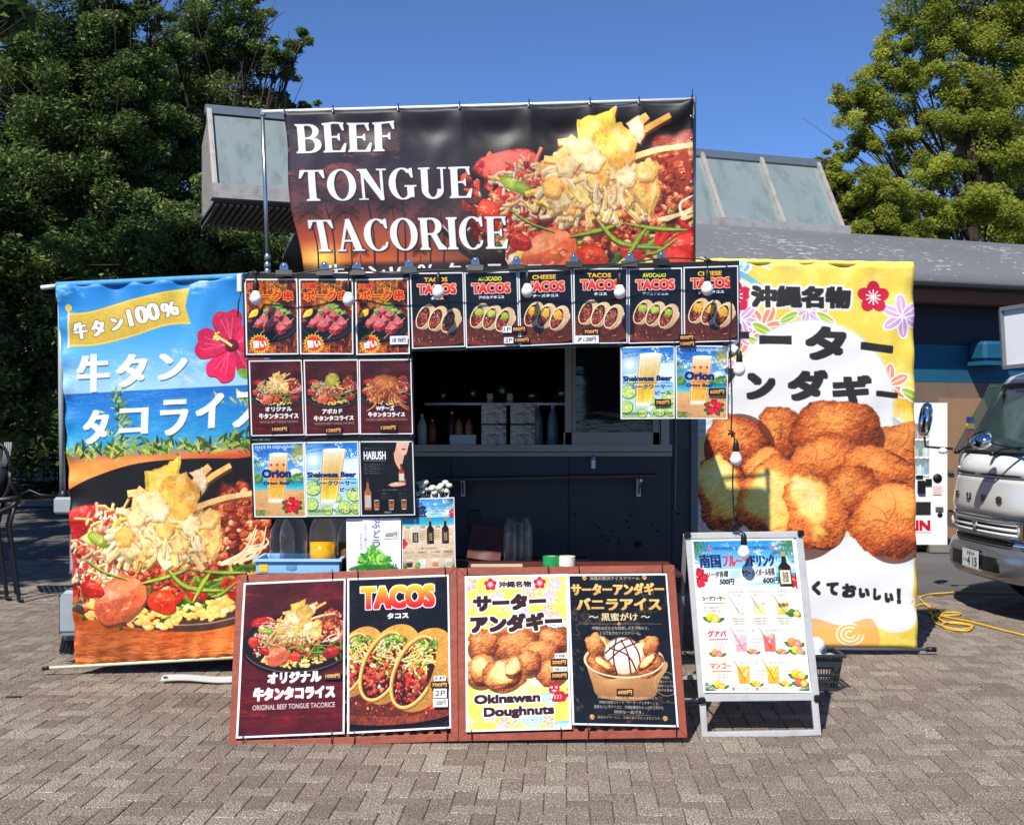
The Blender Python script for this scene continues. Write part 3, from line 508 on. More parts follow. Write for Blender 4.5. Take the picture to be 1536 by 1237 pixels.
def taco(c, x, y, s, kind, shell=(236, 176, 96)):
    """an upright folded taco, mouth to the front left, height about 1.5 s"""
    P = lambda a, b: (x + a * s, y + b * s); dk = tuple(v * .55 for v in shell)
    back = ell(*P(.25, -.12), s * .62, s * .9, 28); c.fill(back + (s * .05, s * .04), (20, 8, 6), .6); c.fill(back, shell, 1, .3, 6, tuple(v * .8 for v in shell))
    c.fill(curve([P(-.35, .55), P(.0, .72), P(.5, .2), P(.95, -.35), P(.95, .0), P(.5, .62), P(.1, .85), P(-.25, .8), P(-.35, .55)], 5), shell, 1, .3, 6, tuple(v * .75 for v in shell))
    mouth = ell(*P(.02, -.02), s * .4, s * .78, 24); c.fill(mouth, (60, 20, 12))
    c.scatter(*P(-.05, .18), s * .33, s * .55, int(110), MEAT + ([(200, 60, 40)] if kind != 'big' else REDS[:2]), s * .025, s * .055, 1.2, 24)
    c.scatter(*P(-.02, .0), s * .3, s * .55, 34, REDS + [(240, 220, 190)], s * .02, s * .045, 1.2, 24)
    if kind == 'plain': c.scatter(*P(.12, -.25), s * .3, s * .34, 60, REDS + [(240, 228, 205), (150, 160, 60), (120, 50, 30)], s * .025, s * .05, 1.1, 24)
    if kind == 'avocado': c.blob(*P(.14, -.35), s * .34, s * .3, 24, (164, 180, 50), (84, 104, 16), (220, 226, 120), .3, 9, .9)
    if kind == 'cheese': c.blob(*P(.14, -.35), s * .34, s * .32, 24, (244, 170, 30), (190, 110, 10), (255, 214, 90), .35, 9, .9); c.strips(*P(.1, -.2), s * .3, s * .3, 30, [(252, 190, 50), (244, 160, 30), (255, 216, 110)], s * .2, s * .035, 60, .4, 60)
    if kind == 'big':
        c.scatter(*P(.1, -.25), s * .36, s * .5, 60, GREEN + REDS, s * .035, s * .07, 1.4, 24)
        c.strips(*P(.14, -.35), s * .34, s * .36, 60, CHEESE + [(250, 214, 90)], s * .2, s * .035, 20, .35, 80); c.scatter(*P(.02, .12), s * .26, s * .2, 12, REDS[:2], s * .05, s * .075, 1.1); c.scatter(*P(.3, -.62), s * .3, s * .14, 16, GREEN, s * .04, s * .07, 1.4)
    rim = ell(*P(.02, -.02), s * .43, s * .82, 24, 44, 15, 285); c.fill(ribbon(rim + (s * .015, s * .02), s * .085), dk); c.fill(ribbon(rim, s * .065), tuple(min(255, v * 1.08) for v in shell), 1, .2); c.fill(ribbon(rim - (s * .012, s * .01), s * .02), (255, 236, 190), .7)
TG = ((250, 180, 30), (215, 24, 24))
def tacos_small(kind, label, jp, lc):
    c = Cv(256, 1.414, (13, 13, 17), 5); c.grain(NF, 2, 2, (44, 44, 52), .3)
    c.fill(ell(46, 118, 80, 26), (24, 10, 8)); c.fill(ell(46, 112, 80, 27), (104, 46, 28), 1, .4, 2); c.fill(ell(46, 110, 72, 23), (78, 32, 20), .7, .5, 2)
    c.scatter(40, 124, 44, 9, 40, REDS + [(190, 160, 60), (120, 60, 20)], .5, 1.3)
    for x, y in ((22, 84), (45, 88), (69, 93)): taco(c, x, y, 26, kind, (238, 200, 150))
    c.T(label, 26, 9, 70, 17.5, (255, 214, 50) if lc == 'y' else (214, 224, 50), .7, grad=(250, 170, 30) if lc == 'y' else None)
    c.T('TACOS', 13, 21, 86, 41, (252, 96, 40), 2.2, out=[((250, 244, 236), 1.6)], grad=(206, 18, 28)); c.T(jp, 26 if len(jp) > 3 else 38, 45, 74 if len(jp) > 3 else 62, 51, (245, 245, 245), .6)
    c.border(2.2); return c
def rice_poster(top, t1, t2, lay, seed):
    c = Cv(256, 1.414, (60, 20, 18), seed); wood(c); c.glow(50, 22, 60, 34, (120, 80, 76), .35); tacorice(c, 50, 58, 37, top, det=.55); c.photo(.35, (1.14, 1.05, .96), 0)
    c.fill(ell(50, 108, 52, 10), (20, 8, 8), 0)
    c.T(t1, *lay[0], (245, 244, 240), .9); c.T('牛タンタコライス', *lay[1], (245, 244, 240), 1.0); c.T(t2, *lay[2], (200, 180, 172), 0)
    c.border(2.2); return c
def pork_skewers():
    c = Cv(256, 1.414, (90, 16, 6), 11)
    c.grain(NM, 3, 1.6, (240, 110, 20), .95, .42, .75, 3); c.grain(NF, 5, 2.4, (255, 200, 60), .8, .58, .8, 8); c.grain(NS, 2, 3, (30, 8, 8), .8, .5, .75, 6)
    for i in range(50): x, y = c.r.uniform(0, 100), c.r.choice([c.r.uniform(0, 60), c.r.uniform(110, 141)]); c.line([(x, y), (x + c.r.uniform(-3, 3), y - 5), (x + c.r.uniform(-4, 4), y - 12)], 1.6, (255, c.r.integers(120, 220), 50), .55, .2)
    c.fill(ell(50, 86, 50, 33), (12, 10, 10)); c.fill(ell(50, 84, 48, 31), (42, 38, 38)); c.fill(ell(50, 83, 45, 28), (22, 20, 20))
    for i in range(26): c.blob(c.r.uniform(38, 84), c.r.uniform(50, 66), c.r.uniform(4, 7), c.r.uniform(3, 5), c.r.uniform(0, 180), (86, 140, 36), (24, 60, 10), (170, 210, 90), .4, 12, .9)
    c.fill([curve([(6, 72), (12, 60), (24, 56), (22, 68), (6, 73)], 5)], (248, 200, 40), 1, .2); c.line([(8, 72), (13, 62), (22, 58)], 1.2, (255, 240, 180))
    c.blob(8, 78, 6, 4, 0, (110, 40, 30))
    for a, b in (((14, 90), (70, 50)), ((28, 102), (86, 60)), ((52, 112), (92, 74))): c.line([a, b], 1.3, (222, 180, 110))
    for x, y, z in ((50, 58, 9), (64, 66, 9), (36, 72, 10), (78, 80, 12), (52, 76, 9), (30, 78, 9), (44, 84, 12), (66, 90, 12), (24, 82, 8)):
        T_ = [(x - z, y + z * .3), (x - z * .1, y - z), (x + z * .95, y + z * .1), (x + z * .1, y + z * .55)]
        c.fill(np.array([(x - z, y + z * .3), (x + z * .1, y + z * .55), (x + z * .95, y + z * .1), (x + z * .8, y + z * .95), (x, y + z * 1.25), (x - z * .85, y + z)]), (164, 44, 44), 1, .5); c.fill(np.array([(x + z * .1, y + z * .55), (x + z * .95, y + z * .1), (x + z * .8, y + z * .95), (x + z * .05, y + z * 1.25)]), (120, 26, 28), 1, .4); c.fill(np.array(T_), (218, 106, 104), 1, .6, 10)
        c.line([T_[1], T_[3]], .5, (250, 190, 180), .6)
    st = []; n = 18
    for i in range(n * 2): a = i * math.pi / n; q = 20 if i % 2 == 0 else 15.5; st.append((26 + math.cos(a) * q, 121 + math.sin(a) * q * .95))
    c.fill(np.array(st), (255, 226, 60)); c.fill(np.array(st) * .88 + np.array([26, 121]) * .12, (222, 66, 24)); c.T('旨い', 14, 114, 39, 129, (255, 250, 240), 1.5, rot=-4)
    c.T('沖縄', 6, 8, 32, 19, (200, 30, 20), 1.0, out=[((255, 200, 60), 1.1)]); c.T('ポーク串', 9, 22, 91, 42, (206, 22, 14), 1.4, out=[((255, 196, 40), 1.5)])
    c.border(2.4); return c
def lerp_(a, b, t): return a + (b - a) * t
def glass(c, x0, y0, x1, y1, xb0, xb1, foam, beer=((222, 120, 20), (250, 190, 60)), foamc=(244, 226, 196)):
    h = y1 - y0; L = lambda t: (x0 + (xb0 - x0) * t, x1 + (xb1 - x1) * t)
    n = 16; tt = np.linspace(0, 1, n); xs = np.array([L(t) for t in tt]); bul = 1 + .06 * np.sin(tt * 3.1)
    mid = xs.mean(1); hw = (xs[:, 1] - xs[:, 0]) / 2 * bul; yy = y0 + tt * h
    body = np.vstack([np.stack([mid - hw, yy], 1), np.stack([mid + hw, yy], 1)[::-1]]); c.fill(body, (250, 250, 250), .55)
    k = tt >= foam; b = np.vstack([np.stack([mid[k] - hw[k] * .93, yy[k]], 1), np.stack([mid[k] + hw[k] * .93, yy[k]], 1)[::-1]]); b[:, 1] = np.minimum(b[:, 1], y1 - h * .09); c.fill(b, beer[0], .96, .2, 3, beer[1])
    k = tt <= foam + .08; b = np.vstack([np.stack([mid[k] - hw[k] * .93, yy[k]], 1), np.stack([mid[k] + hw[k] * .93, yy[k]], 1)[::-1]]); c.fill(b, foamc, 1, .08, 3, tuple(lerp_(u, v, .7) for u, v in zip(foamc, beer[0]))); c.fill(ell(mid[0], yy[0], hw[0] * .98, h * .035), (252, 244, 226))
    for s_, al in ((-.8, .6), (.78, .45), (-.5, .25), (.2, .15)): c.fill(ribbon(np.stack([mid + hw * s_, yy], 1), hw[0] * .07), (255, 255, 250), al)
    for s_ in (.93, -.93): c.fill(ribbon(np.stack([mid + hw * s_, yy], 1), hw[0] * .05), (120, 70, 30), .5)
    c.fill(ell(mid[-1], y1 - h * .03, hw[-1] * .95, h * .035), (226, 214, 190), .9); c.fill(ell(mid[-1], y1 - h * .05, hw[-1] * .7, h * .02), (255, 250, 235), .8)
def star(x, y, r): return np.array([(x + math.sin(i * math.pi / 5) * (r if i % 2 == 0 else r * .42), y - math.cos(i * math.pi / 5) * (r if i % 2 == 0 else r * .42)) for i in range(10)])
def orion():
    c = Cv(256, 1.414, (30, 110, 200), 21); beach(c, 72, 88, sky=((18, 92, 180), (120, 190, 232)), seac=((10, 110, 160), (70, 196, 196)), sand=(232, 178, 116))
    for i in range(60): c.blob(c.r.uniform(66, 100) if i % 2 else c.r.uniform(0, 16), c.r.uniform(60, 74), 4, 3, 0, (60, 120, 50), (20, 60, 20), (150, 190, 90), .4, 10, .8)
    for a, L in ((150, 34), (120, 32), (175, 28), (95, 26), (135, 38)): palm_leaf(c, 100, 6, L, a, (120, 140, 30), 10, 1.6, .5); palm_leaf(c, 101, 9, L * .9, a + 10, (196, 176, 60), 9, 1.2, .5)
    for a, L in ((20, 22), (50, 26), (80, 22), (0, 18)): palm_leaf(c, 0, 34, L, a, (40, 100, 40), 10, 1.5, .4)
    for i in range(16): palm_leaf(c, c.r.uniform(0, 20), 140, 18, c.r.uniform(-120, -30), (60, 110, 40), 6, 1.2)
    glass(c, 32, 22, 70, 114, 26, 58, .27)
    for x in (36, 48, 60): c.fill(star(x, 42, 4.2), (196, 40, 28))
    c.T('MADE IN OKINAWA', 6, 5, 78, 11, (235, 242, 250), .2); c.T('沖縄で感じる一杯', 8, 16, 30, 21, (20, 50, 110), .2, rot=-4); c.T('飲もう', 10, 23, 26, 27, (20, 50, 110), .2)
    c.T('Orion', 17, 50, 74, 67, (16, 34, 92), 2.2, out=[((240, 240, 240), .4)]); c.line([(14, 70), (76, 70)], .7, (16, 34, 92)); c.T('Orion Beer', 20, 73, 72, 80, (16, 34, 92), .8, shear=.25); c.T('オリオンビール', 34, 82, 58, 85, (90, 50, 20), .1)
    for a in (20, 160, 60, 130, 200, -20): c.fill(ell(74 + math.cos(math.radians(a)) * 13, 119 + math.sin(math.radians(a)) * 11, 8, 4.5, a), (36, 100, 30), 1, .3)
    flower(c, 74, 118, 15, (214, 16, 36), -90); c.border(2.2); return c
def lime(c, x, y, r, half=False):
    c.fill(ell(x + .6, y + .8, r * 1.03, r * 1.0), (40, 70, 10), .7); c.fill(ell(x, y, r, r * .95), (112, 160, 34)); c.fill(ell(x, y, r * .88, r * .83), (232, 240, 190)); 
    for i in range(9): a = math.radians(i * 40 + 9); b = math.radians(i * 40 + 45); c.fill(np.array([(x + math.cos(a) * r * .1, y + math.sin(a) * r * .1), (x + math.cos(a) * r * .8, y + math.sin(a) * r * .76), (x + math.cos((a + b) / 2) * r * .82, y + math.sin((a + b) / 2) * r * .78), (x + math.cos(b) * r * .8, y + math.sin(b) * r * .76)]), (176, 206, 84), .95, .4)
def shekwasa():
    c = Cv(256, 1.414, (40, 130, 210), 23); c.vgrad([(0, (24, 110, 196)), (.5, (120, 190, 232)), (.75, (190, 224, 214)), (1, (150, 190, 120))]); c.glow(16, 34, 46, 46, (255, 255, 250), 1, 1.6); clouds(c, 30, 80, 1, .8, 8)
    for i in range(24): a = i * .262; c.line([(16, 34), (16 + math.cos(a) * 30, 34 + math.sin(a) * 30)], .8, (255, 255, 255), .35, .1)
    for i in range(70): t = c.r.random(); c.blob(60 + t * 40 + c.r.normal(0, 2), 6 + t * 26 + c.r.normal(0, 5), c.r.uniform(.5, 1.8), c.r.uniform(.5, 1.2), 0, (235, 245, 255), (160, 200, 235), (255, 255, 255), .3, 8, .3)
    for i in range(40): c.blob(c.r.uniform(0, 100), c.r.uniform(104, 138), c.r.uniform(3, 7), c.r.uniform(3, 5), 0, (200, 224, 214), (110, 160, 120), (250, 255, 250), .3, 8, .6, .4)
    for x, y, q in ((14, 88, 14), (90, 100, 14), (10, 118, 13), (72, 124, 13), (92, 126, 11), (40, 130, 9), (20, 66, 8), (58, 106, 8)): lime(c, x, y, q)
    glass(c, 34, 16, 78, 118, 26, 56, .42, ((214, 150, 20), (246, 216, 60)), (236, 226, 196)); c.glow(50, 50, 22, 14, (206, 140, 50), .0)
    c.T('沖縄のフレッシュな果実が', 4, 8, 50, 12, (20, 50, 110), .2, rot=-9); c.T('ビールにマッチ！', 4, 16, 34, 20, (20, 50, 110), .2, rot=-8)
    c.T('Shekwasa Beer', 4, 57, 95, 68, (24, 38, 96), 1.4, out=[((235, 240, 245), .5)]); c.line([(4, 71), (95, 71)], .7, (24, 38, 96)); c.T('シークワーサー', 20, 74, 94, 83, (24, 38, 96), .9, out=[((235, 240, 240), .5)]); c.T('ビール', 64, 87, 94, 95, (24, 38, 96), .9, out=[((235, 240, 240), .5)])
    c.T('OKINAWAN FRUITS × BEER', 4, 128, 96, 134, (30, 50, 50), .2); c.border(2.2); return c
def bottle(c, x, y0, y1, w, col, lab=None, cap=(150, 110, 60), clear=False, name='泡盛'):
    h = y1 - y0; al = .75 if clear else 1
    p = [(x - w * .16, y0), (x - w * .18, y0 + h * .28), (x - w * .5, y0 + h * .42), (x - w * .5, y1), (x + w * .5, y1), (x + w * .5, y0 + h * .42), (x + w * .18, y0 + h * .28), (x + w * .16, y0)]
    c.fill(np.array(p), col, al); c.fill(np.array([(x - w * .17, y0 - h * .02), (x + w * .17, y0 - h * .02), (x + w * .17, y0 + h * .12), (x - w * .17, y0 + h * .12)]), cap)
    c.fill(ribbon([(x - w * .3, y0 + h * .45), (x - w * .3, y1 - h * .03)], w * .1), (255, 255, 255), .3)
    if lab: c.fill(np.array([(x - w * .42, y0 + h * .52), (x + w * .42, y0 + h * .52), (x + w * .42, y1 - h * .08), (x - w * .42, y1 - h * .08)]), lab); name and c.T(name, x - w * .25, y0 + h * .56, x + w * .25, y1 - h * .14, (30, 20, 10) if sum(lab) > 300 else (240, 210, 130), .1, line=1)
def habush():
    c = Cv(256, 1.414, (16, 15, 17), 31); skin = (226, 170, 142)
    c.fill(curve([(56, 0), (60, 16), (60, 34), (50, 58), (62, 84), (98, 86), (100, 0), (56, 0)], 5), (24, 22, 26))
    c.fill(curve([(66, 4), (64, 20), (66, 40), (76, 56), (80, 40), (84, 20), (80, 2), (66, 4)], 5), skin, 1, .05)
    c.fill(curve([(68, -2), (70, 12), (78, 24), (86, 26), (90, 14), (92, -2), (68, -2)], 5), (236, 184, 160)); c.fill(curve([(60, -4), (58, 14), (64, 22), (68, 12), (70, -4), (60, -4)], 4), (18, 14, 16)); c.fill(curve([(94, -4), (96, 20), (92, 34), (99, 36), (102, -4), (94, -4)], 4), (18, 14, 16))
    c.fill(ell(82.5, 15.5, 4, 1.7, -6), (196, 30, 44)); c.line([(78.5, 15.3), (86.5, 15)], .4, (120, 10, 20)); c.line([(84, 4), (86.5, 9.5), (83.5, 10.5)], .6, (190, 130, 110)); c.line([(74, 2.5), (79, 1.6)], .9, (40, 20, 20)); c.line([(86, 1.6), (90, 2.2)], .8, (40, 20, 20)); c.line([(66, 34), (72, 44), (80, 40)], .9, (220, 190, 120))
    c.blob(69, 82, 15, 4.5, -6, skin, (150, 90, 70), (250, 214, 190), .15, 8, .3); 
    for i in range(4): c.line([(70 + i * 3.2, 80 - i), (76 + i * 2.2, 76 - i * .4), (83, 73 + i * 1.4)], 2.2, skin if i % 2 else (210, 150, 124))
    bottle(c, 77, 44, 78, 11, (160, 60, 30), (216, 206, 196), (40, 20, 20), name='HABUSH'[:0]); c.T('HABUSH', 8, 19, 49, 35, (240, 240, 236), .9); c.line([(8, 37), (49, 37)], .5, (200, 200, 200))
    for i in range(5): c.T('沖縄発のハブ酒を世界へ届ける新しい一本', 8, 43 + i * 4.2, 44 - (i * 7) % 13, 45 + i * 4.2, (180, 180, 180))
    c.T('沖縄生まれのプレミアムスピリッツ', 9, 12.5, 48, 14.5, (170, 170, 170)); bottle(c, 14, 72, 130, 13, (170, 96, 50), (190, 180, 170), (60, 40, 30), name='')
    c.T('飲み方の提案', 42, 91, 68, 94, (170, 170, 170)); c.line([(30, 93), (40, 93)], .3, (150, 150, 150)); c.line([(70, 93), (90, 93)], .3, (150, 150, 150))
    for x, t in ((38, 'ハブ酒ロック'), (70, 'ストレート')):
        c.T(t, x, 98, x + 14, 100.5, (190, 190, 190)); [c.T('氷を入れたグラスに注ぐ', x, 103 + j * 3, x + 22 - j * 3, 104.6 + j * 3, (140, 140, 140)) for j in range(3)]
    for x in (30, 57, 80): glass(c, x - 5, 112, x + 5, 130, x - 4, x + 4, .45, ((180, 100, 40), (140, 60, 20)), (60, 56, 54))
    c.T('HABUSH', 44, 133, 56, 136.5, (210, 210, 210), .3); c.border(2.2, (225, 225, 225)); return c
def umibudo():
    c = Cv(256, 1.414, (240, 240, 246), 41); r = c.r
    for i in range(60):
        x = r.uniform(18, 82); y0 = 132 + r.uniform(-3, 8); top = 96 + abs(x - 48) * .75 + r.uniform(-3, 10); p = curve([(x + r.uniform(-12, 12), y0), ((x + 48) / 2 + r.uniform(-6, 6), (y0 + top) / 2), (x, top)], 8)
        col = [(60, 160, 30), (120, 205, 50), (30, 120, 30), (166, 226, 80)][i % 4]; bs = []
        for q in p: bs += [ell(q[0] + r.normal(0, 1.0), q[1] + r.normal(0, .8), 1.4, 1.3, 0, 8) for _ in range(3)]
        c.fill([b + (.3, .5) for b in bs], (16, 70, 16), .5); c.fill(bs, col); c.fill([b.mean(0) + (b.mean(0) * 0) + (b - b.mean(0)) * .35 - (.3, .4) for b in bs[::2]], (220, 250, 150), .8)
    c.fill(ell(50, 138, 46, 9), (20, 100, 30), .8, .5)
    for k, ch in enumerate('海ぶどう'): c.T(ch, 50 - (k % 2) * 3, 34 + k * 17, 62, 48 + k * 17, (22, 40, 76), .4)
    c.T('\n'.join('ぷちっと弾けて'), 33, 58, 37, 100, (60, 76, 110), .1); c.T('\n'.join('クセになる'), 25, 74, 29, 102, (60, 76, 110), .1)
    c.fill(np.array([(68, 72), (94, 70), (95, 84), (69, 86)]), (250, 250, 250)); c.border(1.6, (250, 250, 250)); return c
def awamori():
    c = Cv(256, 1.333, (30, 110, 200), 43); beach(c, 36, 50, sky=((40, 130, 205), (170, 215, 240)), sand=(236, 214, 180)); clouds(c, 6, 34, .7, .8, 12)
    for a in (100, 130, 160): palm_leaf(c, 100, 2, 18, a, (30, 80, 50), 8, 1.2)
    c.T('沖縄の伝統酒', 4, 8, 40, 13, (20, 40, 100), .2); c.T('泡盛', 2, 14, 48, 36, (20, 26, 60), 1.2); [c.T('沖縄が誇る伝統の蒸留酒', 56, 14 + i * 5, 86 - i * 3, 17 + i * 5, (40, 60, 110)) for i in range(4)]
    bottle(c, 26, 40, 86, 13, (190, 200, 200), (60, 34, 16), (230, 230, 230), True); bottle(c, 54, 38, 86, 13, (22, 18, 16), (44, 34, 20), (170, 130, 60)); bottle(c, 82, 38, 86, 13, (22, 18, 16), (60, 46, 20), (170, 130, 60))
    for i, t in enumerate(('残波', '銘酒', '古酒')): c.T(t, 8 + i * 28, 52, 16 + i * 28, 56, (60, 40, 20), .2); [c.T('芳醇な香り', 5 + i * 28, 60 + j * 4, 16 + i * 28, 62.4 + j * 4, (110, 80, 60)) for j in range(5)]
    flower(c, 2, 84, 9, (210, 30, 40)); flower(c, 99, 30, 10, (210, 30, 40)); c.T('〜選べる飲み方〜', 32, 92, 68, 96, (110, 70, 40), .2)
    for i, t in enumerate(('ロック', '水割り', 'ソーダ割', '炭酸割')):
        x = 14 + i * 24; c.T(t, x - 8, 99, x + 8, 103, (60, 40, 30), .2); [c.T('すっきり爽やか', x - 9, 105 + j * 3.2, x + 8, 107 + j * 3.2, (130, 100, 80)) for j in range(2)]
        glass(c, x - 7, 115, x + 7, 130, x - 5.5, x + 5.5, .3, [((90, 40, 24), (60, 20, 12)), ((210, 220, 215), (190, 205, 200)), ((206, 150, 90), (190, 120, 60)), ((200, 200, 190), (180, 170, 150))][i], (230, 225, 220))
    for x in (4, 30, 98): c.blob(x, 126, 5, 6, 0, (60, 110, 50), (20, 50, 20), (130, 180, 90), .5, 10, .9)
    c.border(1.8); return c
def board_rice():
    c = Cv(400, 1.5, (60, 20, 18), 51); wood(c, (84, 24, 24), (150, 46, 42)); c.glow(56, 26, 56, 30, (110, 78, 74), .5); c.grain(NS, 1.5, 1.2, (150, 120, 115), .3, .5, .8, 4, (c.yy < 34).astype(np.float32)); tacorice(c, 53, 57, 38, det=1.0); c.photo(.35, (1.14, 1.05, .96))
    c.T('オリジナル', 27, 89, 78, 100, (246, 245, 242), 1.2); c.T('牛タンタコライス', 14, 103, 91, 116, (246, 245, 242), 1.4); c.T('ORIGINAL BEEF TONGUE TACORICE', 14, 119.5, 91, 124.5, (214, 200, 196), .25)
    c.border(2); return c
def board_tacos():
    c = Cv(400, 1.5, (16, 16, 18), 53); c.grain(NM, 2, 1.4, (46, 46, 50), .5); c.fill(ell(42, 124, 84, 24), (20, 8, 6)); c.fill(ell(42, 119, 84, 25), (122, 52, 30), 1, .5, 2); c.fill(ell(42, 116, 74, 20), (96, 38, 24), .8, .6, 2); c.scatter(40, 128, 50, 9, 60, REDS + [(200, 170, 60), (130, 60, 20)], .4, 1.3)
    for x, y, z in ((2, 84, 37), (33, 88, 42), (64, 95, 44)): taco(c, x, y, z, 'big', (226, 158, 66))
    c.scatter(80, 129, 5, 2.5, 5, REDS[:2], 1.5, 2.5); c.T('TACOS', 13, 9, 86, 32, (250, 196, 40), 2.6, out=[((250, 240, 236), 1.4)], grad=(206, 16, 36)); c.T('タコス', 39, 36, 60, 42, (244, 244, 240), .7); c.border(2); return c
def shisa(c, x, y, s, col=(196, 30, 40)):
    P = lambda a, b: (x + a * s, y + b * s)
    c.fill(curve([P(-.9, -.5), P(-.5, -.95), P(.05, -.9), P(.2, -.4), P(.0, .05), P(-.6, .1), P(-.95, -.1), P(-.9, -.5)], 5), col); c.fill(curve([P(-.4, 0), P(.5, -.1), P(.8, .4), P(.7, .95), P(-.6, .95), P(-.5, .4), P(-.4, 0)], 5), col); c.fill(curve([P(.6, .2), P(1.1, .1), P(.95, -.4), P(1.3, -.1), P(1.2, .4), P(.7, .6), P(.6, .2)], 5), col)
    for a, b, q in ((-.65, -.55, .13), (-.15, -.55, .13)): c.fill(ell(*P(a, b), s * q, s * q), (255, 245, 240)); c.fill(ell(*P(a, b), s * q * .4, s * q * .4), col)
    c.fill(curve([P(-.75, -.2), P(-.4, -.28), P(-.05, -.2), P(-.4, -.05), P(-.75, -.2)], 4), (255, 245, 240)); c.line([P(-.75, -.17), P(-.05, -.17)], s * .05, col)
    for a in (-.3, .0, .3): c.line([P(a - .1, .25), P(a + .05, .45), P(a - .1, .7)], s * .07, (255, 235, 230))
def board_dough():
    c = Cv(400, 1.5, (250, 216, 60), 55); bingata(c, 5, 40, .85); c.glow(50, 84, 66, 40, (236, 232, 226), 1.0, .7)
    for x, y, rx, ry, d in ((36, 56, 15, 12, 1), (66, 54, 14, 12, 1), (84, 66, 17, 13, 1), (18, 70, 17, 16, 1), (48, 70, 18, 14, 0), (70, 78, 16, 12, 0), (14, 98, 14, 12, 0), (82, 96, 15, 13, 1), (60, 88, 12, 12, 1)): dough(c, x, y, rx, ry, 0, False, d)
    dough(c, 16, 92, 12, 14, 10, True); dough(c, 36, 98, 19, 15, -12, False); dough(c, 36, 96, 17, 13, -12, True); dough(c, 46, 90, 8, 11, 30, True)
    W = (250, 248, 244)
    c.fill(np.array([(31, 4.5), (67, 4.5), (67, 14), (31, 14)]), W, .85); hib(c, 25, 9, 6); hib(c, 73, 8.5, 6); c.T('沖縄名物', 33, 6, 65, 12.5, (40, 24, 22), .6)
    c.T('サーター', 8, 19, 79, 35, (58, 32, 28), 2.2, out=[(W, 1.8)], rot=-1); c.T('アンダギー', 5, 38, 94, 56, (58, 32, 28), 2.2, out=[(W, 1.8)], rot=-1)
    c.T('Okinawan', 8, 115, 71, 124, (58, 32, 28), 1.2, out=[(W, 1.6)], rot=-1); c.T('Doughnuts', 17, 127, 84, 138.5, (58, 32, 28), 1.2, out=[(W, 1.6)], rot=-1); shisa(c, 88, 115, 9); c.border(2.2); return c
def board_ice():
    c = Cv(400, 1.5, (20, 20, 22), 57); c.grain(NM, 2, 2, (40, 40, 44), .5); G1, G2 = (246, 206, 122), (206, 150, 70)
    v = np.abs(c.nz(NS, 2.2, 2.2, 3) + .25 * c.nz(NM, 3, 3, 1) - .62); m = np.clip(1 - v * 60, 0, 1) * (c.nz(NM, 1, 1, 9) > .52); c.a += (c3((150, 120, 70)) - c.a) * (m * .6)[..., None]
    c.T('沖縄の贅沢アイスクリーム', 22, 2.5, 72, 6.5, (226, 208, 170), .15); 
    for x, y in ((17, 4), (77, 4), (19, 142), (88, 142), (49, 50.5)): flower(c, x, y, 2.4 if y != 50.5 else 1.5, (206, 150, 70), 18, pist=False, vein=(250, 220, 150))
    c.T('サーターアンダギー', 3, 9.5, 96, 22, G1, .8, .5, grad=G2); c.T('バニラアイス', 8, 24.5, 92, 37, G1, .8, .6, grad=G2); c.T('〜 黒蜜がけ 〜', 20, 39.5, 80, 47.5, (230, 206, 150), .3, .2); c.line([(9, 50.5), (91, 50.5)], .3, (200, 180, 130))
    c.T('沖縄のあたたかな陽射しの下で味わう、', 22, 53, 78, 56.5, (214, 206, 190), .1); c.T('とっておきのアイスクリーム。', 30, 58, 70, 61.5, (214, 206, 190), .1)
    c.fill(curve([(14, 86), (20, 108), (26, 122), (52, 126), (78, 122), (84, 108), (90, 86), (14, 86)], 6), (206, 154, 96), 1, .1, 3, (150, 100, 56)); c.fill(ell(52, 86, 39, 18), (232, 198, 148)); c.fill(ell(52, 86.5, 36.5, 16), (120, 74, 44)); c.glow(40, 106, 30, 16, (236, 190, 130), .5)
    dough(c, 29, 74, 11, 11, -40, True); dough(c, 25, 72, 9, 11, -30, False); dough(c, 74, 74, 11, 12, 40, True); dough(c, 79, 73, 8, 11, 30, False)
    c.blob(52, 82, 20, 19, 0, (248, 232, 206), (190, 160, 120), (255, 252, 240), .03, 6, .35)
    for a, b, m in (((36, 88), (68, 68), (50, 76)), ((38, 74), (64, 98), (56, 82)), ((46, 64), (44, 100), (42, 82)), ((58, 64), (68, 92), (66, 78)), ((34, 80), (60, 64), (46, 70)), ((50, 66), (58, 100), (56, 80))): c.line([a, m, b], 1.6, (92, 34, 16), .95)
    dough(c, 30, 92, 16, 9, 35, False); dough(c, 33, 90, 12, 4, 35, True); dough(c, 77, 91, 15, 9, -42, False); dough(c, 74, 88, 12, 4, -42, True)
    c.fill(ribbon(ell(52, 86, 38, 17.2, 0, 50, 8, 172), 1.6), (240, 210, 160)); c.fill(ribbon(ell(91, 109, 11, 11.5, 0, 40), .4), (206, 170, 100))
    for i, t in enumerate(('沖縄の', '定番スイーツと', '濃厚バニラの', '贅沢な出会い')): c.T(t, 91 - (3.6 if i == 0 else 8), 101.5 + i * 4, 91 + (3.6 if i == 0 else 8), 104.2 + i * 4, (222, 200, 160), .1)
    for i, (t, w) in enumerate((('外はカリッと香ばしく、中はふんわりしっとり。', 29), ('沖縄の定番スイーツ「サーターアンダギー」と', 28), ('濃厚なバニラアイスに、沖縄産黒蜜をたっぷりとかけた', 33), ('特別な一品です。', 14))): c.T(t, 54 - w, 121.5 + i * 4.4 + (.3 if i == 3 else 0), 54 + w, 124.4 + i * 4.6, (220, 206, 180), .12)
    c.line([(34, 139.3), (74, 139.3)], .25, (180, 150, 100)); c.T('食後のデザートに、沖縄の甘いひとときをどうぞ。', 24, 140.5, 84, 143.4, (214, 176, 110), .1); c.border(2); return c
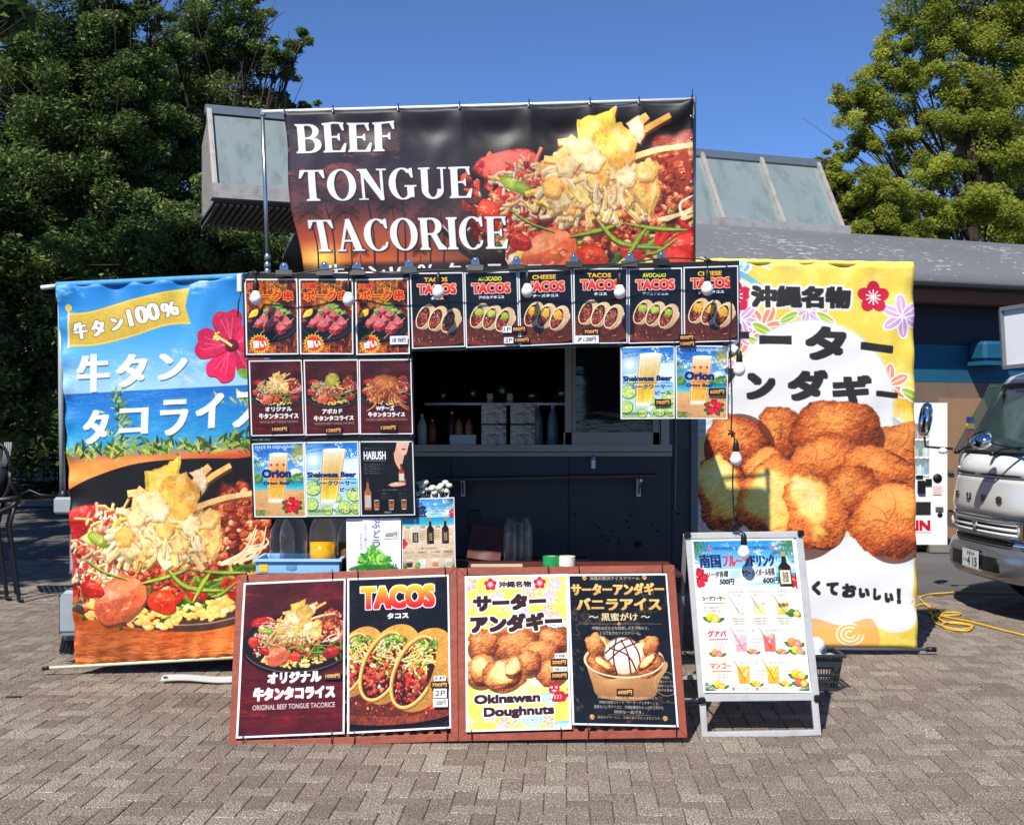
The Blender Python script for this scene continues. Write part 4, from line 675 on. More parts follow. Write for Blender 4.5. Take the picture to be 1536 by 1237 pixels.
def fruit(c, x, y, r, col, inn):
    c.fill([ell(x - r * 1.2, y + r * .4, r * .9, r * .4, 30), ell(x + r * 1.3, y + r * .5, r * .9, r * .35, -25)], (60, 120, 50)); c.blob(x - r * .6, y - r * .1, r * .85, r * .85, 0, col, tuple(v * .6 for v in col), None, .08, 6, .3); c.fill(ell(x + r * .35, y + r * .2, r * .8, r * .75), col); c.fill(ell(x + r * .35, y + r * .2, r * .66, r * .6), inn, 1, .3)
    for i in range(8): a = i * .785; c.line([(x + r * .35, y + r * .2), (x + r * .35 + math.cos(a) * r * .6, y + r * .2 + math.sin(a) * r * .55)], r * .06, (255, 245, 220), .8)
def drink_menu():
    c = Cv(420, 1.414, (252, 244, 230), 61); H = c.H
    t = Cv(420, 1.414, (0, 0, 0), 62); beach(t, 32, 42, sky=((30, 130, 215), (150, 210, 245)), seac=((20, 140, 200), (110, 215, 225)), sand=(240, 222, 190)); clouds(t, 0, 30, .6, .9, 5)
    m = np.clip((46 - c.yy) / 4, 0, 1)[..., None]; c.a = t.a * m + c.a * (1 - m)
    for x, y, A in ((0, 0, (10, 35, 60, 85)), (100, 0, (100, 125, 150, 170)), (2, 141, (-80, -50, -20)), (98, 141, (-100, -130, -160))):
        for a in A: palm_leaf(c, x, y, 20 if y < 9 else 12, a, (40, 96, 50), 10, 1.3); palm_leaf(c, x, y + 2, 15 if y < 9 else 9, a + 12, (84, 140, 60), 8, 1.0)
    N = (22, 34, 80); c.T('沖縄の太陽を感じる、フルーツで贅沢な味わい', 20, 7, 76, 10.5, N, .15); hib(c, 17, 8.5, 2); hib(c, 79, 8.5, 2)
    c.T('南国', 6, 14, 27, 27, N, .6, .4); c.T('フルーツ', 28, 15.5, 55, 26, (206, 50, 60), .5, .4); c.T('ドリンク', 56, 15, 79, 26, N, .5, .4); palm(c, 81, 22, 8, 5, (30, 80, 60))
    c.fill(np.array([(10, 29), (79, 26.5), (80, 41), (11, 44)]), (246, 240, 226), .85); c.T('ソーダ各種', 12, 30, 33, 36, (30, 30, 34), .3, rot=-3, shear=.15); c.T('サワー ハイボール各種', 46, 28, 78, 35, (30, 30, 34), .3, rot=-3, shear=.1); c.T('500円', 24, 37, 38, 43, (30, 30, 34), .4, shear=.15); c.T('600円', 66, 36, 82, 42, (30, 30, 34), .4, shear=.15); c.fill(np.array([(34, 29.5), (45, 29), (45, 36), (34, 37)]), (190, 220, 236)); [c.T('ノンアルコール', 35, 30.5 + i * 2.2, 44, 32 + i * 2.2, (40, 80, 140)) for i in range(3)]
    flower(c, 4, 36, 9, (206, 20, 34)); flower(c, 98, 40, 7, (206, 20, 34)); bottle(c, 88, 13, 45, 12, (28, 18, 14), (236, 216, 186), (190, 150, 70))
    def panel(x0, y0, x1, y1):
        c.fill([ribbon(np.array([(x0, y0), (x1, y0), (x1, y1), (x0, y1), (x0, y0)]), .35)], (226, 206, 180), .9)
    panel(3, 47, 97, 80); panel(3, 82, 97, 109); panel(3, 111, 97, 136)
    gl = lambda x, y, w, h, a, b: (c.fill(np.array([(x - w * .5, y), (x + w * .5, y), (x + w * .42, y + h), (x - w * .42, y + h)]), a, .9, .25, 4, b), c.fill([ribbon([(x - w * .5, y - h * .12), (x - w * .42, y + h)], .4), ribbon([(x + w * .5, y - h * .12), (x + w * .42, y + h)], .4), ribbon(ell(x, y - h * .1, w * .5, h * .06), .3)], (150, 160, 160), .8), c.scatter(x, y + h * .3, w * .35, h * .3, 9, [(255, 255, 255), tuple(min(255, v * 1.15) for v in a)], 1.2, 2, 1.1, 0, .5), c.line([(x - w * .7, y - h * .35), (x + w * .1, y + h * .85)], .7, tuple(v * .6 for v in b)))
    c.T('シークワーサー', 6, 53, 28, 58, (80, 60, 30), .4); c.line([(8, 60), (28, 59.5)], 1, (110, 150, 70)); [c.T('爽やかな酸味と香りが', 7, 63 + i * 3, 22 + i * 4, 65 + i * 3, (70, 60, 50), .1) for i in range(2)]; fruit(c, 15, 73, 5, (244, 176, 30), (250, 206, 60))
    for x, t1, a, b in ((39, 'ソーダ', (226, 228, 214), (214, 218, 200)), (60, 'サワー', (232, 228, 190), (222, 214, 130)), (82, 'ハイボール', (250, 226, 150), (232, 180, 60))):
        c.T('シークワーサー', x - 8, 48.5, x + 8, 50.8, (60, 50, 40), .15); c.T(t1, x - 4, 51.5, x + 4, 53.8, (60, 50, 40), .15); gl(x, 57, 12, 14, a, b); [c.T('沖縄果実の爽快な', x - 7 + j, 73.5 + j * 2.3, x + 7 - j, 75.2 + j * 2.3, (70, 60, 50), .1) for j in range(3)]; panel(x - 10.5, 47.5, x + 10.5, 79.5)
    c.T('準備中', 78, 60, 88, 64, (40, 40, 30), .2, rot=-4); fruit(c, 93, 69, 4.5, (60, 110, 40), (246, 190, 40))
    for y, jp, col, fc, gi, gcol in ((82, 'グアバ', (206, 50, 80), (240, 130, 60), (244, 110, 120), ((246, 190, 196), (240, 150, 160), (244, 110, 100), (236, 80, 70))), (111, 'マンゴー', (210, 96, 50), (250, 170, 30), (252, 186, 50), ((254, 196, 40), (250, 160, 20), (254, 200, 50), (248, 150, 20)))):
        c.T(jp, 8, y + 3, 26 + (jp == 'マンゴー') * 2, y + 9, col, .4, .2); c.line([(9, y + 11.5), (27, y + 11)], 1, col); [c.T('やさしい甘みと香りの', 8, y + 13.5 + i * 2.6, 25 - i, y + 15.2 + i * 2.6, (70, 60, 50), .1) for i in range(3)]; fruit(c, 16, y + 23.5, 4, fc, gi)
        for x, t1, a, b in ((41, 'ソーダ', gcol[0], gcol[1]), (68, 'サワー', gcol[2], gcol[3])):
            c.T(jp + t1, x - 5, y + 2, x + 12, y + 4.6, (70, 50, 40), .1); gl(x - 2, y + 6.5, 12, 16, a, b); [c.T('なめらかな口当たり', x + 9, y + 10 + j * 3, x + 19 - j * 1.5, y + 12 + j * 3, (70, 60, 50), .1) for j in range(3)]
            fruit(c, x + 9, y + 22, 3.2, fc, gi)
        fruit(c, 90, y + 14, 5, fc, gi); fruit(c, 92, y + 21, 4.6, (230, 80, 60) if y > 100 else (200, 190, 40), gi)
    hib(c, 28, 138, 1.5); c.T('アルコールあり', 31, 136.8, 43, 139, (70, 60, 50), .1); hib(c, 50, 138, 1.5); c.T('よく混ぜてください', 53, 136.8, 68, 139, (70, 60, 50), .1); c.T('Enjoy!', 74, 136.3, 84, 139.5, (190, 150, 80), .1, shear=.3)
    c.border(1.6, (248, 248, 246)); return c
def top_banner():
    c = Cv(1100, .42, (30, 26, 40), 71); H = c.H; r = c.r
    L = np.clip((c.xx) / 62, 0, 1)[..., None]; y = c.yy / H
    st = [(0, (22, 20, 30)), (.3, (44, 34, 50)), (.55, (84, 50, 58)), (.75, (176, 74, 44)), (.9, (226, 104, 44)), (.93, (60, 26, 24)), (1, (30, 18, 20))]
    a = np.stack([np.interp(y, [t[0] for t in st], [t[1][i] / 255 for t in st]) for i in range(3)], -1); c.a = (a * (1 - L ** 2) + c3((16, 15, 20)) * L ** 2).astype(np.float32)
    cl = np.clip((c.nz(NM, 3, 9, 4) - .56) * 6, 0, 1) * np.clip(1 - np.abs(c.yy - 12) / 12, 0, 1) * np.clip(1 - c.xx / 45, 0, 1); c.a += (c3((226, 110, 84)) - c.a) * (cl * .8)[..., None]
    c.glow(5, 37, 9, 5, (255, 226, 90), 1, 1.2)
    for x, y0, h, q in ((4, 40, 14, 4.2), (8.5, 40, 17, 4.6), (13, 40, 14, 3.8), (19, 40, 17.5, 4.8), (25, 40, 15, 4.4), (27, 40, 22, 4.5), (33.5, 40, 12, 4), (37, 40, 15, 4.4), (31, 39, 3.2, 2.2), (15.5, 39, 3.4, 2.4)): palm(c, x, y0, h, q, (26, 16, 20))
    c.blob(48, 33, 5, 9, -30, (40, 26, 28), (16, 10, 14), (90, 70, 80), .1, 4, .4)
    c.line([(37, 29), (44, 37), (56, 42)], .5, (190, 170, 170)); c.fill(curve([(37.5, 30), (45, 37), (60, 43), (60, 44), (44, 38), (37, 31)], 5), (20, 14, 16))
    c.fill(ell(78, 24, 34, 19), (26, 18, 18)); c.scatter(52, 24, 9, 12, 130, REDS + CREAM[:1] + [(90, 20, 16)], .5, 1.4); c.scatter(97, 26, 8, 14, 110, REDS + CREAM + GREEN, .5, 1.3); c.strips(80, 37, 26, 6, 90, GREEN + REDS + CHEESE, 7, .9, 0, .5, 60)
    tacorice(c, 76, 26, 25, plate=False, det=1.25); c.blob(96, 40, 6, 4.5, 20, (206, 50, 40), (110, 16, 14), (250, 130, 110), .15, 4, .3, .3)
    c.photo(.35, (1.2, 1.08, .95), 1, np.clip((c.xx - 40) / 8, 0, 1)); W = (240, 240, 238)
    for t, b, g in (('BEEF', (2.2, 3.2, 27, 10.8), .05), ('TONGUE', (2.6, 15, 45.5, 23), .07), ('TACORICE', (3.2, 27.4, 54, 35.6), .06)): c.T('', *b, W, .12, .06, tri=serif_tris(t, g), shadow=((10, 8, 10), .25, .25, .2))
    c.T('牛タン100％ タコライス', 6, 38.6, 63, 43.8, W, .05, .22, shadow=((10, 8, 10), .2, .2, .1)); return c
def left_banner():
    c = Cv(640, 1.81, (60, 150, 220), 73); H = c.H; r = c.r
    c.vgrad([(0, (24, 128, 208)), (.15, (70, 165, 228)), (.285, (170, 214, 240)), (.2875, (16, 104, 196)), (.36, (26, 132, 206)), (.43, (50, 160, 214)), (.46, (226, 130, 66)), (.52, (232, 140, 80)), (.87, (186, 92, 40)), (1, (222, 150, 90))])
    m = np.clip((c.nz(NM, 1.6, 2.6, 5) - .47) * 3.5, 0, 1) * (c.yy < 51); c.a += (c3((238, 244, 248)) - c.a) * (m * .75)[..., None]
    c.grain(NF, 5, 30, (140, 215, 240), .35, .5, .8, 2, ((c.yy > 52) & (c.yy < 80)).astype(np.float32)); c.grain(NM, 1, 1, (206, 84, 40), .7, .4, .7, 3, ((c.yy > 84) & (c.xx > 42)).astype(np.float32)); c.grain(NF, .8, 9, (120, 50, 20), .6, .45, .75, 5, (c.yy > 157).astype(np.float32))
    F = curve([(4.5, 13.5), (16, 13), (34, 8.5), (50, 5.5), (62, 4.2)], 6); G = curve([(62.5, 21.5), (50, 22), (34, 26.5), (18, 29.5), (4, 29.5)], 6)
    c.fill(np.vstack([F, [(60, 13)], G]), (226, 192, 70), 1, .08, 2, (206, 170, 56)); c.fill([ribbon(F + (0, .6), .35), ribbon(G - (0, .6), .35)], (246, 224, 130)); c.line([(5, 12), (3.5, 30)], .9, (225, 220, 200)); c.fill(ell(5, 11, 1.6, 1.8), (236, 204, 80))
    for ch, x0, y0, x1, y1, ro in (('牛', 6.5, 18, 13.5, 26, -6), ('タ', 15, 17.5, 22, 25, -8), ('ン', 24.5, 16.5, 31, 22.5, -10), ('100', 32.5, 11.5, 48, 20, -12), ('％', 48.5, 10.5, 57, 17.5, -10)): c.T(ch, x0, y0, x1, y1, (248, 248, 246), .35, .6, out=[((60, 44, 20), .35)], rot=ro)
    flower(c, 82, 33, 17, (226, 28, 84), -100); c.fill([ell(90, 47, 6, 2.4, 20), ell(97, 52, 9, 4, 40)], (110, 160, 50), 1, .3)
    def bush(x, y, s, n):
        for i in range(n):
            a = r.uniform(-170, -10); b = math.radians(a); q = s * r.uniform(.3, 1); X = x + r.normal(0, s * .5); Y = y + r.normal(0, s * .25); col = [(70, 104, 30), (150, 170, 60), (196, 200, 90), (40, 70, 24)][int(r.integers(4))]
            c.fill(ribbon(curve([(X, Y), (X + math.cos(b) * q * .5, Y + math.sin(b) * q * .5), (X + math.cos(b) * q, Y + math.sin(b) * q)], 4), .2, .1, q * .24), col, 1, .2)
    for k in range(9): bush(27 + r.normal(0, 1.5), 52 + k * 3.4, 5.5, 9)
    for x in range(0, 104, 5): bush(x, 81, 7, 12)
    for x, y in ((90, 60), (96, 66), (100, 56), (92, 74), (84, 78), (98, 76)): bush(x, y, 9, 12)
    c.grain(NS, 1, 1, (232, 136, 74), 0, .4, .6); bandm = np.clip((c.yy - 82.5) / 2.5, 0, 1) * np.clip((95 - c.yy) / 3, 0, 1); col = c3((236, 160, 90)) * (1 - np.clip((c.xx - 40) / 30, 0, 1))[..., None] + c3((210, 92, 52)) * np.clip((c.xx - 40) / 30, 0, 1)[..., None]; c.a += (col - c.a) * bandm[..., None]
    W = (246, 247, 248); sh = ((40, 60, 80), .5, .6, .25)
    for ch, x0, y0, x1, y1 in (('牛', 7, 33.5, 23.5, 51.5), ('タ', 26.5, 34.5, 41.5, 50), ('ン', 46.5, 35, 60.5, 47.5), ('タ', 8.5, 60, 22, 76), ('コ', 27, 60, 41.5, 72.5), ('ラ', 47, 57, 60.5, 74), ('イ', 64, 55, 77.5, 71.5), ('ス', 82, 55, 98, 72)): c.T(ch, x0, y0, x1, y1, W, .65, .85, shadow=sh, shear=.06)
    # the plate
    c.fill(curve([(-6, 100), (12, 92), (40, 86), (80, 86.5), (106, 92), (106, 150), (60, 163), (20, 158), (-6, 148), (-6, 100)], 8), (14, 11, 12))
    c.fill(curve([(-6, 142), (12, 154), (36, 160), (70, 161), (106, 152), (106, 158), (70, 167.5), (34, 165), (8, 158), (-6, 150), (-6, 142)], 8), (70, 52, 46), 1, .2); c.fill(ribbon(curve([(-4, 148), (16, 157), (40, 163), (70, 164), (104, 157)], 8), .7), (210, 190, 190), .6); c.fill(ribbon(curve([(0, 141), (16, 151), (40, 157), (70, 158), (104, 149)], 8), .6), (150, 100, 80), .7)
    c.scatter(8, 126, 12, 20, 160, REDS + CREAM + [(120, 20, 20)], .8, 2.2); c.strips(94, 132, 14, 14, 60, [(120, 70, 40), (206, 160, 110), (160, 110, 70), (110, 130, 50)], 12, 1.3, -20, .7, 50); c.strips(70, 146, 34, 8, 70, GREEN + CHEESE, 11, 2, 0, .5, 50)
    tacorice(c, 46.5, 131, 46, plate=False, det=1.5); c.blob(1, 116, 9, 5, 0, (150, 20, 30), (60, 6, 12), (220, 90, 90), .15, 4, .3, .3)
    c.photo(.3, (1.18, 1.07, .95), 1, np.clip((c.yy - 84) / 3, 0, 1)); return c
def right_banner():
    c = Cv(640, 1.73, (250, 216, 60), 75); bingata(c, 12, 46, 1.15); r = c.r
    c.fill(ell(54, 62, 37, 37), (206, 226, 232), .6); c.fill(ell(54, 62, 36, 36), (240, 240, 240)); c.glow(50, 100, 70, 46, (228, 224, 222), 1, .35)
    for a in np.linspace(0, 3.14, 8): c.fill(ell(54 - 36 * math.cos(a) * 1.0, 158 - 16 * math.sin(a), 10, 8), (240, 240, 240))
    c.fill(np.array([(14, 120), (100, 125), (98, 152), (90, 158), (14, 158)]), (240, 240, 240)); c.fill(ell(56, 156, 42, 9), (240, 240, 240))
    K = (34, 34, 34); hib(c, 20, 15.5, 7, (206, 20, 60)); hib(c, 82, 15, 7, (206, 20, 60)); c.T('沖縄名物', 27, 10.5, 72, 20.5, K, 1.0, .2, out=[((244, 242, 236), 1.4)])
    for ch, x0, y0, x1, y1, ro in (('サ', 8, 28, 26, 44, 0), ('ー', 30.5, 33, 45, 37, 0), ('タ', 51, 28.5, 69.5, 44, 2), ('ー', 76, 36, 90.5, 39.5, 7), ('ア', 5, 48, 20, 63, 0), ('ン', 24.5, 50, 37.5, 62, 0), ('ダ', 43, 48, 61, 62.5, 2), ('ギ', 63, 50, 80.5, 63.5, 2), ('ー', 82.5, 57.5, 92.5, 60, 6)): c.T(ch, x0, y0, x1, y1, K, 1.5, .2, rot=ro)
    for D_ in ((40, 80, 13, 14, 20, 0, 1), (94, 84, 14, 15, -20, 0, 0), (66, 76, 19, 13, 3, 0, 1), (20, 82, 16, 17, 0, 0, 1), (33, 95, 10, 10, 0, 0, 1), (56, 90, 18, 12, -12, 0, 0), (85, 93, 17, 11, 22, 0, 0), (71, 105, 12, 14, 30, 0, 1), (13, 102, 11, 18, -14, 1, 0), (46, 114, 20, 18, 0, 0, 0), (37, 106, 15, 17, 20, 1, 0), (55, 111, 12, 17, -24, 1, 0), (89, 116, 16, 17, 0, 0, 1)): dough(c, *D_)
    c.photo(.2, (1.16, 1.08, .98), 1, ((c.yy > 60) & (c.yy < 138)) * np.clip((c.a.max(-1) - c.a.min(-1) - .12) * 8, 0, 1).astype(np.float32))
    for ch, x0, y0, x1, y1 in (('く', 53, 143, 57, 149.5), ('て', 59.5, 143.5, 65, 149.5), ('お', 66.5, 144, 73, 150.5), ('い', 74, 146, 79, 150.5), ('し', 80.5, 146, 84, 151.5), ('い', 85.5, 148, 89.5, 152.5), ('！', 91, 146, 93, 153)): c.T(ch, x0, y0, x1, y1, K, .8)
    for ch, x0 in () if False else (('サ', 14), ('ク', 22), ('サ', 30), ('ク', 38), ('し', 46)): c.T(ch, x0, 142, x0 + 5.5, 149, K, .8)
    c.fill(curve([(40, 168), (52, 160), (66, 163), (80, 160), (80, 175), (40, 175), (40, 168)], 5), (246, 176, 90), .8); [c.fill(ribbon(ell(70, 167, q, q * .8, 0, 30, 0, 300), .8), (255, 244, 210)) for q in (2, 4, 6)]
    return c
def tag_art(txt, style='gold'):
    c = Cv(96, .42, (18, 16, 16), 3)
    if style == 'gold': c.T(txt, 8, 8, 92, 34, (250, 190, 90), 2.2, grad=(226, 120, 50))
    else: c.a[:] = c3((232, 232, 228)); c.T(txt, 12, 8, 88, 34, (30, 30, 32), .9, shear=.12)
    return c
def plate_art():
    c = Cv(160, .5, (226, 228, 224), 3); K = (24, 60, 44); c.T('多摩 830', 30, 5, 78, 16, K, .6); c.T('さ', 6, 26, 14, 36, K, .7); c.T('･4 15', 20, 19, 94, 45, K, 2.0)
    c.fill(ribbon(np.array([(2, 2), (98, 2), (98, 48), (2, 48), (2, 2)]), 1), K, .6); return c
def brand_art():
    c = Cv(256, .3, (236, 236, 234), 3); c.T('KIRIN', 3, 3, 97, 27, (196, 24, 44), 3.2); return c
# ------------------------------------------------------------------ the ground
m_black = mat('black_plastic', (18, 18, 20), .45); m_steel = mat('galvanised_pipe', (165, 168, 172), .32, .9, .08); m_alu = mat('brushed_aluminium', (176, 176, 174), .5, .15, .06, 20, dirt=(120, 118, 112), dscale=9, damt=.35)
m_white = mat('white_plastic', (232, 232, 230), .4); m_dark = mat('dark_metal', (30, 31, 34), .5, .4)
def paver_mat(single):
    m = bpy.data.materials.new('paving_brick_face'); m.use_nodes = True; t = m.node_tree; b = t.nodes['Principled BSDF']; N = t.nodes.new; L = t.links.new
    if single: a = N('ShaderNodeObjectInfo'); tone = a.outputs['Color']
    else: a = N('ShaderNodeAttribute'); a.attribute_name = 'tone'; tone = a.outputs['Color']
    g = N('ShaderNodeNewGeometry'); sep = N('ShaderNodeSeparateColor'); L(tone, sep.inputs[0])
    r = N('ShaderNodeValToRGB'); e = r.color_ramp.elements; e[0].position = 0; e[0].color = (.118, .083, .066, 1); e[1].position = 1; e[1].color = (.165, .145, .115, 1); q = e.new(.45); q.color = (.135, .096, .078, 1); q = e.new(.75); q.color = (.142, .12, .098, 1); L(sep.outputs[0], r.inputs[0])
    def nz(scale, det=3, ro=.6): n = N('ShaderNodeTexNoise'); n.inputs['Scale'].default_value = scale; n.inputs['Detail'].default_value = det; n.inputs['Roughness'].default_value = ro; L(g.outputs['Position'], n.inputs[0]); return n
    s1 = nz(115, 2, .7); rr = N('ShaderNodeValToRGB'); rr.color_ramp.elements[0].position = .47; rr.color_ramp.elements[1].position = .58; L(s1.outputs[0], rr.inputs[0])
    k = N('ShaderNodeMath'); k.operation = 'MULTIPLY_ADD'; k.inputs[1].default_value = .48; k.inputs[2].default_value = .34; L(sep.outputs[0], k.inputs[0]); kk = N('ShaderNodeMath'); kk.operation = 'MULTIPLY'; L(rr.outputs[0], kk.inputs[0]); L(k.outputs[0], kk.inputs[1])
    m1 = N('ShaderNodeMix'); m1.data_type = 'RGBA'; L(kk.outputs[0], m1.inputs[0]); L(r.outputs[0], m1.inputs[6]); m1.inputs[7].default_value = (.72, .63, .50, 1)
    s2 = nz(140, 2); r2 = N('ShaderNodeValToRGB'); r2.color_ramp.elements[0].position = .38; r2.color_ramp.elements[1].position = .50; L(s2.outputs[0], r2.inputs[0]); m2 = N('ShaderNodeMix'); m2.data_type = 'RGBA'; L(r2.outputs[0], m2.inputs[0]); m2.inputs[6].default_value = (.075, .058, .05, 1); L(m1.outputs[2], m2.inputs[7])
    s3 = nz(1.1, 6, .7); r3 = N('ShaderNodeValToRGB'); r3.color_ramp.elements[0].position = .36; r3.color_ramp.elements[0].color = (.66, .64, .62, 1); r3.color_ramp.elements[1].position = .62; L(s3.outputs[0], r3.inputs[0]); m3 = N('ShaderNodeMix'); m3.data_type = 'RGBA'; m3.blend_type = 'MULTIPLY'; m3.inputs[0].default_value = .75; L(m2.outputs[2], m3.inputs[6]); L(r3.outputs[0], m3.inputs[7])
    s4 = nz(7, 4, .6); r4 = N('ShaderNodeValToRGB'); r4.color_ramp.elements[0].position = .24; r4.color_ramp.elements[0].color = (.45, .43, .42, 1); r4.color_ramp.elements[1].position = .32; L(s4.outputs[0], r4.inputs[0]); m4 = N('ShaderNodeMix'); m4.data_type = 'RGBA'; m4.blend_type = 'MULTIPLY'; m4.inputs[0].default_value = 1; L(m3.outputs[2], m4.inputs[6]); L(r4.outputs[0], m4.inputs[7])
    L(m4.outputs[2], b.inputs['Base Color']); b.inputs['Roughness'].default_value = .85; b.inputs['Specular IOR Level'].default_value = .3
    bp = N('ShaderNodeBump'); bp.inputs['Strength'].default_value = .5; bp.inputs['Distance'].default_value = .002; L(s1.outputs[0], bp.inputs['Height']); L(bp.outputs[0], b.inputs['Normal']); return m
m_joint = mat('sandy_joint', (80, 69, 60), .95, vary=.3, scale=30)
def far_paving_mat():
    m = bpy.data.materials.new('asphalt'); m.use_nodes = True; t = m.node_tree; b = t.nodes['Principled BSDF']; N = t.nodes.new; L = t.links.new; g = N('ShaderNodeNewGeometry')
    n = N('ShaderNodeTexNoise'); n.inputs['Scale'].default_value = 90; n.inputs['Detail'].default_value = 3; L(g.outputs['Position'], n.inputs[0]); n2 = N('ShaderNodeTexNoise'); n2.inputs['Scale'].default_value = .7; n2.inputs['Detail'].default_value = 6; L(g.outputs['Position'], n2.inputs[0])
    r = N('ShaderNodeValToRGB'); r.color_ramp.elements[0].position = .35; r.color_ramp.elements[0].color = (.07, .065, .062, 1); r.color_ramp.elements[1].position = .7; r.color_ramp.elements[1].color = (.15, .14, .13, 1); L(n.outputs[0], r.inputs[0])
    r2 = N('ShaderNodeValToRGB'); r2.color_ramp.elements[0].position = .35; r2.color_ramp.elements[0].color = (.7, .69, .68, 1); r2.color_ramp.elements[1].position = .65; L(n2.outputs[0], r2.inputs[0]); x = N('ShaderNodeMix'); x.data_type = 'RGBA'; x.blend_type = 'MULTIPLY'; x.inputs[0].default_value = 1; L(r.outputs[0], x.inputs[6]); L(r2.outputs[0], x.inputs[7]); L(x.outputs[2], b.inputs['Base Color']); b.inputs['Roughness'].default_value = .9; return m
g = MB(); g._add([(-400, -60, -.012), (400, -60, -.012), (400, 900, -.012), (-400, 900, -.012)], [(0, 1, 2, 3)]); tag(g.build('asphalt_ground', far_paving_mat(), origin=(0, 0, 0)), kind='structure')
pv = MB(); pv._add([(-12, 1, -.006), (12, 1, -.006), (12, 12.3, -.006), (3.2, 12.3, -.006), (3.2, 15.5, -.006), (-12, 15.5, -.006)], [(0, 1, 2, 3, 4, 5)])
pavement = tag(pv.build('pavement', m_joint, origin=(0, 0, 0)), kind='structure')
U = .105; GAP = .0024; th0 = math.atan(82 / F)
def brick_corners(i, j, horiz):
    x0, y0 = i * U, j * U; w, h = (2 * U, U) if horiz else (U, 2 * U); return x0 + w / 2, y0 + h / 2, w, h
bricks = []
for j in range(30, 150):
    for i in range(-75, 75):
        c = (i - j) % 4
        if c in (0, 3):
            bx, by, w, h = brick_corners(i, j, c == 0); X = bx * math.cos(th0) + by * math.sin(th0); Y = -bx * math.sin(th0) + by * math.cos(th0)
            if 4.9 < Y < 15.2 and abs(X) < .45 * Y + .35 and (Y < 12.1 or X < 3.0): bricks.append((Y, X, w, h))
bricks.sort()
inview = [b for b in bricks if abs(b[1]) < .427 * b[0] + .05 and b[0] > 5.15]; near = set(inview[:300])
def brick_mesh(mb, X, Y, w, h, z, rz):
    w2, h2 = w / 2 - GAP, h / 2 - GAP; ca, sa = math.cos(-th0 + rz), math.sin(-th0 + rz); c = .0035
    R = lambda x, y, zz: (X + x * ca - y * sa, Y + x * sa + y * ca, zz)
    o = [R(sx * w2, sy * h2, -.012) for sx, sy in ((-1, -1), (1, -1), (1, 1), (-1, 1))] + [R(sx * w2, sy * h2, z - c * .7) for sx, sy in ((-1, -1), (1, -1), (1, 1), (-1, 1))] + [R(sx * (w2 - c), sy * (h2 - c), z) for sx, sy in ((-1, -1), (1, -1), (1, 1), (-1, 1))]
    mb._add(o, [(8, 9, 10, 11)] + [(k, (k + 1) % 4, 4 + (k + 1) % 4, 4 + k) for k in range(4)] + [(4 + k, 4 + (k + 1) % 4, 8 + (k + 1) % 4, 8 + k) for k in range(4)])
pm1 = paver_mat(True); pm2 = paver_mat(False); protos = {}
def btone(): return min(1, max(0, rnd.choice([rnd.gauss(.3, .16), rnd.gauss(.3, .16), rnd.gauss(.55, .15), rnd.gauss(.82, .1)])))
rest = MB(); tones = []
for b in bricks:
    Y, X, w, h = b; t = btone(); z = rnd.gauss(0, .0007); rz = rnd.gauss(0, .006)
    if b in near:
        k = w > h
        if k not in protos: q = MB(); brick_mesh(q, 0, 0, w, h, 0, 0); o = q.build('paving_brick', pm1, pavement); protos[k] = o
        else: o = protos[k].copy(); C.objects.link(o)
        o.location = (X, Y, z); o.rotation_euler = (rnd.gauss(0, .002), rnd.gauss(0, .002), rz); o.color = (t, t, t, 1); o.parent = pavement
    else: brick_mesh(rest, X, Y, w, h, z, rz); tones += [t] * 9
ro = tag(rest.build('paving_bricks', pm2, pavement), kind='stuff'); at = ro.data.attributes.new('tone', 'FLOAT_COLOR', 'FACE'); at.data.foreach_set('color', np.repeat(np.array(tones)[:, None], 4, 1).ravel())

# ------------------------------------------------------------------ building behind: barrel roof, banded wall, roof lantern
TH = math.atan(.374); BU = Vector((math.cos(TH), math.sin(TH), 0)); BN = Vector((-math.sin(TH), math.cos(TH), 0))     # along the facade / into the building
def B(u, n, z, D0=0): return Vector((0, 0, 0)) + BU * u + BN * n + Vector((0, 0, z))
nD = lambda D0: D0 * math.cos(TH)          # distance of a facade line from the camera axis, measured along BN
bl = thing('pavilion_building', 'low pavilion with a weathered grey barrel roof and teal banded wall behind the stall', 'building', B(8, nD(15.6), 0))
def band(name, z0, z1, m, proud=0, u0=3.9, u1=30): return MB()._add([B(u, nD(15.6) - proud + dn, z) for dn in (0, .3) for u, z in ((u0, z0), (u1, z0), (u1, z1), (u0, z1))], [(0, 1, 2, 3), (4, 7, 6, 5), (0, 4, 5, 1), (1, 5, 6, 2), (2, 6, 7, 3), (3, 7, 4, 0)]).build(name, m, bl)
band('wall', 0, 2.335, mat('beige_wall', (118, 98, 80), .85, dirt=(90, 76, 64), dscale=2)); band('wall', 2.34, 2.9, mat('teal_wall', (12, 84, 112), .7, dirt=(10, 60, 84), dscale=2)); band('wall', 2.905, 3.62, mat('navy_wall', (24, 30, 44), .7))
band('eave_board', 3.48, 3.66, mat('brown_fascia', (104, 62, 48), .7), .45)
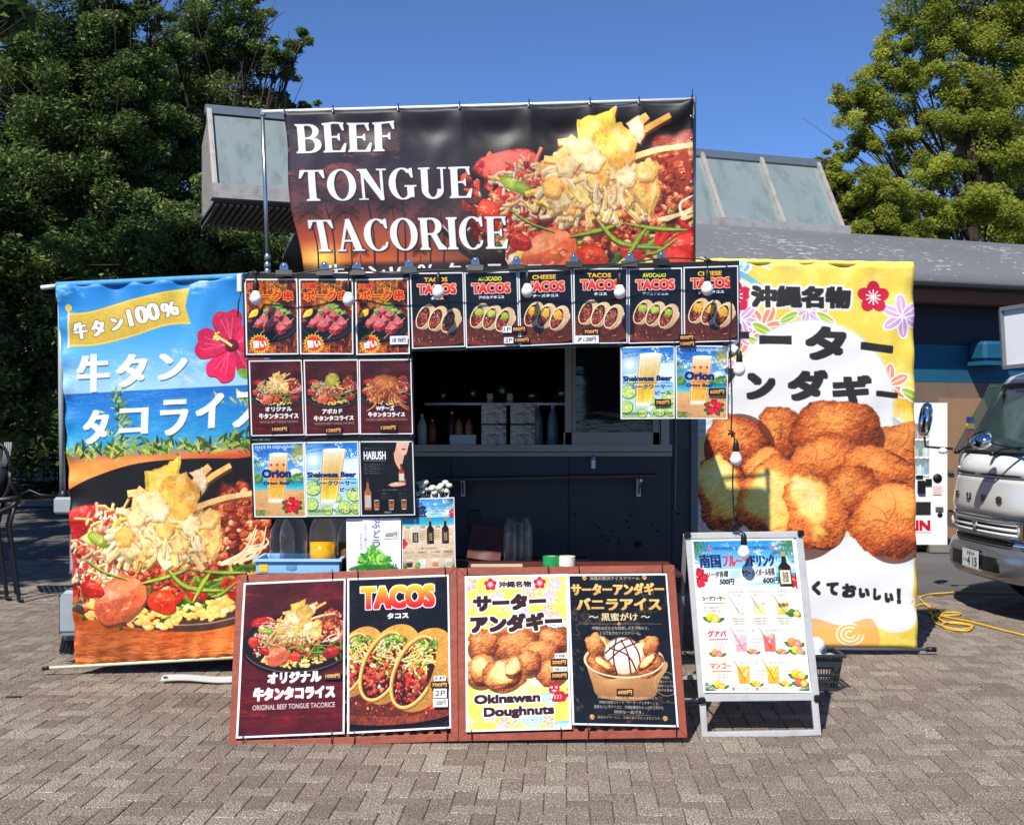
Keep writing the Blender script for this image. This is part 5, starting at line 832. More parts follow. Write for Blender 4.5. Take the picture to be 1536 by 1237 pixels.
def roof_mat():
    m = bpy.data.materials.new('peeling_grey_roof'); m.use_nodes = True; t = m.node_tree; b = t.nodes['Principled BSDF']; N = t.nodes.new; L = t.links.new; tc = N('ShaderNodeTexCoord'); mp = N('ShaderNodeMapping'); mp.inputs['Rotation'].default_value = (0, 0, -TH); L(tc.outputs['Object'], mp.inputs[0]); mp2 = N('ShaderNodeMapping'); mp2.inputs['Scale'].default_value = (3.2, 9, 9); mp2.inputs['Rotation'].default_value = (0, 0, .5); L(mp.outputs[0], mp2.inputs[0])
    n = N('ShaderNodeTexNoise'); n.inputs['Scale'].default_value = 1.6; n.inputs['Detail'].default_value = 5; n.inputs['Roughness'].default_value = .72; L(mp2.outputs[0], n.inputs[0]); n2 = N('ShaderNodeTexNoise'); n2.inputs['Scale'].default_value = .6; n2.inputs['Detail'].default_value = 4; L(mp.outputs[0], n2.inputs[0])
    a = N('ShaderNodeMath'); a.operation = 'MULTIPLY_ADD'; L(n2.outputs[0], a.inputs[0]); a.inputs[1].default_value = .35; L(n.outputs[0], a.inputs[2]); r = N('ShaderNodeValToRGB'); r.color_ramp.elements[0].position = .815; r.color_ramp.elements[1].position = .825; L(a.outputs[0], r.inputs[0])
    c = N('ShaderNodeMix'); c.data_type = 'RGBA'; c.inputs[6].default_value = (.115, .12, .122, 1); c.inputs[7].default_value = (.165, .168, .17, 1); L(n2.outputs[0], c.inputs[0]); x = N('ShaderNodeMix'); x.data_type = 'RGBA'; L(r.outputs[0], x.inputs[0]); L(c.outputs[2], x.inputs[6]); x.inputs[7].default_value = (.5, .51, .51, 1); L(x.outputs[2], b.inputs['Base Color']); b.inputs['Roughness'].default_value = .5; return m
rf = MB(); rf.smooth = True
def roofpt(u, v):
    uu = lerp(3.6, 32, u); a = lerp(0, 1, v); return B(uu, lerp(nD(14.9), nD(24.5), a), 3.69 + 1.28 * math.sin(math.pi * min(1, a * .98 + .0)) ** .8 if a < .5 else 3.69 + 1.28 * math.sin(math.pi * a) ** .8)
rf.grid(roofpt, 24, 24, False); rr = rf.build('roof', roof_mat(), bl); q = rr.modifiers.new('thickness', 'SOLIDIFY'); q.thickness = .1; q.offset = -1
for k in range(9):
    u = 5.5 + k * 2.4; MB().tube([roofpt((u - 3.6) / 28.4, v / 12) + Vector((0, 0, .012)) for v in range(0, 7)], .018, 5).build('roof_seam', mat('roof_seam_grey', (92, 95, 98), .5), bl)
MB()._add([B(4.0, nD(16), 0), B(4.0, nD(24), 0), B(4.0, nD(24), 3.7), B(4.0, nD(19.5), 4.7), B(4.0, nD(16), 3.7)], [(0, 1, 2, 3, 4)]).build('gable', mat('beige_wall', (1, 1, 1)), bl)
u_d = 12.75
dr = MB(); dr.box(B(u_d, nD(15.6) - .03, 1.05), (.95, .05, 2.1), Matrix.Rotation(TH, 3, 'Z')); door = dr.build('door', mat('tan_door', (150, 116, 84), .6), bl)
MB().box(B(u_d - .3, nD(15.6) - .075, 1.0), (.1, .04, .04), Matrix.Rotation(TH, 3, 'Z')).build('handle', m_steel, door)
for i, (cc, z) in enumerate((((36, 44, 130), 1.78), ((226, 196, 60), 1.68), ((190, 36, 40), 1.55))): MB().box(B(u_d + .08, nD(15.6) - .068, z), (.14, .012, .08 if i < 2 else .12), Matrix.Rotation(TH, 3, 'Z')).build('notice', mat('notice_%d' % i, cc, .5), door)
vh = MB(); vh.box(B(13.1, nD(15.6) - .22, 2.62), (.62, .4, .06), Matrix.Rotation(TH, 3, 'Z')); vh.box(B(13.1, nD(15.6) - .2, 2.8), (.56, .36, .3), Matrix.Rotation(TH, 3, 'Z'), .05); vh.build('vent_hood', mat('teal_wall', (1, 1, 1)), bl)
# roof lantern
m_frame = mat('dull_aluminium', (176, 170, 163), .45, .3, .08, dirt=(120, 100, 90), dscale=6, damt=.5); m_lglass = mat('frosted_green_glass', (122, 134, 134), .3, 0, .12, .8, spec=.6, stretch=(3, 3, .4), dirt=(70, 90, 92), dscale=1.5, damt=.5)
lt = thing('roof_lantern', 'long slanted glass roof lantern cantilevered over the trees above the grey roof', 'skylight', B(0, nD(18), 4.9))
n0, n1 = nD(18), nD(18) + .72; ua, ub = -5.9 + .0, 13.0
ua = P(322, 285, 16.47).dot(BU); ub = P(1263, 345, 20.07).dot(BU)
zb, zt = 4.94, 6.18; npan = 9
def LP(u, t, off=0): return B(u, lerp(n0, n1, t), lerp(zb, zt, t)) - (BN * .865 - Vector((0, 0, .5))).normalized() * off
for i in range(npan):
    a, b = lerp(ua, ub, i / npan), lerp(ua, ub, (i + 1) / npan); MB()._add([LP(a + .03, .04), LP(b - .03, .04), LP(b - .03, .95), LP(a + .03, .95)] + [LP(a + .03, .04, -.03), LP(b - .03, .04, -.03), LP(b - .03, .95, -.03), LP(a + .03, .95, -.03)], [(0, 1, 2, 3), (7, 6, 5, 4), (0, 4, 5, 1), (1, 5, 6, 2), (2, 6, 7, 3), (3, 7, 4, 0)]).build('glass_panel', m_lglass, lt)
for i in range(npan + 1):
    u = lerp(ua, ub, i / npan); MB().bar(LP(u, -.02, .02), LP(u, 1.0, .02), .09, .07, BU).bar(LP(u, -.02, .055), LP(u, 1.0, .055), .03, .03, BU).build('glazing_bar', m_frame, lt)
MB().bar(LP(ua - .05, 1.02), LP(ub + .05, 1.02), .14, .12).build('top_rail', mat('grey_rail', (128, 134, 138), .4, .5), lt)
MB().bar(LP(ua - .05, -.02) + Vector((0, 0, -.02)), LP(ub + .05, -.02) + Vector((0, 0, -.02)), .3, .2).build('bottom_rail', m_frame, lt)
MB().prism([B(ua, n0 + .1, zb - .15), B(ua, n1 + .9, zb - .15), B(ua, n1 + .9, zt - .3), B(ua, n1, zt), B(ua, n0 + .1, zb)], BU * .05).build('end_panel', m_frame, lt)
sf = MB(); nsl = 60
for i in range(nsl):
    u = lerp(ua + .05, ua + 5.5, i / nsl); sf.bar(B(u, n0 + .05, zb - .2), B(u, n1 + 1.2, zb - .24), .05, .03)
tag(sf.build('soffit_ribs', mat('soffit_grey', (120, 122, 122), .6), lt), kind='stuff'); MB().box(B((ua + ub) / 2, (n0 + n1 + 1.2) / 2, zb - .16), (ub - ua, 1.9, .04), Matrix.Rotation(TH, 3, 'Z')).build('soffit', mat('soffit_dark', (70, 72, 72), .6), lt)
MB()._add([B(4.2, n0 + .12, 4.4), B(ub - .3, n0 + .12, 4.4), B(ub - .3, n0 + .12, zb - .1), B(4.2, n0 + .12, zb - .1), B(4.2, n0 + .2, 4.4), B(ub - .3, n0 + .2, 4.4), B(ub - .3, n0 + .2, zb - .1), B(4.2, n0 + .2, zb - .1)], [(0, 1, 2, 3), (7, 6, 5, 4), (1, 5, 6, 2), (3, 7, 4, 0)]).build('upstand', mat('grey_rail', (1, 1, 1)), lt)

# ------------------------------------------------------------------ trees
def leaf_mat(name, c1, c2, tr=.45):
    m = bpy.data.materials.new(name); m.use_nodes = True; t = m.node_tree; b = t.nodes['Principled BSDF']; N = t.nodes.new; L = t.links.new; a = N('ShaderNodeAttribute'); a.attribute_name = 'tone'; s_ = N('ShaderNodeSeparateColor'); L(a.outputs['Color'], s_.inputs[0]); r = N('ShaderNodeValToRGB'); r.color_ramp.elements[0].color = c1 + (1,); r.color_ramp.elements[1].color = c2 + (1,); L(s_.outputs[0], r.inputs[0]); L(r.outputs[0], b.inputs['Base Color']); b.inputs['Roughness'].default_value = .55; b.inputs['Specular IOR Level'].default_value = .22
    tl = N('ShaderNodeBsdfTranslucent'); L(r.outputs[0], tl.inputs[0]); mx = N('ShaderNodeMixShader'); mx.inputs[0].default_value = tr * .6; L(b.outputs[0], mx.inputs[1]); L(tl.outputs[0], mx.inputs[2]); L(mx.outputs[0], t.nodes['Material Output'].inputs[0]); return m
m_bark = mat('bark', (58, 46, 38), .9, vary=.3, scale=6, bump=.6, bscale=20)
def tree(name, label, group, base, h, spread, seed, lm, clusters, nleaf, lsize, lean=(0, 0), zlow=.35, cr=1.0, bark=m_bark, tr=.18):
    """trunk and forking limbs grown towards leaf clumps; a clump is a cloud of separate small leaves"""
    r = np.random.default_rng(seed); rr = random.Random(seed); base = Vector(base); t = thing(name, label, 'tree', base, group); tb = MB()
    top = base + Vector((lean[0], lean[1], h)); trunk = [base + (top - base) * k + Vector((rr.gauss(0, .12), rr.gauss(0, .12), 0)) * (k > 0) for k in (0, .15, .3, .45, .6, .78)]
    tb.tube(trunk, tr, 9, r1=tr * .3); cl = []
    if isinstance(clusters, int):
        for k in range(clusters):
            z = zlow + (1 - zlow) * (k + .5) / clusters; a = k * 2.399 + rr.uniform(-.5, .5); q = spread * math.sqrt(max(.05, 1 - ((z - zlow) / (1 - zlow) * 1.5 - .6) ** 2)) * rr.uniform(.45, 1.05)
            cl.append((base + (top - base) * z + Vector((math.cos(a) * q, math.sin(a) * q, rr.uniform(-.3, .3))), cr * rr.uniform(.75, 1.3)))
    else: cl = [(Vector(c), q) for c, q in clusters]
    for c, q in cl:
        z = max(.15, min(.78, (c.z - base.z) / h * .62)); i = min(4, int(z / .78 * 5)); s0 = lerp(trunk[i], trunk[i + 1], z / .78 * 5 - i) if i < 5 else trunk[5]; m = lerp(s0, c, .5) + Vector((rr.gauss(0, .15), rr.gauss(0, .15), -.25)); L0 = (c - s0).length
        cv_ = [s0, lerp(s0, m, .55) + Vector((rr.gauss(0, .08), 0, rr.gauss(0, .08))), m, lerp(m, c, .6) + Vector((0, 0, .12)), c]; tb.tube(cv_, min(tr * .5, .02 + L0 * .013), 6, r1=.012)
        for k in range(5):
            e = c + Vector((rr.gauss(0, 1), rr.gauss(0, 1), rr.gauss(.1, .7))) * q * .62; p0 = cv_[3] if k < 3 else cv_[2]; tb.tube([p0, lerp(p0, e, .5) + Vector((0, 0, .08)), e], .02, 4, r1=.005)
    tb.build('trunk', bark, t)
    # sub-clumps, then leaves
    w = np.array([q ** 2 for _, q in cl]); n_each = np.maximum(40, (nleaf * w / w.sum())).astype(int); PS = []; TN = []
    for (c, q), n in zip(cl, n_each):
        ns = max(7, int(18 * q)); sd = r.normal(0, 1, (ns, 3)); sd /= np.linalg.norm(sd, axis=1)[:, None]; sc_ = sd * (r.random((ns, 1)) ** .4) * q * (1, 1, .72) * .85; k = r.integers(0, ns, n); d = r.normal(0, 1, (n, 3)); d /= np.linalg.norm(d, axis=1)[:, None]
        pos = sc_[k] + d * (r.random((n, 1)) ** .45) * q * .27 * (1.1, 1.1, .8) ; PS.append(pos + np.array(c)); TN.append(np.clip(.45 + r.normal(0, .22, ns)[k] + r.normal(0, .16, n), 0, 1))
    pos = np.concatenate(PS); tone = np.concatenate(TN); n = len(pos); a = r.normal(0, 1, (n, 3)); a[:, 2] *= .55; a /= np.linalg.norm(a, axis=1)[:, None]; up = r.normal(0, .55, (n, 3)) + (0, 0, 1.0); b = np.cross(a, up); b /= np.linalg.norm(b, axis=1)[:, None]; s_ = lsize * r.uniform(.6, 1.35, (n, 1))
    v = np.stack([pos - a * s_, pos + b * s_ * .48, pos + a * s_, pos - b * s_ * .48], 1).reshape(-1, 3) - np.array(base)
    me = bpy.data.meshes.new('crown'); me.vertices.add(n * 4); me.vertices.foreach_set('co', v.ravel()); me.loops.add(n * 4); me.loops.foreach_set('vertex_index', np.arange(n * 4)); me.polygons.add(n); me.polygons.foreach_set('loop_start', np.arange(0, n * 4, 4)); me.update(calc_edges=True)
    at = me.attributes.new('tone', 'FLOAT_COLOR', 'FACE'); at.data.foreach_set('color', np.repeat(tone[:, None], 4, 1).ravel()); me.materials.append(lm); o = bpy.data.objects.new('crown', me); C.objects.link(o); o.parent = t; return t
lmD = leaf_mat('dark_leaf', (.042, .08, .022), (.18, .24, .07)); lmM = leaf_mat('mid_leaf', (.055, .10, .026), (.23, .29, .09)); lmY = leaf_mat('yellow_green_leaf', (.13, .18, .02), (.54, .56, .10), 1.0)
def cl(lst, d): return [(P(x, y, d + dz), r) for x, y, dz, r in lst]
GL = 'dense trees behind the left banner'
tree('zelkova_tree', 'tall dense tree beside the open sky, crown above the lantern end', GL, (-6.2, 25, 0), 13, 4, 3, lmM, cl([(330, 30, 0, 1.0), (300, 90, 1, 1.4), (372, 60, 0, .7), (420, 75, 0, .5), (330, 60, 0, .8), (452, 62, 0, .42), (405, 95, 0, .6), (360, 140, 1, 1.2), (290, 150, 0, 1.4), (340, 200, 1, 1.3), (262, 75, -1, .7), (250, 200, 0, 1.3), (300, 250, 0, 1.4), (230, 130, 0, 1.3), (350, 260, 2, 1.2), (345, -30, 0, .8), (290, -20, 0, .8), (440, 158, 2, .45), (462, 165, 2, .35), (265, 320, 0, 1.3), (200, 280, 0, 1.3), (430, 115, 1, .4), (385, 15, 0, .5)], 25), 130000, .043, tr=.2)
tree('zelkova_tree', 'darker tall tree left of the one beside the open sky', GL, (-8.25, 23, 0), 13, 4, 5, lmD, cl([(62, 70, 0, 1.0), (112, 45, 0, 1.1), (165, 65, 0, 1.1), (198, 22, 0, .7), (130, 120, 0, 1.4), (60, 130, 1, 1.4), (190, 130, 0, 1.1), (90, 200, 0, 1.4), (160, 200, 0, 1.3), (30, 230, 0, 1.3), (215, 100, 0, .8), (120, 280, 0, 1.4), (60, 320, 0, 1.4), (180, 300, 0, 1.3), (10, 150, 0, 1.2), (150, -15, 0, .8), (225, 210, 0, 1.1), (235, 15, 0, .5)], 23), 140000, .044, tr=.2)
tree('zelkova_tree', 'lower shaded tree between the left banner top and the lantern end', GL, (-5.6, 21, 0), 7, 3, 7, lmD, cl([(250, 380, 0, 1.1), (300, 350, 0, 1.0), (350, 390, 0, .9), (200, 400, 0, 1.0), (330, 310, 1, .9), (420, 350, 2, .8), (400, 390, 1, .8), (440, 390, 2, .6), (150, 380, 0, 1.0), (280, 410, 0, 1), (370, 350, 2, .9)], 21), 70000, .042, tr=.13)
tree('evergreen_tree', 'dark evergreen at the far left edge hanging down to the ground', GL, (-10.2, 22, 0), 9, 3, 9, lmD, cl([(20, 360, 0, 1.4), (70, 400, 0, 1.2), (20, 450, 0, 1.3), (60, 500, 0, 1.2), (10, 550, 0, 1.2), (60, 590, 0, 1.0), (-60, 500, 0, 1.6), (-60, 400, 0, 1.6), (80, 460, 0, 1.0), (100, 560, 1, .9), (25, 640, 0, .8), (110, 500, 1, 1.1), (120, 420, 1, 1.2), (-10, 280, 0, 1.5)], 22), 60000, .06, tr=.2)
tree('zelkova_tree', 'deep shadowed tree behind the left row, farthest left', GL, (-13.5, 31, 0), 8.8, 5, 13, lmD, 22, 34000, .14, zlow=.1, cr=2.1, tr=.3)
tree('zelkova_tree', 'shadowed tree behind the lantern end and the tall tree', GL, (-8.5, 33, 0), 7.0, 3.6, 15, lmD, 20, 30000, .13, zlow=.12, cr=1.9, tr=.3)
GR = 'sunlit yellow green trees above the grey roof'
tree('camphor_tree', 'big sunlit yellow green tree with bare forking limbs rising above the grey roof at right', GR, (12.6, 33, 0), 15, 5, 21, lmY, cl([(1270, 150, 0, .75), (1300, 130, 0, .9), (1290, 190, 0, .9), (1340, 95, 0, .9), (1352, 52, 0, .7), (1400, 20, 0, 1.4), (1328, 165, 0, .9), (1388, 118, 0, 1.0), (1445, 70, 0, 1.2), (1500, 40, 0, 1.5), (1300, 215, 0, .7), (1350, 215, 0, .9), (1425, 175, 0, 1.1), (1480, 150, 0, 1.5), (1530, 110, 0, 1.5), (1280, 230, 0, .6), (1405, 255, -1, .9), (1530, 220, 0, 1.6), (1475, 245, 0, .9), (1400, -40, 0, 1.4), (1480, -50, 0, 1.8), (1480, 310, -2, 1.3), (1530, 340, 0, 1.2), (1560, 20, 0, 1.6), (1440, 320, -2, .8)], 33), 170000, .05, tr=.26)
tree('camphor_tree', 'lower yellow green tree beside the right end of the roof lantern', GR, (9.6, 30, 0), 9, 3, 23, lmY, cl([(1225, 250, 0, .45), (1250, 270, 0, .7), (1280, 290, 0, .9), (1260, 320, 0, .8), (1310, 320, 0, 1.0), (1290, 350, 0, .9), (1340, 340, 0, 1.0), (1335, 290, 0, .9), (1380, 320, 1, 1.0), (1370, 370, 1, 1.0), (1240, 240, 0, .35), (1270, 370, 0, 1), (1330, 390, 0, 1)], 30), 100000, .045, tr=.18)
tree('evergreen_tree', 'darker green tree mass standing behind the big sunlit tree', GR, (16.5, 40, 0), 11.5, 5, 25, lmM, 24, 50000, .11, zlow=.2, cr=2.2, tr=.35)
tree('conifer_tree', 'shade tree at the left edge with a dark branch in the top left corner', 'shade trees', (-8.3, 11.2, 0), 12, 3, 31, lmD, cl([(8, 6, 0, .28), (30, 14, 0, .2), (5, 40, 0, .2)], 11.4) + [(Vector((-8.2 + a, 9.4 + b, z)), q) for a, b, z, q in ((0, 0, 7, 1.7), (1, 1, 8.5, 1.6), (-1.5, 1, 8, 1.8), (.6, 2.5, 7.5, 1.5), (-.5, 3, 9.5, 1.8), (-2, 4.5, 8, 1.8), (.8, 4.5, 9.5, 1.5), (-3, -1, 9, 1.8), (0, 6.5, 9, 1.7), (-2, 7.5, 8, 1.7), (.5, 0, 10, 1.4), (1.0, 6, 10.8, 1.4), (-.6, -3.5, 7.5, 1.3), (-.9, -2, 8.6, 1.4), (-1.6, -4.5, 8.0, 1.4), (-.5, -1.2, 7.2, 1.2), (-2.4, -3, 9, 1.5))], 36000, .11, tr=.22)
# hedge and far things at the left
lmS = leaf_mat('shade_leaf', (.015, .03, .01), (.05, .08, .025), .2)  # leaf colour darkened to stand in for the shade under the trees
def shrub(label, x, y, w, dpt, h, n, seed, lm, cat='shrub', group='dark hedge plants at the far left'):
    r = np.random.default_rng(seed); d = r.normal(0, 1, (n, 3)); d /= np.linalg.norm(d, axis=1)[:, None]; d[:, 2] = np.abs(d[:, 2]); pos = d * (r.random((n, 1)) ** .3) * (w / 2, dpt / 2, h); a = r.normal(0, 1, (n, 3)); a /= np.linalg.norm(a, axis=1)[:, None]; b = np.cross(a, r.normal(0, 1, (n, 3))); b /= np.linalg.norm(b, axis=1)[:, None]; s_ = .06 * r.uniform(.6, 1.4, (n, 1))
    t = thing('shrub', label, cat, (x, y, 0), group); v = np.stack([pos - a * s_, pos + b * s_ * .5, pos + a * s_, pos - b * s_ * .5], 1).reshape(-1, 3); me = bpy.data.meshes.new('foliage'); me.vertices.add(n * 4); me.vertices.foreach_set('co', v.ravel()); me.loops.add(n * 4); me.loops.foreach_set('vertex_index', np.arange(n * 4)); me.polygons.add(n); me.polygons.foreach_set('loop_start', np.arange(0, n * 4, 4)); me.update(calc_edges=True)
    at = me.attributes.new('tone', 'FLOAT_COLOR', 'FACE'); at.data.foreach_set('color', np.repeat(r.random((n, 1)), 4, 1).ravel()); me.materials.append(lm); o = bpy.data.objects.new('foliage', me); C.objects.link(o); o.parent = t
    MB().tube([(x, y, 0), (x, y, h * .6)], .04, 6).build('stem', m_bark, t)
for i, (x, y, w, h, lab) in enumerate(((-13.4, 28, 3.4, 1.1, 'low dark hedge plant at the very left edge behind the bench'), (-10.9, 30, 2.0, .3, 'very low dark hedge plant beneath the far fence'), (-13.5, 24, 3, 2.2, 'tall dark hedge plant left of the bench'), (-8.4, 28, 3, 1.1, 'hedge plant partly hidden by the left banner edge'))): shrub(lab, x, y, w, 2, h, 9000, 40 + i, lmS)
hut = thing('wooden_hut', 'small brown slatted hut roof far away left of the banner', 'hut', (-13.9, 36, 0))
MB().box((-13.9, 36, .32), (2.6, 2, .64)).build('wall', mat('white_wall', (214, 210, 200), .8), hut)
for k in range(9): MB().box((-13.9, 34.9 + k * .1, .66 + k * .07), (2.9, .12, .045)).build('roof_slat', mat('brown_timber', (128, 88, 60), .8), hut)
fn = thing('metal_fence', 'dark railing fence in front of the small far hut', 'fence', (-12, 31, 0))
for k in range(22): MB().box((-14.5 + k * .3, 31, .65), (.03, .03, 1.3)).build('fence_bar', m_dark, fn)
for z in (.15, 1.25): MB().box((-11.3, 31, z), (6.6, .04, .04)).build('rail', m_dark, fn)
kb = MB().box((-9, 24.6, .06), (9, .15, .14)); tag(kb.build('kerb', mat('kerb_concrete', (120, 116, 108), .9)), kind='structure')
tag(MB().box((-12, 33, -.0), (18, 17, .03)).build('planting_bed', mat('soil', (38, 30, 22), .95)), kind='structure')
# ------------------------------------------------------------------ the food truck
m_navy = mat('navy_body_paint', (34, 37, 43), .5, vary=.2, scale=1.5, coat=.1, dirt=(52, 54, 58), dscale=5, damt=.35, stretch=(1, 1, .5))
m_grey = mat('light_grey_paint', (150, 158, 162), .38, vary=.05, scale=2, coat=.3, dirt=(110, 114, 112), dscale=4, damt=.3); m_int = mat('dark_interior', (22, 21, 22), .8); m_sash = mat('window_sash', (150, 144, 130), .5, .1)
TX0, TX1, TD = -2.95, 1.36, 8.85; zs, zh = 1.54, 2.36
ft = thing('food_truck', 'dark navy food truck with raised serving hatch and open kitchen window behind the menus', 'food truck', ((TX0 + TX1) / 2, TD + 1, 0))
wx0, wx1 = -.95, 1.12
bd = MB(); bd.box(((TX0 + wx0) / 2, TD + .03, (.55 + 2.6) / 2), (wx0 - TX0, .06, 2.05)); bd.box(((wx1 + TX1) / 2, TD + .03, 1.575), (TX1 - wx1, .06, 2.05)); bd.box(((wx0 + wx1) / 2, TD + .03, (.55 + zs) / 2), (wx1 - wx0, .056, zs - .55)); bd.box(((wx0 + wx1) / 2, TD + .03, (zh + 2.6) / 2), (wx1 - wx0, .056, 2.6 - zh))
bd.box(((TX0 + TX1) / 2, TD + 1.95, 1.575), (TX1 - TX0, .06, 2.05)); bd.box((TX0 + .03, TD + 1, 1.575), (.058, 1.84, 2.05)); bd.box((TX1 - .03, TD + 1, 1.575), (.058, 1.84, 2.05)); bd.box(((TX0 + TX1) / 2, TD + 1, .52), (TX1 - TX0, 2.0, .06)); bd.box(((TX0 + TX1) / 2, TD + .99, 2.62), (TX1 - TX0 + .04, 2.04, .05)); bd.build('body', m_navy, ft)
MB().box(((TX0 + TX1) / 2, TD - .012, .66), (TX1 - TX0 - .04, .022, .045)).box(((TX0 + TX1) / 2, TD - .012, .585), (TX1 - TX0, .02, .05)).build('lower_trim', mat('dull_navy_trim', (30, 36, 48), .5), ft)
MB().box((TX1 - .02, TD - .02, 1.55), (.05, .04, 2.0)).build('corner_trim', mat('dull_grey_trim', (92, 98, 104), .5, .3), ft)
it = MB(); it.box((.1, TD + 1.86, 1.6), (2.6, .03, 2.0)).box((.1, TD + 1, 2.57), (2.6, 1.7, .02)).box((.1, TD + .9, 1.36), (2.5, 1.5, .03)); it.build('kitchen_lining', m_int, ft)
hd = MB(); hd.bar((TX0 + 1.2, TD - .02, 2.63), (TX0 + 1.2, 7.28, 2.69), .02, .02)
MB()._add([Vector(q) for q in ((-1.62, TD, 2.60), (1.12, TD, 2.60), (1.12, 7.22, 2.68), (-1.62, 7.22, 2.64), (-1.62, TD, 2.57), (1.12, TD, 2.57), (1.12, 7.22, 2.65), (-1.62, 7.22, 2.61))], [(0, 1, 2, 3), (7, 6, 5, 4), (0, 4, 5, 1), (1, 5, 6, 2), (2, 6, 7, 3), (3, 7, 4, 0)]).build('serving_hatch', mat('hatch_panel', (48, 50, 54), .5), ft)
for x in (-1.5, 1.05): MB().tube([(x, TD - .03, 1.9), (x, 7.5, 2.6)], .014, 8).build('gas_strut', m_dark, ft)
# window frames and sliding pane, drooping a little to the left as the photograph shows
fr = MB(); fr.box(((wx0 + wx1) / 2, TD - .03, zs + .015), (wx1 - wx0 + .1, .11, .05)).box(((wx0 + wx1) / 2, TD - .045, zs - .03), (wx1 - wx0 + .1, .05, .03)).box((wx1 + .0, TD - .03, (zs + zh) / 2), (.06, .1, zh - zs)).box((wx0, TD - .03, (zs + zh) / 2), (.06, .1, zh - zs)).box(((wx0 + wx1) / 2, TD - .03, zh), (wx1 - wx0 + .1, .1, .05)); fr.build('window_frame', m_sash, ft)
sx0, sx1 = P(843, 0, TD).x, wx1 - .03
sw = MB(); sw.box((sx0 + .045, TD - .035, (zs + zh) / 2), (.05, .03, zh - zs)).box((sx0 + .1, TD - .02, (zs + zh) / 2), (.05, .025, zh - zs)).box((sx1 - .03, TD - .035, (zs + zh) / 2), (.05, .03, zh - zs)).box(((sx0 + sx1) / 2, TD - .035, zs + .085), (sx1 - sx0 - .02, .03, .09)); sash = sw.build('sliding_sash', m_sash, ft)
MB().box(((sx0 + sx1) / 2 + .03, TD - .03, (zs + .1 + zh) / 2), (sx1 - sx0 - .14, .008, zh - zs - .1)).build('pane', mat('dark_window_glass', (16, 24, 26), .06, 0, .1, 2, spec=.45, coat=0, bump=.2, bscale=3, stretch=(1, 1, 6)), sash)
MB().box((.25, TD - .12, 1.345), (1.6, .24, .018), Matrix.Rotation(-.018, 3, 'Y')).build('shelf', mat('brown_shelf', (70, 46, 36), .5), ft)
for x in (-.36, .93): MB().bar((x, TD - .02, 1.325), (x, TD - .2, 1.325), .02, .02).bar((x, TD - .02, 1.2), (x, TD - .02, 1.335), .03, .03).bar((x, TD - .02, 1.21), (x, TD - .14, 1.315), .015, .015).build('shelf_bracket', m_steel, ft)
rr_ = random.Random(3); sc_m = MB()
for i in range(34):
    x, z = (rr_.gauss(.75, .3), rr_.gauss(.95, .09)) if i else (.93, .85); s_ = rr_.uniform(.004, .012) if i else .035; n = 8; sc_m._add([(x + math.cos(k * .785) * s_ * rr_.uniform(.5, 1.6), TD - .003, z + math.sin(k * .785) * s_ * rr_.uniform(.4, 1.1)) for k in range(n)], [tuple(range(n))[::-1]])
tag(sc_m.build('paint_chips', mat('rust_black', (4, 4, 5), .9), ft), kind='stuff')
for x in (-.45, .42, 1.18): MB().box((x, TD - .003, 1.05), (.008, .008, .84)).build('panel_seam', mat('seam_dark', (14, 16, 20), .6), ft)
rv = MB()
for i in range(34): rv.lathe((-1.2 + i * .075, TD - .001, .74), [(0, -.004), (.006, -.004), (.005, 0)], 6, (0, -1, 0))
tag(rv.build('rivets', mat('dull_grey_trim', (92, 98, 104), .5, .3), ft), kind='stuff')
MB().tube([(1.2, TD - .02, 1.98), (1.205, TD - .03, 1.6), (1.2, TD - .02, 1.1)], .006, 6).build('hanging_strap', mat('worn_strap', (120, 120, 122), .7), ft)
MB().box((-.28, TD - .01, 1.02), (.09, .02, .16), None, .004).build('lock_plate', m_black, ft)
# the cab corner that shows left of the banner
def yz(pts, x0, x1): return MB().prism([(x0, y, z) for y, z in pts], (x1 - x0, 0, 0))
cx0 = P(97, 0, 8.7).x
MB().box((cx0 + .25, 9.2, .95), (.5, .9, .72), None, .06).build('cab_side', m_grey, ft, .02); MB().box((P(88, 0, 8.55).x + .2, 8.9, .375), (.42, .7, .36), None, .05).build('bumper', m_grey, ft, .02)
MB().box((P(80, 0, 8.6).x + .11, 8.7, 1.145), (.24, .16, .12), None, .015).build('lamp_box', m_grey, ft); MB().lathe((P(88, 0, 8.6).x, 8.7, 1.2), [(0, .06), (.03, .05), (.04, .02), (.04, 0)], 14).build('lamp_knob', m_black, ft)
MB().tube([(P(94, 0, 8.75).x, 8.75, 1.2), (P(92, 0, 8.75).x, 8.75, 1.9), (P(91, 0, 8.75).x, 8.75, 2.62)], .022, 8).build('cab_pillar', mat('light_grey_paint', (1, 1, 1)), ft)
for k in range(4): MB().box((P(94 + k * 5, 0, 8.6).x, 8.62 + k * .01, .16), (.018, .012, .16), Matrix.Rotation(.25, 3, 'Y')).build('mud_flap_rib', m_black, ft)
MB().box((P(103, 0, 8.7).x, 8.7, .16), (.1, .02, .18), Matrix.Rotation(.2, 3, 'Y')).build('mud_flap', m_black, ft)
for x in (-2.3, .75):
    wl = MB().lathe((x, TD + .25, .33), [(.18, -.11), (.31, -.1), (.33, -.05), (.33, .05), (.31, .1), (.18, .11)], 28, (0, 1, 0)); w_ = wl.build('tyre', mat('tyre_rubber', (22, 22, 22), .85), ft); MB().lathe((x, TD + .2, .33), [(0, -.06), (.08, -.06), (.17, -.02), (.19, -.08), (.2, 0)], 24, (0, 1, 0)).build('rim', m_steel, w_)
MB().box((-.8, TD + 1, .42), (4.0, .9, .16)).build('chassis', m_black, ft)
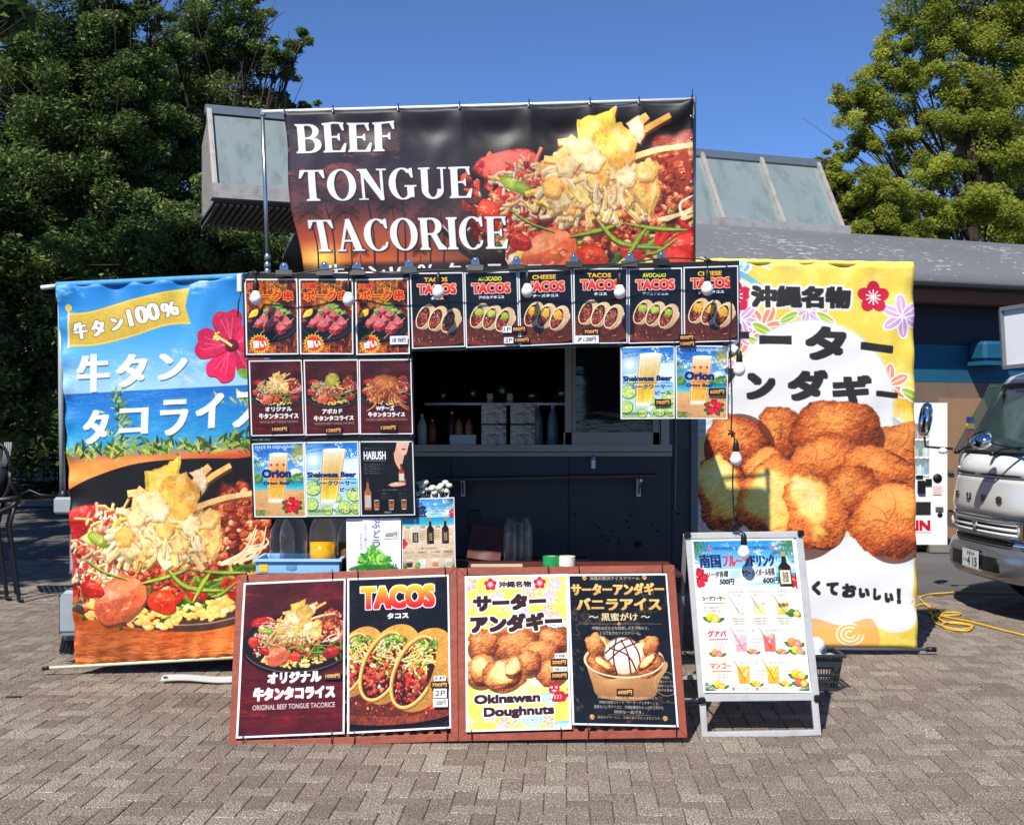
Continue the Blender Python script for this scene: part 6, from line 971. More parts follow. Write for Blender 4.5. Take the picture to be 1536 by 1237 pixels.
# kitchen things seen through the window
DI = TD + .35; zi = 1.38
def on(px, d=DI): return P(px, 0, d).x
cg = 'printed cartons stacked in the kitchen window'
m_ct = mat('carton_print', (226, 206, 180), .6, vary=.3, scale=22, dirt=(90, 44, 36), dscale=26, damt=.9, stretch=(1, 1, 2))
k = 0
for i in range(2):
    for j in range(2):
        x = on(741 + i * 43); z = 1.565 + j * .165; o = MB().box((x, DI, z + .08), (.19, .2, .155), None, .004).build('carton', m_ct); tag(o, ('lower', 'upper')[j] + (' left' if i == 0 else ' right') + ' one of the four printed cartons stacked inside the kitchen window', 'carton', cg); o['_t'] = 1
MB_l = MB().box((.1, DI, 1.535), (1.7, .34, .05)); tag(MB_l.build('counter_tray', mat('dull_metal_tray', (110, 108, 102), .5, .3)), 'dull metal ledge tray under the cartons and bottles in the kitchen window', 'tray')
def pet(name, label, x, y, z, h, r, col, liquid=None, cat='bottle', group=None, cap=(230, 230, 230), fill=.5):
    t = thing(name, label, cat, (x, y, z), group); pr = [(0, 0), (r * .8, 0), (r, .02 * h + .004), (r, h * .3), (r * .95, h * .33), (r, h * .36), (r, h * .55), (r * .9, h * .68), (r * .55, h * .82), (r * .3, h * .9), (r * .27, h * .95)]
    MB().lathe((x, y, z), pr, 20).build('shell', clear_mat('clear_plastic', .12) if col is None else mat('shell_%d_%d_%d' % col, col, .3), t); MB().lathe((x, y, z + h * .94), [(0, 0), (r * .32, 0), (r * .34, h * .06), (0, h * .065)], 12).build('cap', mat('cap_%d_%d_%d' % cap, cap, .4), t)
    if liquid: MB().lathe((x, y, z + .004), [(0, 0), (r * .94, .002), (r * .94, h * fill), (0, h * fill)], 20).build('juice', mat('juice_%d_%d_%d' % liquid, liquid, .15, spec=.6), t)
    return t
for i, (px, lab) in enumerate(((806, 'clear water bottle on the ledge just right of the cartons, left one of two'), (829, 'clear water bottle nearest the window sash, right one of two'))): pet('water_bottle', lab, on(px), DI - .05, 1.565, .31, .042, (120, 132, 136), None, 'bottle', 'water bottles in the kitchen window')
tag(MB().box((on(695), DI - .02, 1.61), (.2, .2, .08), None, .006).build('plastic_bin', mat('cream_bin', (206, 202, 190), .5)), 'cream plastic bin holding sauce bottles in the kitchen window', 'bin')
for i, (px, lab) in enumerate(((688, 'orange sauce bottle in the cream bin, the left one'), (703, 'orange sauce bottle in the cream bin, the right one'))): pet('sauce_bottle', lab, on(px), DI + .02, 1.63, .14, .03, (176, 100, 60), None, 'bottle', 'sauce bottles in the bin', (170, 90, 50))
pet('syrup_bottle', 'dark red syrup bottle with white cap left of the orange sauce bottles', on(677), DI + .1, 1.565, .26, .035, (90, 34, 30), None, 'bottle')
for i, px in enumerate((735, 765)): tag(MB().lathe((on(px), DI + .02, 1.895), [(0, 0), (.022, 0), (.026, .07), (0, .07)], 12).build('jar', mat('cream_jar', (196, 180, 140), .5)), ('cream jar on top of the left carton stack', 'cream jar on top of the right carton stack')[i], 'jar', 'cream jars on the cartons')
for i, (px, h, r_, col, lab) in enumerate(((648, .2, .035, (150, 60, 40), 'red squeeze bottle left of the cream bin in the kitchen window'), (632, .24, .04, (196, 190, 176), 'pale squeeze bottle left of the red one in the kitchen window'))): pet('squeeze_bottle', lab, on(px), DI + .05, 1.565, h, r_, col, None, 'bottle')
ks = thing('kitchen_shelf', 'steel shelf with pans at the back of the dark kitchen', 'shelf', (.2, TD + 1.6, 1.9)); MB().box((.2, TD + 1.6, 1.9), (1.9, .3, .02)).build('board', m_steel, ks)
for i in range(7): tag(MB().lathe((-.6 + i * .26, TD + 1.55, 1.912), [(0, 0), (.07, 0), (.085, .11 + .04 * (i % 3)), (.078, .11 + .04 * (i % 3)), (.06, .01)], 16).build('steel_pan', m_steel), ('small', 'second', 'third', 'middle', 'fifth', 'sixth', 'last')[i] + ' steel pan from the left on the shelf at the back of the kitchen', 'pan', 'steel pans on the kitchen shelf')
t = thing('shelf_ornament', 'small silver dog tag charm standing on the truck wall shelf', 'ornament', P(890, 706, 8.72)); q = P(890, 706, 8.72)
MB().box(q + Vector((0, 0, .05)), (.035, .02, .08), None, .008).build('figure', mat('silver_charm', (150, 152, 156), .3, .8), t); MB().lathe(q + Vector((0, 0, .095)), [(0, -.02), (.018, -.012), (.02, 0), (.012, .016), (0, .02)], 10).build('top', mat('silver_charm', (1, 1, 1)), t)

# ------------------------------------------------------------------ table behind the sandwich boards
tb = thing('folding_table', 'long dark folding table behind the two wooden poster boards', 'table', (-.25, 7.35, 0))
MB().box((-.25, 7.35, .845), (2.5, .62, .03), None, .005).build('tabletop', mat('dark_tabletop', (52, 34, 28), .55), tb)
for x in (-1.45, .95):
    for y in (7.1, 7.6): MB().tube([(x, y, 0), (x, y, .83)], .014, 8).build('leg', m_dark, tb)
TZ = .861
# ------------------------------------------------------------------ posters
def sheet(name, px, d, im, label, cat, group=None, dz=None, thick=.003, warp=.004, rough=.3, nu=8, nv=10, mats=None, seed=0, kind=None, gain=.86):
    """a printed sheet hung from its pixel corners at depth d (d may be a list of four)"""
    ds = d if isinstance(d, (list, tuple)) else [d] * 4; q = [P(x, y, e) for (x, y), e in zip(px, ds)]; r = random.Random(seed + len(C.objects)); a, b, p1, p2 = r.uniform(1, 3), r.uniform(1, 3), r.uniform(0, 6), r.uniform(0, 6)
    n = (q[1] - q[0]).cross(q[3] - q[0]).normalized()
    if n.y > 0: n = -n
    f = lambda u, v: bil(q, u, v) + n * (warp * (math.sin(a * u * 3.1 + p1) * math.sin(b * v * 3.1 + p2)))
    m = MB(); m.smooth = True; m.grid(f, nu, nv); m.cur = 1; m.smooth = False
    e = [f(i / nu, 0) for i in range(nu + 1)] + [f(1, j / nv) for j in range(1, nv + 1)] + [f(1 - i / nu, 1) for i in range(1, nu + 1)] + [f(0, 1 - j / nv) for j in range(1, nv)]; k = len(e)
    m._add(e + [v - n * thick for v in e], [(i, (i + 1) % k, k + (i + 1) % k, k + i) for i in range(k)]); m.grid(lambda u, v: f(1 - u, v) - n * thick, nu, nv, False); o = m.build(name, [im if isinstance(im, bpy.types.Material) else print_mat(name + '_print', im, rough, gain=gain), mats or mat('paper_white', (214, 214, 212), .6)]); return tag(o, label, cat, group, kind)
IM = {}
def art(k, fn, **kw):
    if k not in IM: IM[k] = print_mat(k + '_print', fn().image(k + '_art'), **kw)
    return IM[k]
pk = art('pork_skewer', pork_skewers, rough=.28); tp = art('tacos', lambda: tacos_small('plain', 'TACOS', 'タコス', 'y'), rough=.28); ta = art('avocado_tacos', lambda: tacos_small('avocado', 'AVOCADO', 'アボカドタコス', 'g'), rough=.28); tc_ = art('cheese_tacos', lambda: tacos_small('cheese', 'CHEESE', 'チーズタコス', 'y'), rough=.28)
ri = art('original_rice', lambda: rice_poster('chips', 'オリジナル', 'ORIGINAL BEEF TONGUE TACORICE', [(28, 87, 78, 96), (16, 99, 90, 110), (17, 113.5, 89, 117.5)], 1), rough=.28)
ra = art('avocado_rice', lambda: rice_poster('avocado', 'アボカド', 'AVOCADO BEEF TONGUE TACORICE', [(32, 92, 69, 102), (16, 105, 90, 115), (17, 118, 91, 122)], 2), rough=.28)
rc = art('cheese_rice', lambda: rice_poster('net', 'Wチーズ', 'DOUBLE CHEESE BEEF TONGUE TACORICE', [(31, 87, 66, 97), (16, 99, 86, 109), (13, 111.5, 90, 115.5)], 3), rough=.28)
orr = art('orion', orion, rough=.28); shk = art('shekwasa', shekwasa, rough=.28); hb = art('habush', habush, rough=.28)
DP = 7.03; MG = 'laminated menu posters hanging in the rack'
T4 = lambda *a: [(a[0], a[1]), (a[2], a[3]), (a[4], a[5]), (a[6], a[7])]
for px, im, lab in (
    (T4(366.4, 418.4, 446, 418, 447.8, 531.4, 369.2, 532.3), pk, 'pork skewer poster with flames, first of three at the left end of the top row'),
    (T4(448.2, 418.4, 529.4, 418.4, 530.0, 531.4, 450, 531.4), pk, 'pork skewer poster with flames, middle one of three in the top row'),
    (T4(532.2, 418.8, 612.5, 416.6, 614.7, 530.7, 534.4, 532.3), pk, 'pork skewer poster with flames, right one of three with handwritten 700 tag'),
    (T4(614.7, 409.4, 695, 408.3, 697.8, 519.9, 618.1, 523), tp, 'plain tacos poster right next to the pork skewer posters'),
    (T4(696.2, 408.3, 776, 406.7, 779.5, 518.5, 698.9, 521.5), ta, 'avocado tacos poster with the white 1P and 2P tags, left avocado one'),
    (T4(777.2, 406, 857.6, 404, 860.7, 515.8, 780.4, 519.2), tc_, 'cheese tacos poster in the middle of the top row'),
    (T4(859.5, 402.6, 941.2, 402, 941.2, 514.7, 861.3, 515.8), tp, 'plain tacos poster with a handwritten 1200 yen slip at its foot'),
    (T4(942.8, 403, 1023, 401.5, 1023.8, 513.5, 942.8, 515.3), ta, 'avocado tacos poster second from the right end of the top row'),
    (T4(1025, 400.8, 1107.3, 398, 1108, 511.7, 1026, 514), tc_, 'cheese tacos poster at the right end of the top row'),
    (T4(372.9, 540.6, 452.6, 539.7, 456.9, 652.5, 376.6, 654), ri, 'original beef tongue taco rice poster with pile of cheese, left of second row'),
    (T4(455.2, 539.7, 536.6, 538.8, 539.4, 651, 458.2, 653), ra, 'avocado beef tongue taco rice poster with green dome, middle of second row'),
    (T4(538, 539.2, 616.6, 538.4, 619.5, 651, 539.8, 651.4), rc, 'double cheese taco rice poster with orange cheese threads, right of second row'),
    (T4(377.7, 664.8, 455.2, 662.8, 459, 775.5, 381.7, 775.5), orr, 'Orion beer poster at the left of the lowest menu row'),
    (T4(455.6, 662.8, 537.1, 661.5, 540.2, 773.9, 459.6, 774.6), shk, 'Shekwasa Beer poster without price tag in the lowest menu row'),
    (T4(538.4, 661.5, 619.4, 661.3, 622.8, 772.4, 541, 773.9), hb, 'black HABUSH liquor poster with a woman holding a bottle'),
    (T4(931, 520.3, 1012, 518.5, 1012, 627.8, 931, 628.5), shk, 'Shekwasa Beer poster with 700 yen tag under the avocado tacos poster'),
    (T4(1013, 518, 1092.6, 518.5, 1091, 628.5, 1014, 627.8), orr, 'Orion beer poster with 600 yen tag under the right cheese tacos poster')):
    sheet('menu_poster', px, DP, im, lab, 'poster', MG)
rk = thing('menu_rack', 'black backing boards and white cross pole that hold the rows of menu posters', 'rack', P(740, 632, 7.06))
def slab(name, px, d, m, th=.012, parent=rk): q = [P(x, y, d) for x, y in px]; return MB().prism(q, (0, th, 0)).build(name, m, parent)
m_bk = mat('black_board', (20, 20, 22), .5)
for px in (T4(364, 410, 614, 410, 617, 536, 366, 537), T4(613.5, 402.5, 1109, 391, 1110, 516, 616, 527), T4(370, 538.5, 619, 535, 622, 656, 374, 659), T4(375, 660, 621, 657, 625, 776, 379, 779), T4(929, 517, 1093, 516, 1093, 626, 930, 627)): slab('backing_board', px, 7.042, m_bk)
MB().tube([P(362, 417, 7.09), P(740, 405, 7.09), P(1108, 393, 7.09)], .011, 8).build('cross_pole', mat('white_pipe', (214, 214, 214), .35), rk); MB().tube([P(404, 412, 7.075), P(700, 407.5, 7.075)], .009, 8).build('cross_pole', m_steel, rk)
cw = P(360, 425, 7.05); MB().box(cw, (.03, .04, .11), None, .006).build('end_clamp', mat('white_pipe', (1, 1, 1)), rk); MB().tube([cw + Vector((.01, -.02, -.05)), cw + Vector((-.005, -.02, -.12)), cw + Vector((-.008, -.02, -.2))], .004, 6).build('end_cord', m_black, rk)
for i in range(11):
    for x in (380 + i * 24,):
        MB().tube([P(x, 534, 7.03), P(x + 1, 541, 7.03)], .0025, 5).build('wire_tie', m_black, rk) if i in (0, 3, 6, 9) else None
for x, y in ((377, 657), (458, 657), (540, 656), (617, 655), (1012, 516), (932, 518), (1090, 516), (613, 538)): MB().tube([P(x, y - 4, 7.022), P(x, y + 5, 7.022)], .0028, 5).tube([P(x - 6, y, 7.022), P(x + 5, y - 1, 7.022)], .0028, 5).build('wire_tie', m_black, rk)
# bulldog clips
cp = None; CG = 'bulldog clips along the top of the menu rack'
labs = ['above the first pork skewer poster', 'above the second pork skewer poster', 'between the second and third pork skewer posters', 'at the corner where pork and tacos posters meet', 'above the left avocado tacos poster', 'between left avocado and cheese tacos posters', 'between the cheese and second plain tacos posters', 'at the seam left of the right avocado poster', 'above the right avocado tacos poster']
for (x, y), lab in zip(((426, 411), (487, 410), (536, 409.5), (613, 406), (713, 403), (775, 402), (861, 398), (944, 397), (992, 395)), labs):
    base = P(x, y, 7.01)
    if cp is None:
        cp = thing('bulldog_clip', 'silver and black clip ' + lab, 'clip', base, CG); b = Vector(base)
        MB().prism([b + Vector((-.048, -.012, -.012)), b + Vector((-.048, .012, -.012)), b + Vector((-.048, .004, .022)), b + Vector((-.048, -.004, .022))], (.096, 0, 0)).build('jaw', m_black, cp); MB().prism([b + Vector((dx, -.006, dz)) for dx, dz in ((-.026, .02), (.026, .02), (.022, .05), (.012, .066), (-.012, .066), (-.022, .05))], (0, .012, 0)).build('handle', mat('chrome_clip', (140, 142, 146), .2, .9), cp)
        MB().lathe(b + Vector((0, -.008, .05)), [(.005, -.004), (.009, -.004), (.009, .004), (.005, .004), (.005, -.004)], 12, (0, 1, 0)).build('ring', mat('bright_chrome', (220, 222, 226), .15, 1), cp)
    else: o = copy_tree(cp); o.location = base; o['label'] = 'silver and black clip ' + lab; o.rotation_euler = (0, rnd.uniform(-.04, .04), rnd.uniform(-.15, .15))
# price tags
PT = 'stuck on price tags'
def ptag(txt, x0, y0, x1, y1, lab, style='gold', d=7.018, sl=-.02):
    w = x1 - x0; k = txt + style
    if k not in IM: IM[k] = print_mat('price_print', tag_art(txt, style).image('price_' + str(len(IM))), .4, gain=.9)
    sheet('price_tag', T4(x0, y0 - sl * 0, x1, y0 + sl * w, x1, y1 + sl * w, x0, y1), d, IM[k], lab, 'price tag', PT, thick=.0015, warp=0, nu=1, nv=1, mats=m_black)
ptag('1000円', 406, 639, 432.5, 648.5, 'black and gold 1000 yen tag on the small original taco rice poster'); ptag('1200円', 487.5, 640.5, 513, 650.5, 'black and gold 1200 yen tag on the avocado taco rice poster'); ptag('1200円', 569, 636.5, 595.5, 646.5, 'black and gold 1200 yen tag on the double cheese poster')
ptag('1本 700円', 585, 504, 611.5, 516.5, 'white handwritten 700 yen slip on the third pork skewer poster', 'white'); ptag('1P', 754, 489.5, 767.5, 499, 'small white 1P slip beside the upper 800 yen tag', 'white'); ptag('800円', 768, 489, 789, 498.5, 'upper gold price tag (eight hundred yen) bridging the left avocado and cheese tacos posters'); ptag('2P', 756, 506, 770, 515, 'small white 2P slip beside the 1500 yen tag', 'white'); ptag('1500円', 770.5, 505.5, 795, 514.5, 'lower gold price tag bridging the left avocado and cheese tacos posters')
ptag('700円', 874.5, 493, 899, 502.5, 'black and gold 700 yen tag on the second plain tacos poster'); ptag('2P 1,200円', 862, 503.5, 898, 515.5, 'white handwritten 2P 1200 yen slip on the second plain tacos poster', 'white'); ptag('800円', 1018.5, 501.5, 1041.5, 511, 'upper 800 yen tag hanging between the two rightmost tacos posters', d=7.01); ptag('1500円', 1019, 511, 1043, 520, 'lower 1500 yen tag hanging between the two rightmost tacos posters', d=7.01)
ptag('700円', 982, 598.5, 1006, 609, 'black and gold 700 yen tag on the right Shekwasa Beer poster'); ptag('600円', 1063, 582.5, 1088.5, 593, 'black and gold 600 yen tag on the right Orion beer poster')
# paper price posters standing on the table
um = art('sea_grapes', umibudo, rough=.5); aw = art('awamori', awamori, rough=.3)
sheet('drink_poster', T4(519, 738, 601, 737.5, 601.5, 856, 520, 857), [7.06, 7.06, 7.04, 7.04], um, 'white sea grapes poster with green sea grapes standing on the table', 'poster'); ptag('600円', 576, 796, 598, 808, 'white handwritten 600 yen slip on the sea grapes poster', 'white', 7.046)
sheet('drink_poster', T4(601.5, 748, 681.4, 745.4, 683.6, 852.3, 603, 855), [7.08, 7.08, 7.05, 7.05], aw, 'awamori liquor poster with three bottles on a beach standing on the table', 'poster')
# blue box with bottles, juice
bx = thing('storage_box', 'pale blue plastic box with a yellow sticker on the table behind the left board', 'box', (P(447, 0, 7.13).x, 7.13, TZ)); x0, x1 = P(384, 0, 7.05).x, P(509, 0, 7.05).x; xm = (x0 + x1) / 2; m_blue = mat('pale_blue_plastic', (132, 182, 222), .45)
q = MB(); q.box((xm, 7.05, TZ + .035), (x1 - x0, .008, .07)).box((xm, 7.33, TZ + .035), (x1 - x0, .008, .07)).box((x0 + .004, 7.19, TZ + .035), (.008, .272, .07)).box((x1 - .004, 7.19, TZ + .035), (.008, .272, .07)).box((xm, 7.19, TZ + .004), (x1 - x0, .28, .008)); q.build('tub', m_blue, bx)
q = MB(); q.box((xm, 7.04, TZ + .076), (x1 - x0 + .03, .022, .014)).box((xm, 7.34, TZ + .076), (x1 - x0 + .03, .022, .014)).box((x0 - .005, 7.19, TZ + .076), (.022, .28, .014)).box((x1 + .005, 7.19, TZ + .076), (.022, .28, .014)); q.build('rim', mat('pale_blue_rim', (160, 200, 232), .4), bx); MB().box((x0 + .045, 7.044, TZ + .03), (.05, .003, .045)).build('sticker', mat('yellow_sticker', (236, 190, 40), .5), bx)
JG = 'big clear bottles standing in the blue box'
pet('drink_bottle', 'empty clear bottle at the left end of the blue box', P(420, 0, 7.15).x, 7.22, TZ + .01, .34, .075, None, None, 'bottle', JG); pet('drink_bottle', 'large empty clear bottle in the middle of the blue box', P(442, 0, 7.15).x, 7.12, TZ + .01, .38, .082, None, None, 'bottle', JG, (200, 60, 60)); pet('drink_bottle', 'clear bottle half full of yellow orange juice in the blue box', P(484, 0, 7.15).x, 7.15, TZ + .01, .38, .08, None, (244, 172, 20), 'bottle', JG, (60, 60, 64), .42); pet('drink_bottle', 'dark golden bottle behind the left edge of the sea grapes poster', P(519, 0, 7.2).x, 7.24, TZ, .32, .06, None, (120, 80, 30), 'bottle', None, (60, 60, 64), .5)
# spoons in a clear bag
t = thing('spoon_bundle', 'clear bag of white plastic spoons standing behind the awamori poster', 'cutlery', (P(652, 0, 7.2).x, 7.2, TZ)); m_sp = mat('translucent_spoon', (222, 230, 216), .25, alpha=.8); rr_ = random.Random(8)
for i in range(22):
    x = P(628 + i * 2.25 + rr_.uniform(-2, 2), 0, 7.2).x; z = 1.75 - (726 + rr_.uniform(-6, 14) - 632) * 7.2 / F; y = 7.2 + rr_.uniform(-.06, .06); xb = lerp(x, P(652, 0, 7.2).x, .5)
    MB().lathe((x, y, z), [(0, -.035), (.015, -.022), (.021, 0), (.016, .018), (0, .026)], 10, (rr_.uniform(-.3, .3), 1, .2), 1, .6).tube([(x, y, z - .03), (xb, y, z - .3)], .004, 5).build('spoon', m_sp, t)
MB().lathe((P(652, 0, 7.2).x, 7.2, TZ), [(0, 0), (.06, 0), (.07, .25), (.075, .42), (.068, .42), (.06, .01)], 20).build('bag', clear_mat('clear_bag', .22), t)
m_wood_t = mat('dark_red_wood', (92, 44, 34), .5, vary=.3, scale=20)
# dim things on the right half of the table
pt = thing('prep_table', 'low dark side table in the shade against the truck wall', 'table', (.05, 8.5, 0)); MB().box((.0, 8.5, .755), (1.1, .46, .025)).build('tabletop', m_black, pt)
for x in (-.5, .5):
    for y in (8.32, 8.68): MB().tube([(x, y, 0), (x, y, .745)], .012, 6).build('leg', m_dark, pt)
DC, ZC = 8.45, .768
t = thing('cup_stack', 'translucent bag of stacked cups in the shade against the truck wall', 'cups', (P(777, 0, DC).x, DC, ZC)); 
for i, (dx, h) in enumerate(((-.05, .2), (0, .27), (.045, .22))): MB().lathe((P(777, 0, DC).x + dx, DC + .02 * i, ZC), [(0, 0), (.03, 0)] + [(.034 + .004 * (k % 2), h * k / 12) for k in range(1, 13)] + [(.0, h)], 14).build('cups', clear_mat('cup_plastic', .4), t)
MB().lathe((P(777, 0, DC).x, DC, ZC), [(.1, 0), (.105, .15), (.1, .24), (.075, .3)], 18).build('bag', clear_mat('clear_bag', .22), t)
sheet('leaning_card', T4(708, 786, 757, 791, 750, 842, 700, 836), [8.6, 8.6, 8.5, 8.5], mat('dark_red_card', (92, 40, 34), .5, vary=.5), 'dark reddish card leaning in the shade against the truck wall', 'card')
def flat(m): m.sm = [False] * len(m.sm); return m
def roll(x, y, col, lab):
    b = P(x, 0, 7.06); z = .9035; t = thing('tape_roll', lab, 'tape roll', (b.x, 7.06, z), 'rolls of tape on the table'); flat(MB().lathe((b.x, 7.06, z), [(.026, 0), (.05, 0), (.05, .055), (.026, .055), (.026, 0)], 32)).build('tape', mat('tape_%d' % col[0], col, .4), t); MB().lathe((b.x, 7.06, z + .001), [(.024, 0), (.0259, 0), (.0259, .053), (.024, .053), (.024, 0)], 20).build('core', mat('cardboard_core', (176, 150, 116), .8), t)
cr = MB().box((P(855, 0, 7.05).x, 7.08, .888), (P(1006, 0, 7.05).x - P(700, 0, 7.05).x, .34, .03), None, .004).box((P(855, 0, 7.05).x, 7.08, .867), (P(1006, 0, 7.05).x - P(700, 0, 7.05).x - .1, .3, .012)); tag(cr.build('wooden_tray', m_wood_t), 'dark reddish wooden tray top just above the right poster board', 'tray')
roll(827, 0, (30, 150, 80), 'green roll of tape on the table edge above the doughnut board'); roll(850, 0, (228, 222, 206), 'white roll of tape next to the green roll')
tag(MB().box((P(745, 0, 7).x, 7.0, .911), (.3, .03, .014), Matrix.Rotation(.03, 3, 'Z')).build('chopstick_pack', mat('pale_wood', (206, 186, 150), .7)), 'pale packet of wooden chopsticks lying at the table edge', 'chopsticks')

# ------------------------------------------------------------------ wooden poster boards
m_wood = mat('red_brown_timber', (140, 66, 44), .5, vary=.25, scale=7, stretch=(1, 1, 1), bump=.3, bscale=30, dirt=(92, 38, 26), dscale=9, damt=.5)
def board(name, label, fr, dt, db, sheets, ties, slats=9):
    TL, TR, BR, BL = [P(x, y, d) for (x, y), d in zip(fr, (dt, dt, db, db))]; t = thing(name, label, 'poster board', ((BL.x + BR.x) / 2, db, 0)); n = (TR - TL).cross(BL - TL).normalized(); n = -n if n.y > 0 else n; W_ = .042; T_ = .03
    def rail(a, b, c, d): MB().prism([v - n * 0 for v in (a, b, c, d)], -n * T_).build('frame_rail', m_wood, t, .003)
    ex = (TR - TL).normalized(); ez = (TL - BL).normalized(); ex2 = (BR - BL).normalized(); er = (TR - BR).normalized()
    i1, i2, i3, i4 = TL + ex * W_ - ez * W_, TR - ex * W_ - er * W_, BR - ex2 * W_ + er * W_, BL + ex2 * W_ + ez * W_; s = .0012
    rail(TL, TR, i2, i1); rail(TR, BR, i3, i2); rail(BR, BL, i4, i3); rail(BL, TL, i1, i4)
    for k in range(slats * 2):      # crossed trellis slats behind the posters
        u = (k + .5) / (slats * 2) * 1.9 - .45
        for sg in (1, -1):
            pts = []
            for v in (0, 1):
                uu = u + sg * v * .5 if sg > 0 else u + .5 - v * .5
                pts.append((uu, v))
            (ua_, va), (ub_, vb) = pts
            def clip(uu0, v0, uu1, v1):
                lo, hi = 0, 1; du = uu1 - uu0
                if abs(du) > 1e-6: a_, b_ = sorted(((0.04 - uu0) / du, (.96 - uu0) / du)); lo, hi = max(lo, a_), min(hi, b_)
                return lo, hi
            lo, hi = clip(ua_, va, ub_, vb)
            if hi - lo > .05:
                p0 = bil((TL, TR, BR, BL), lerp(ua_, ub_, lo), lerp(.03, .97, lo)); p1 = bil((TL, TR, BR, BL), lerp(ua_, ub_, hi), lerp(.03, .97, hi)); MB().bar(p0 - n * (.012 + .006 * (sg > 0)), p1 - n * (.012 + .006 * (sg > 0)), .024, .005, n).build('lattice_slat', m_wood, t)
    for x, y0, y1 in ties: MB().tube([P(x, y0 - 2, lerp(dt, db, .0 if y0 < 1000 else 1) - .006), P(x + .8, y1, lerp(dt, db, .05 if y0 < 1000 else .97) - .012)], .0028, 5).build('cable_tie', m_black, t)
    bk = (TL + TR) / 2 - ez * .1; MB().bar(bk - n * .04, Vector((bk.x, db + .5, .01)), .04, .025).build('back_leg', m_wood, t)
    for (lab, px, im) in sheets: 
        ds = [lerp(dt, db, (y - fr[0][1]) / (fr[3][1] - fr[0][1])) - .016 for x, y in px]; sheet('board_poster', px, ds, im, lab, 'poster', 'large posters on the wooden boards', warp=.0035, thick=.002)
DT, DB = 6.78, 6.52
A1 = art('board_rice', board_rice, rough=.25); A2 = art('board_tacos', board_tacos, rough=.25); A3 = art('board_doughnut', board_dough, rough=.25); A4 = art('board_ice', board_ice, rough=.25)
board('wooden_board', 'left reddish wooden lattice board carrying the taco rice and tacos posters', T4(355.3, 862.9, 685.3, 849.6, 687.7, 1111, 342.5, 1123), DT, DB, [('large original taco rice poster on dark red wood background, left board', T4(365.6, 873.7, 518.4, 867, 516.7, 1100, 353.6, 1106.9), A1), ('large black TACOS poster with three hard shell tacos, left board', T4(520.8, 867, 673.3, 861.2, 676.9, 1091.7, 520.8, 1100), A2)], [(370, 860, 872), (498, 855, 870), (536, 855, 868), (667, 850, 862), (364, 1103, 1121), (497, 1096, 1116), (531, 1097, 1116), (670, 1088, 1110)])
board('wooden_board', 'right reddish wooden lattice board carrying the doughnut and ice cream posters', T4(685.7, 851.7, 1011.6, 846.9, 1031.3, 1105.8, 688, 1111.3), DT, DB, [('yellow Okinawan Doughnuts poster with red lion dog, right board', T4(697, 863.7, 850.7, 860, 857.4, 1093, 698.9, 1097.4), A3), ('black and gold vanilla ice cream poster, right board', T4(851, 860.8, 1000.5, 859.4, 1018, 1090, 858.4, 1086.5), A4)], [(700, 852, 862), (822, 848, 860), (868, 849, 860), (993, 846, 860), (707, 1096, 1110), (841, 1092, 1108), (882, 1087, 1108), (1014, 1087, 1105)])
dd = lambda y: lerp(DT, DB, (y - 860) / 250) - .024
def btag(*a, **k): ptag(*a, d=[dd(a[2]), dd(a[2]), dd(a[4]), dd(a[4])], **k)
btag('1000円', 486, 1008.5, 511.5, 1019, 'black and gold 1000 yen tag on the large taco rice poster', sl=-.04); btag('1P', 651, 1013, 669, 1021, 'white 1P slip on the large black tacos poster', style='white'); btag('700円', 646, 1022, 672, 1031.5, 'black and gold 700 yen tag on the large black tacos poster'); btag('2P', 650.5, 1032.5, 670, 1046, 'white 2P slip on the large black tacos poster', style='white'); btag('1200円', 649.5, 1047.5, 671.5, 1060, 'white handwritten 1200 yen slip at the foot of the tacos poster', style='white')
btag('1個', 832, 979.5, 849, 987, 'white one piece slip on the yellow doughnut poster', style='white'); btag('200円', 826, 988, 851, 998, 'upper gold price tag on the yellow doughnut poster'); btag('3個入り', 829.5, 1000, 850, 1006.5, 'white three pieces slip on the yellow doughnut poster', style='white'); btag('500円', 826, 1008, 852, 1018, 'lower gold price tag on the yellow doughnut poster'); btag('600円', 925, 1032.5, 950, 1043, 'black and gold 600 yen tag on the ice cream poster', sl=0)
p0 = P(20, 1046, 7.6); t = MB().box((-3.165, 7.62, .004), (.09, .035, .003), Matrix.Rotation(.2, 3, 'Z')); tag(t.build('price_tag', mat('tag_black_gold', (60, 46, 26), .5, vary=.5, scale=60)), 'fallen black price tag lying on the paving at the far left', 'price tag', PT)

# ------------------------------------------------------------------ aluminium A-frame sign
af = thing('pavement_sign', 'silver aluminium folding sign with the tropical fruit drinks menu', 'sign', (P(1142, 0, 6.7).x, 6.7, 0)); sd = lambda y: lerp(6.92, 6.68, (y - 800) / 300)
A = lambda x, y, o=0: P(x, y, sd(y) + o)
def strip(name, pts, m=m_alu, th=.022, par=af, bev=.003): return MB().prism([A(x, y) for x, y in pts], (0, th, 0)).build(name, m, par, bev)
strip('frame_side', T4(1028, 806, 1037, 807, 1059, 1051, 1048.5, 1052)); strip('frame_side', T4(1194, 799, 1204, 800, 1230, 1048, 1219, 1050)); strip('frame_top', T4(1032, 799, 1199, 796.5, 1199, 806, 1032, 808)); strip('frame_bottom', T4(1050, 1041, 1226, 1038.5, 1228, 1050, 1050, 1052))
for x, y in ((1031, 802), (1201, 799.5), (1053, 1050), (1225.5, 1046.5)): c_ = A(x, y, -.004); MB().box(c_, (.034, .03, .034), None, .006).build('corner_cap', mat('black_plastic', (1, 1, 1)), af, .004)
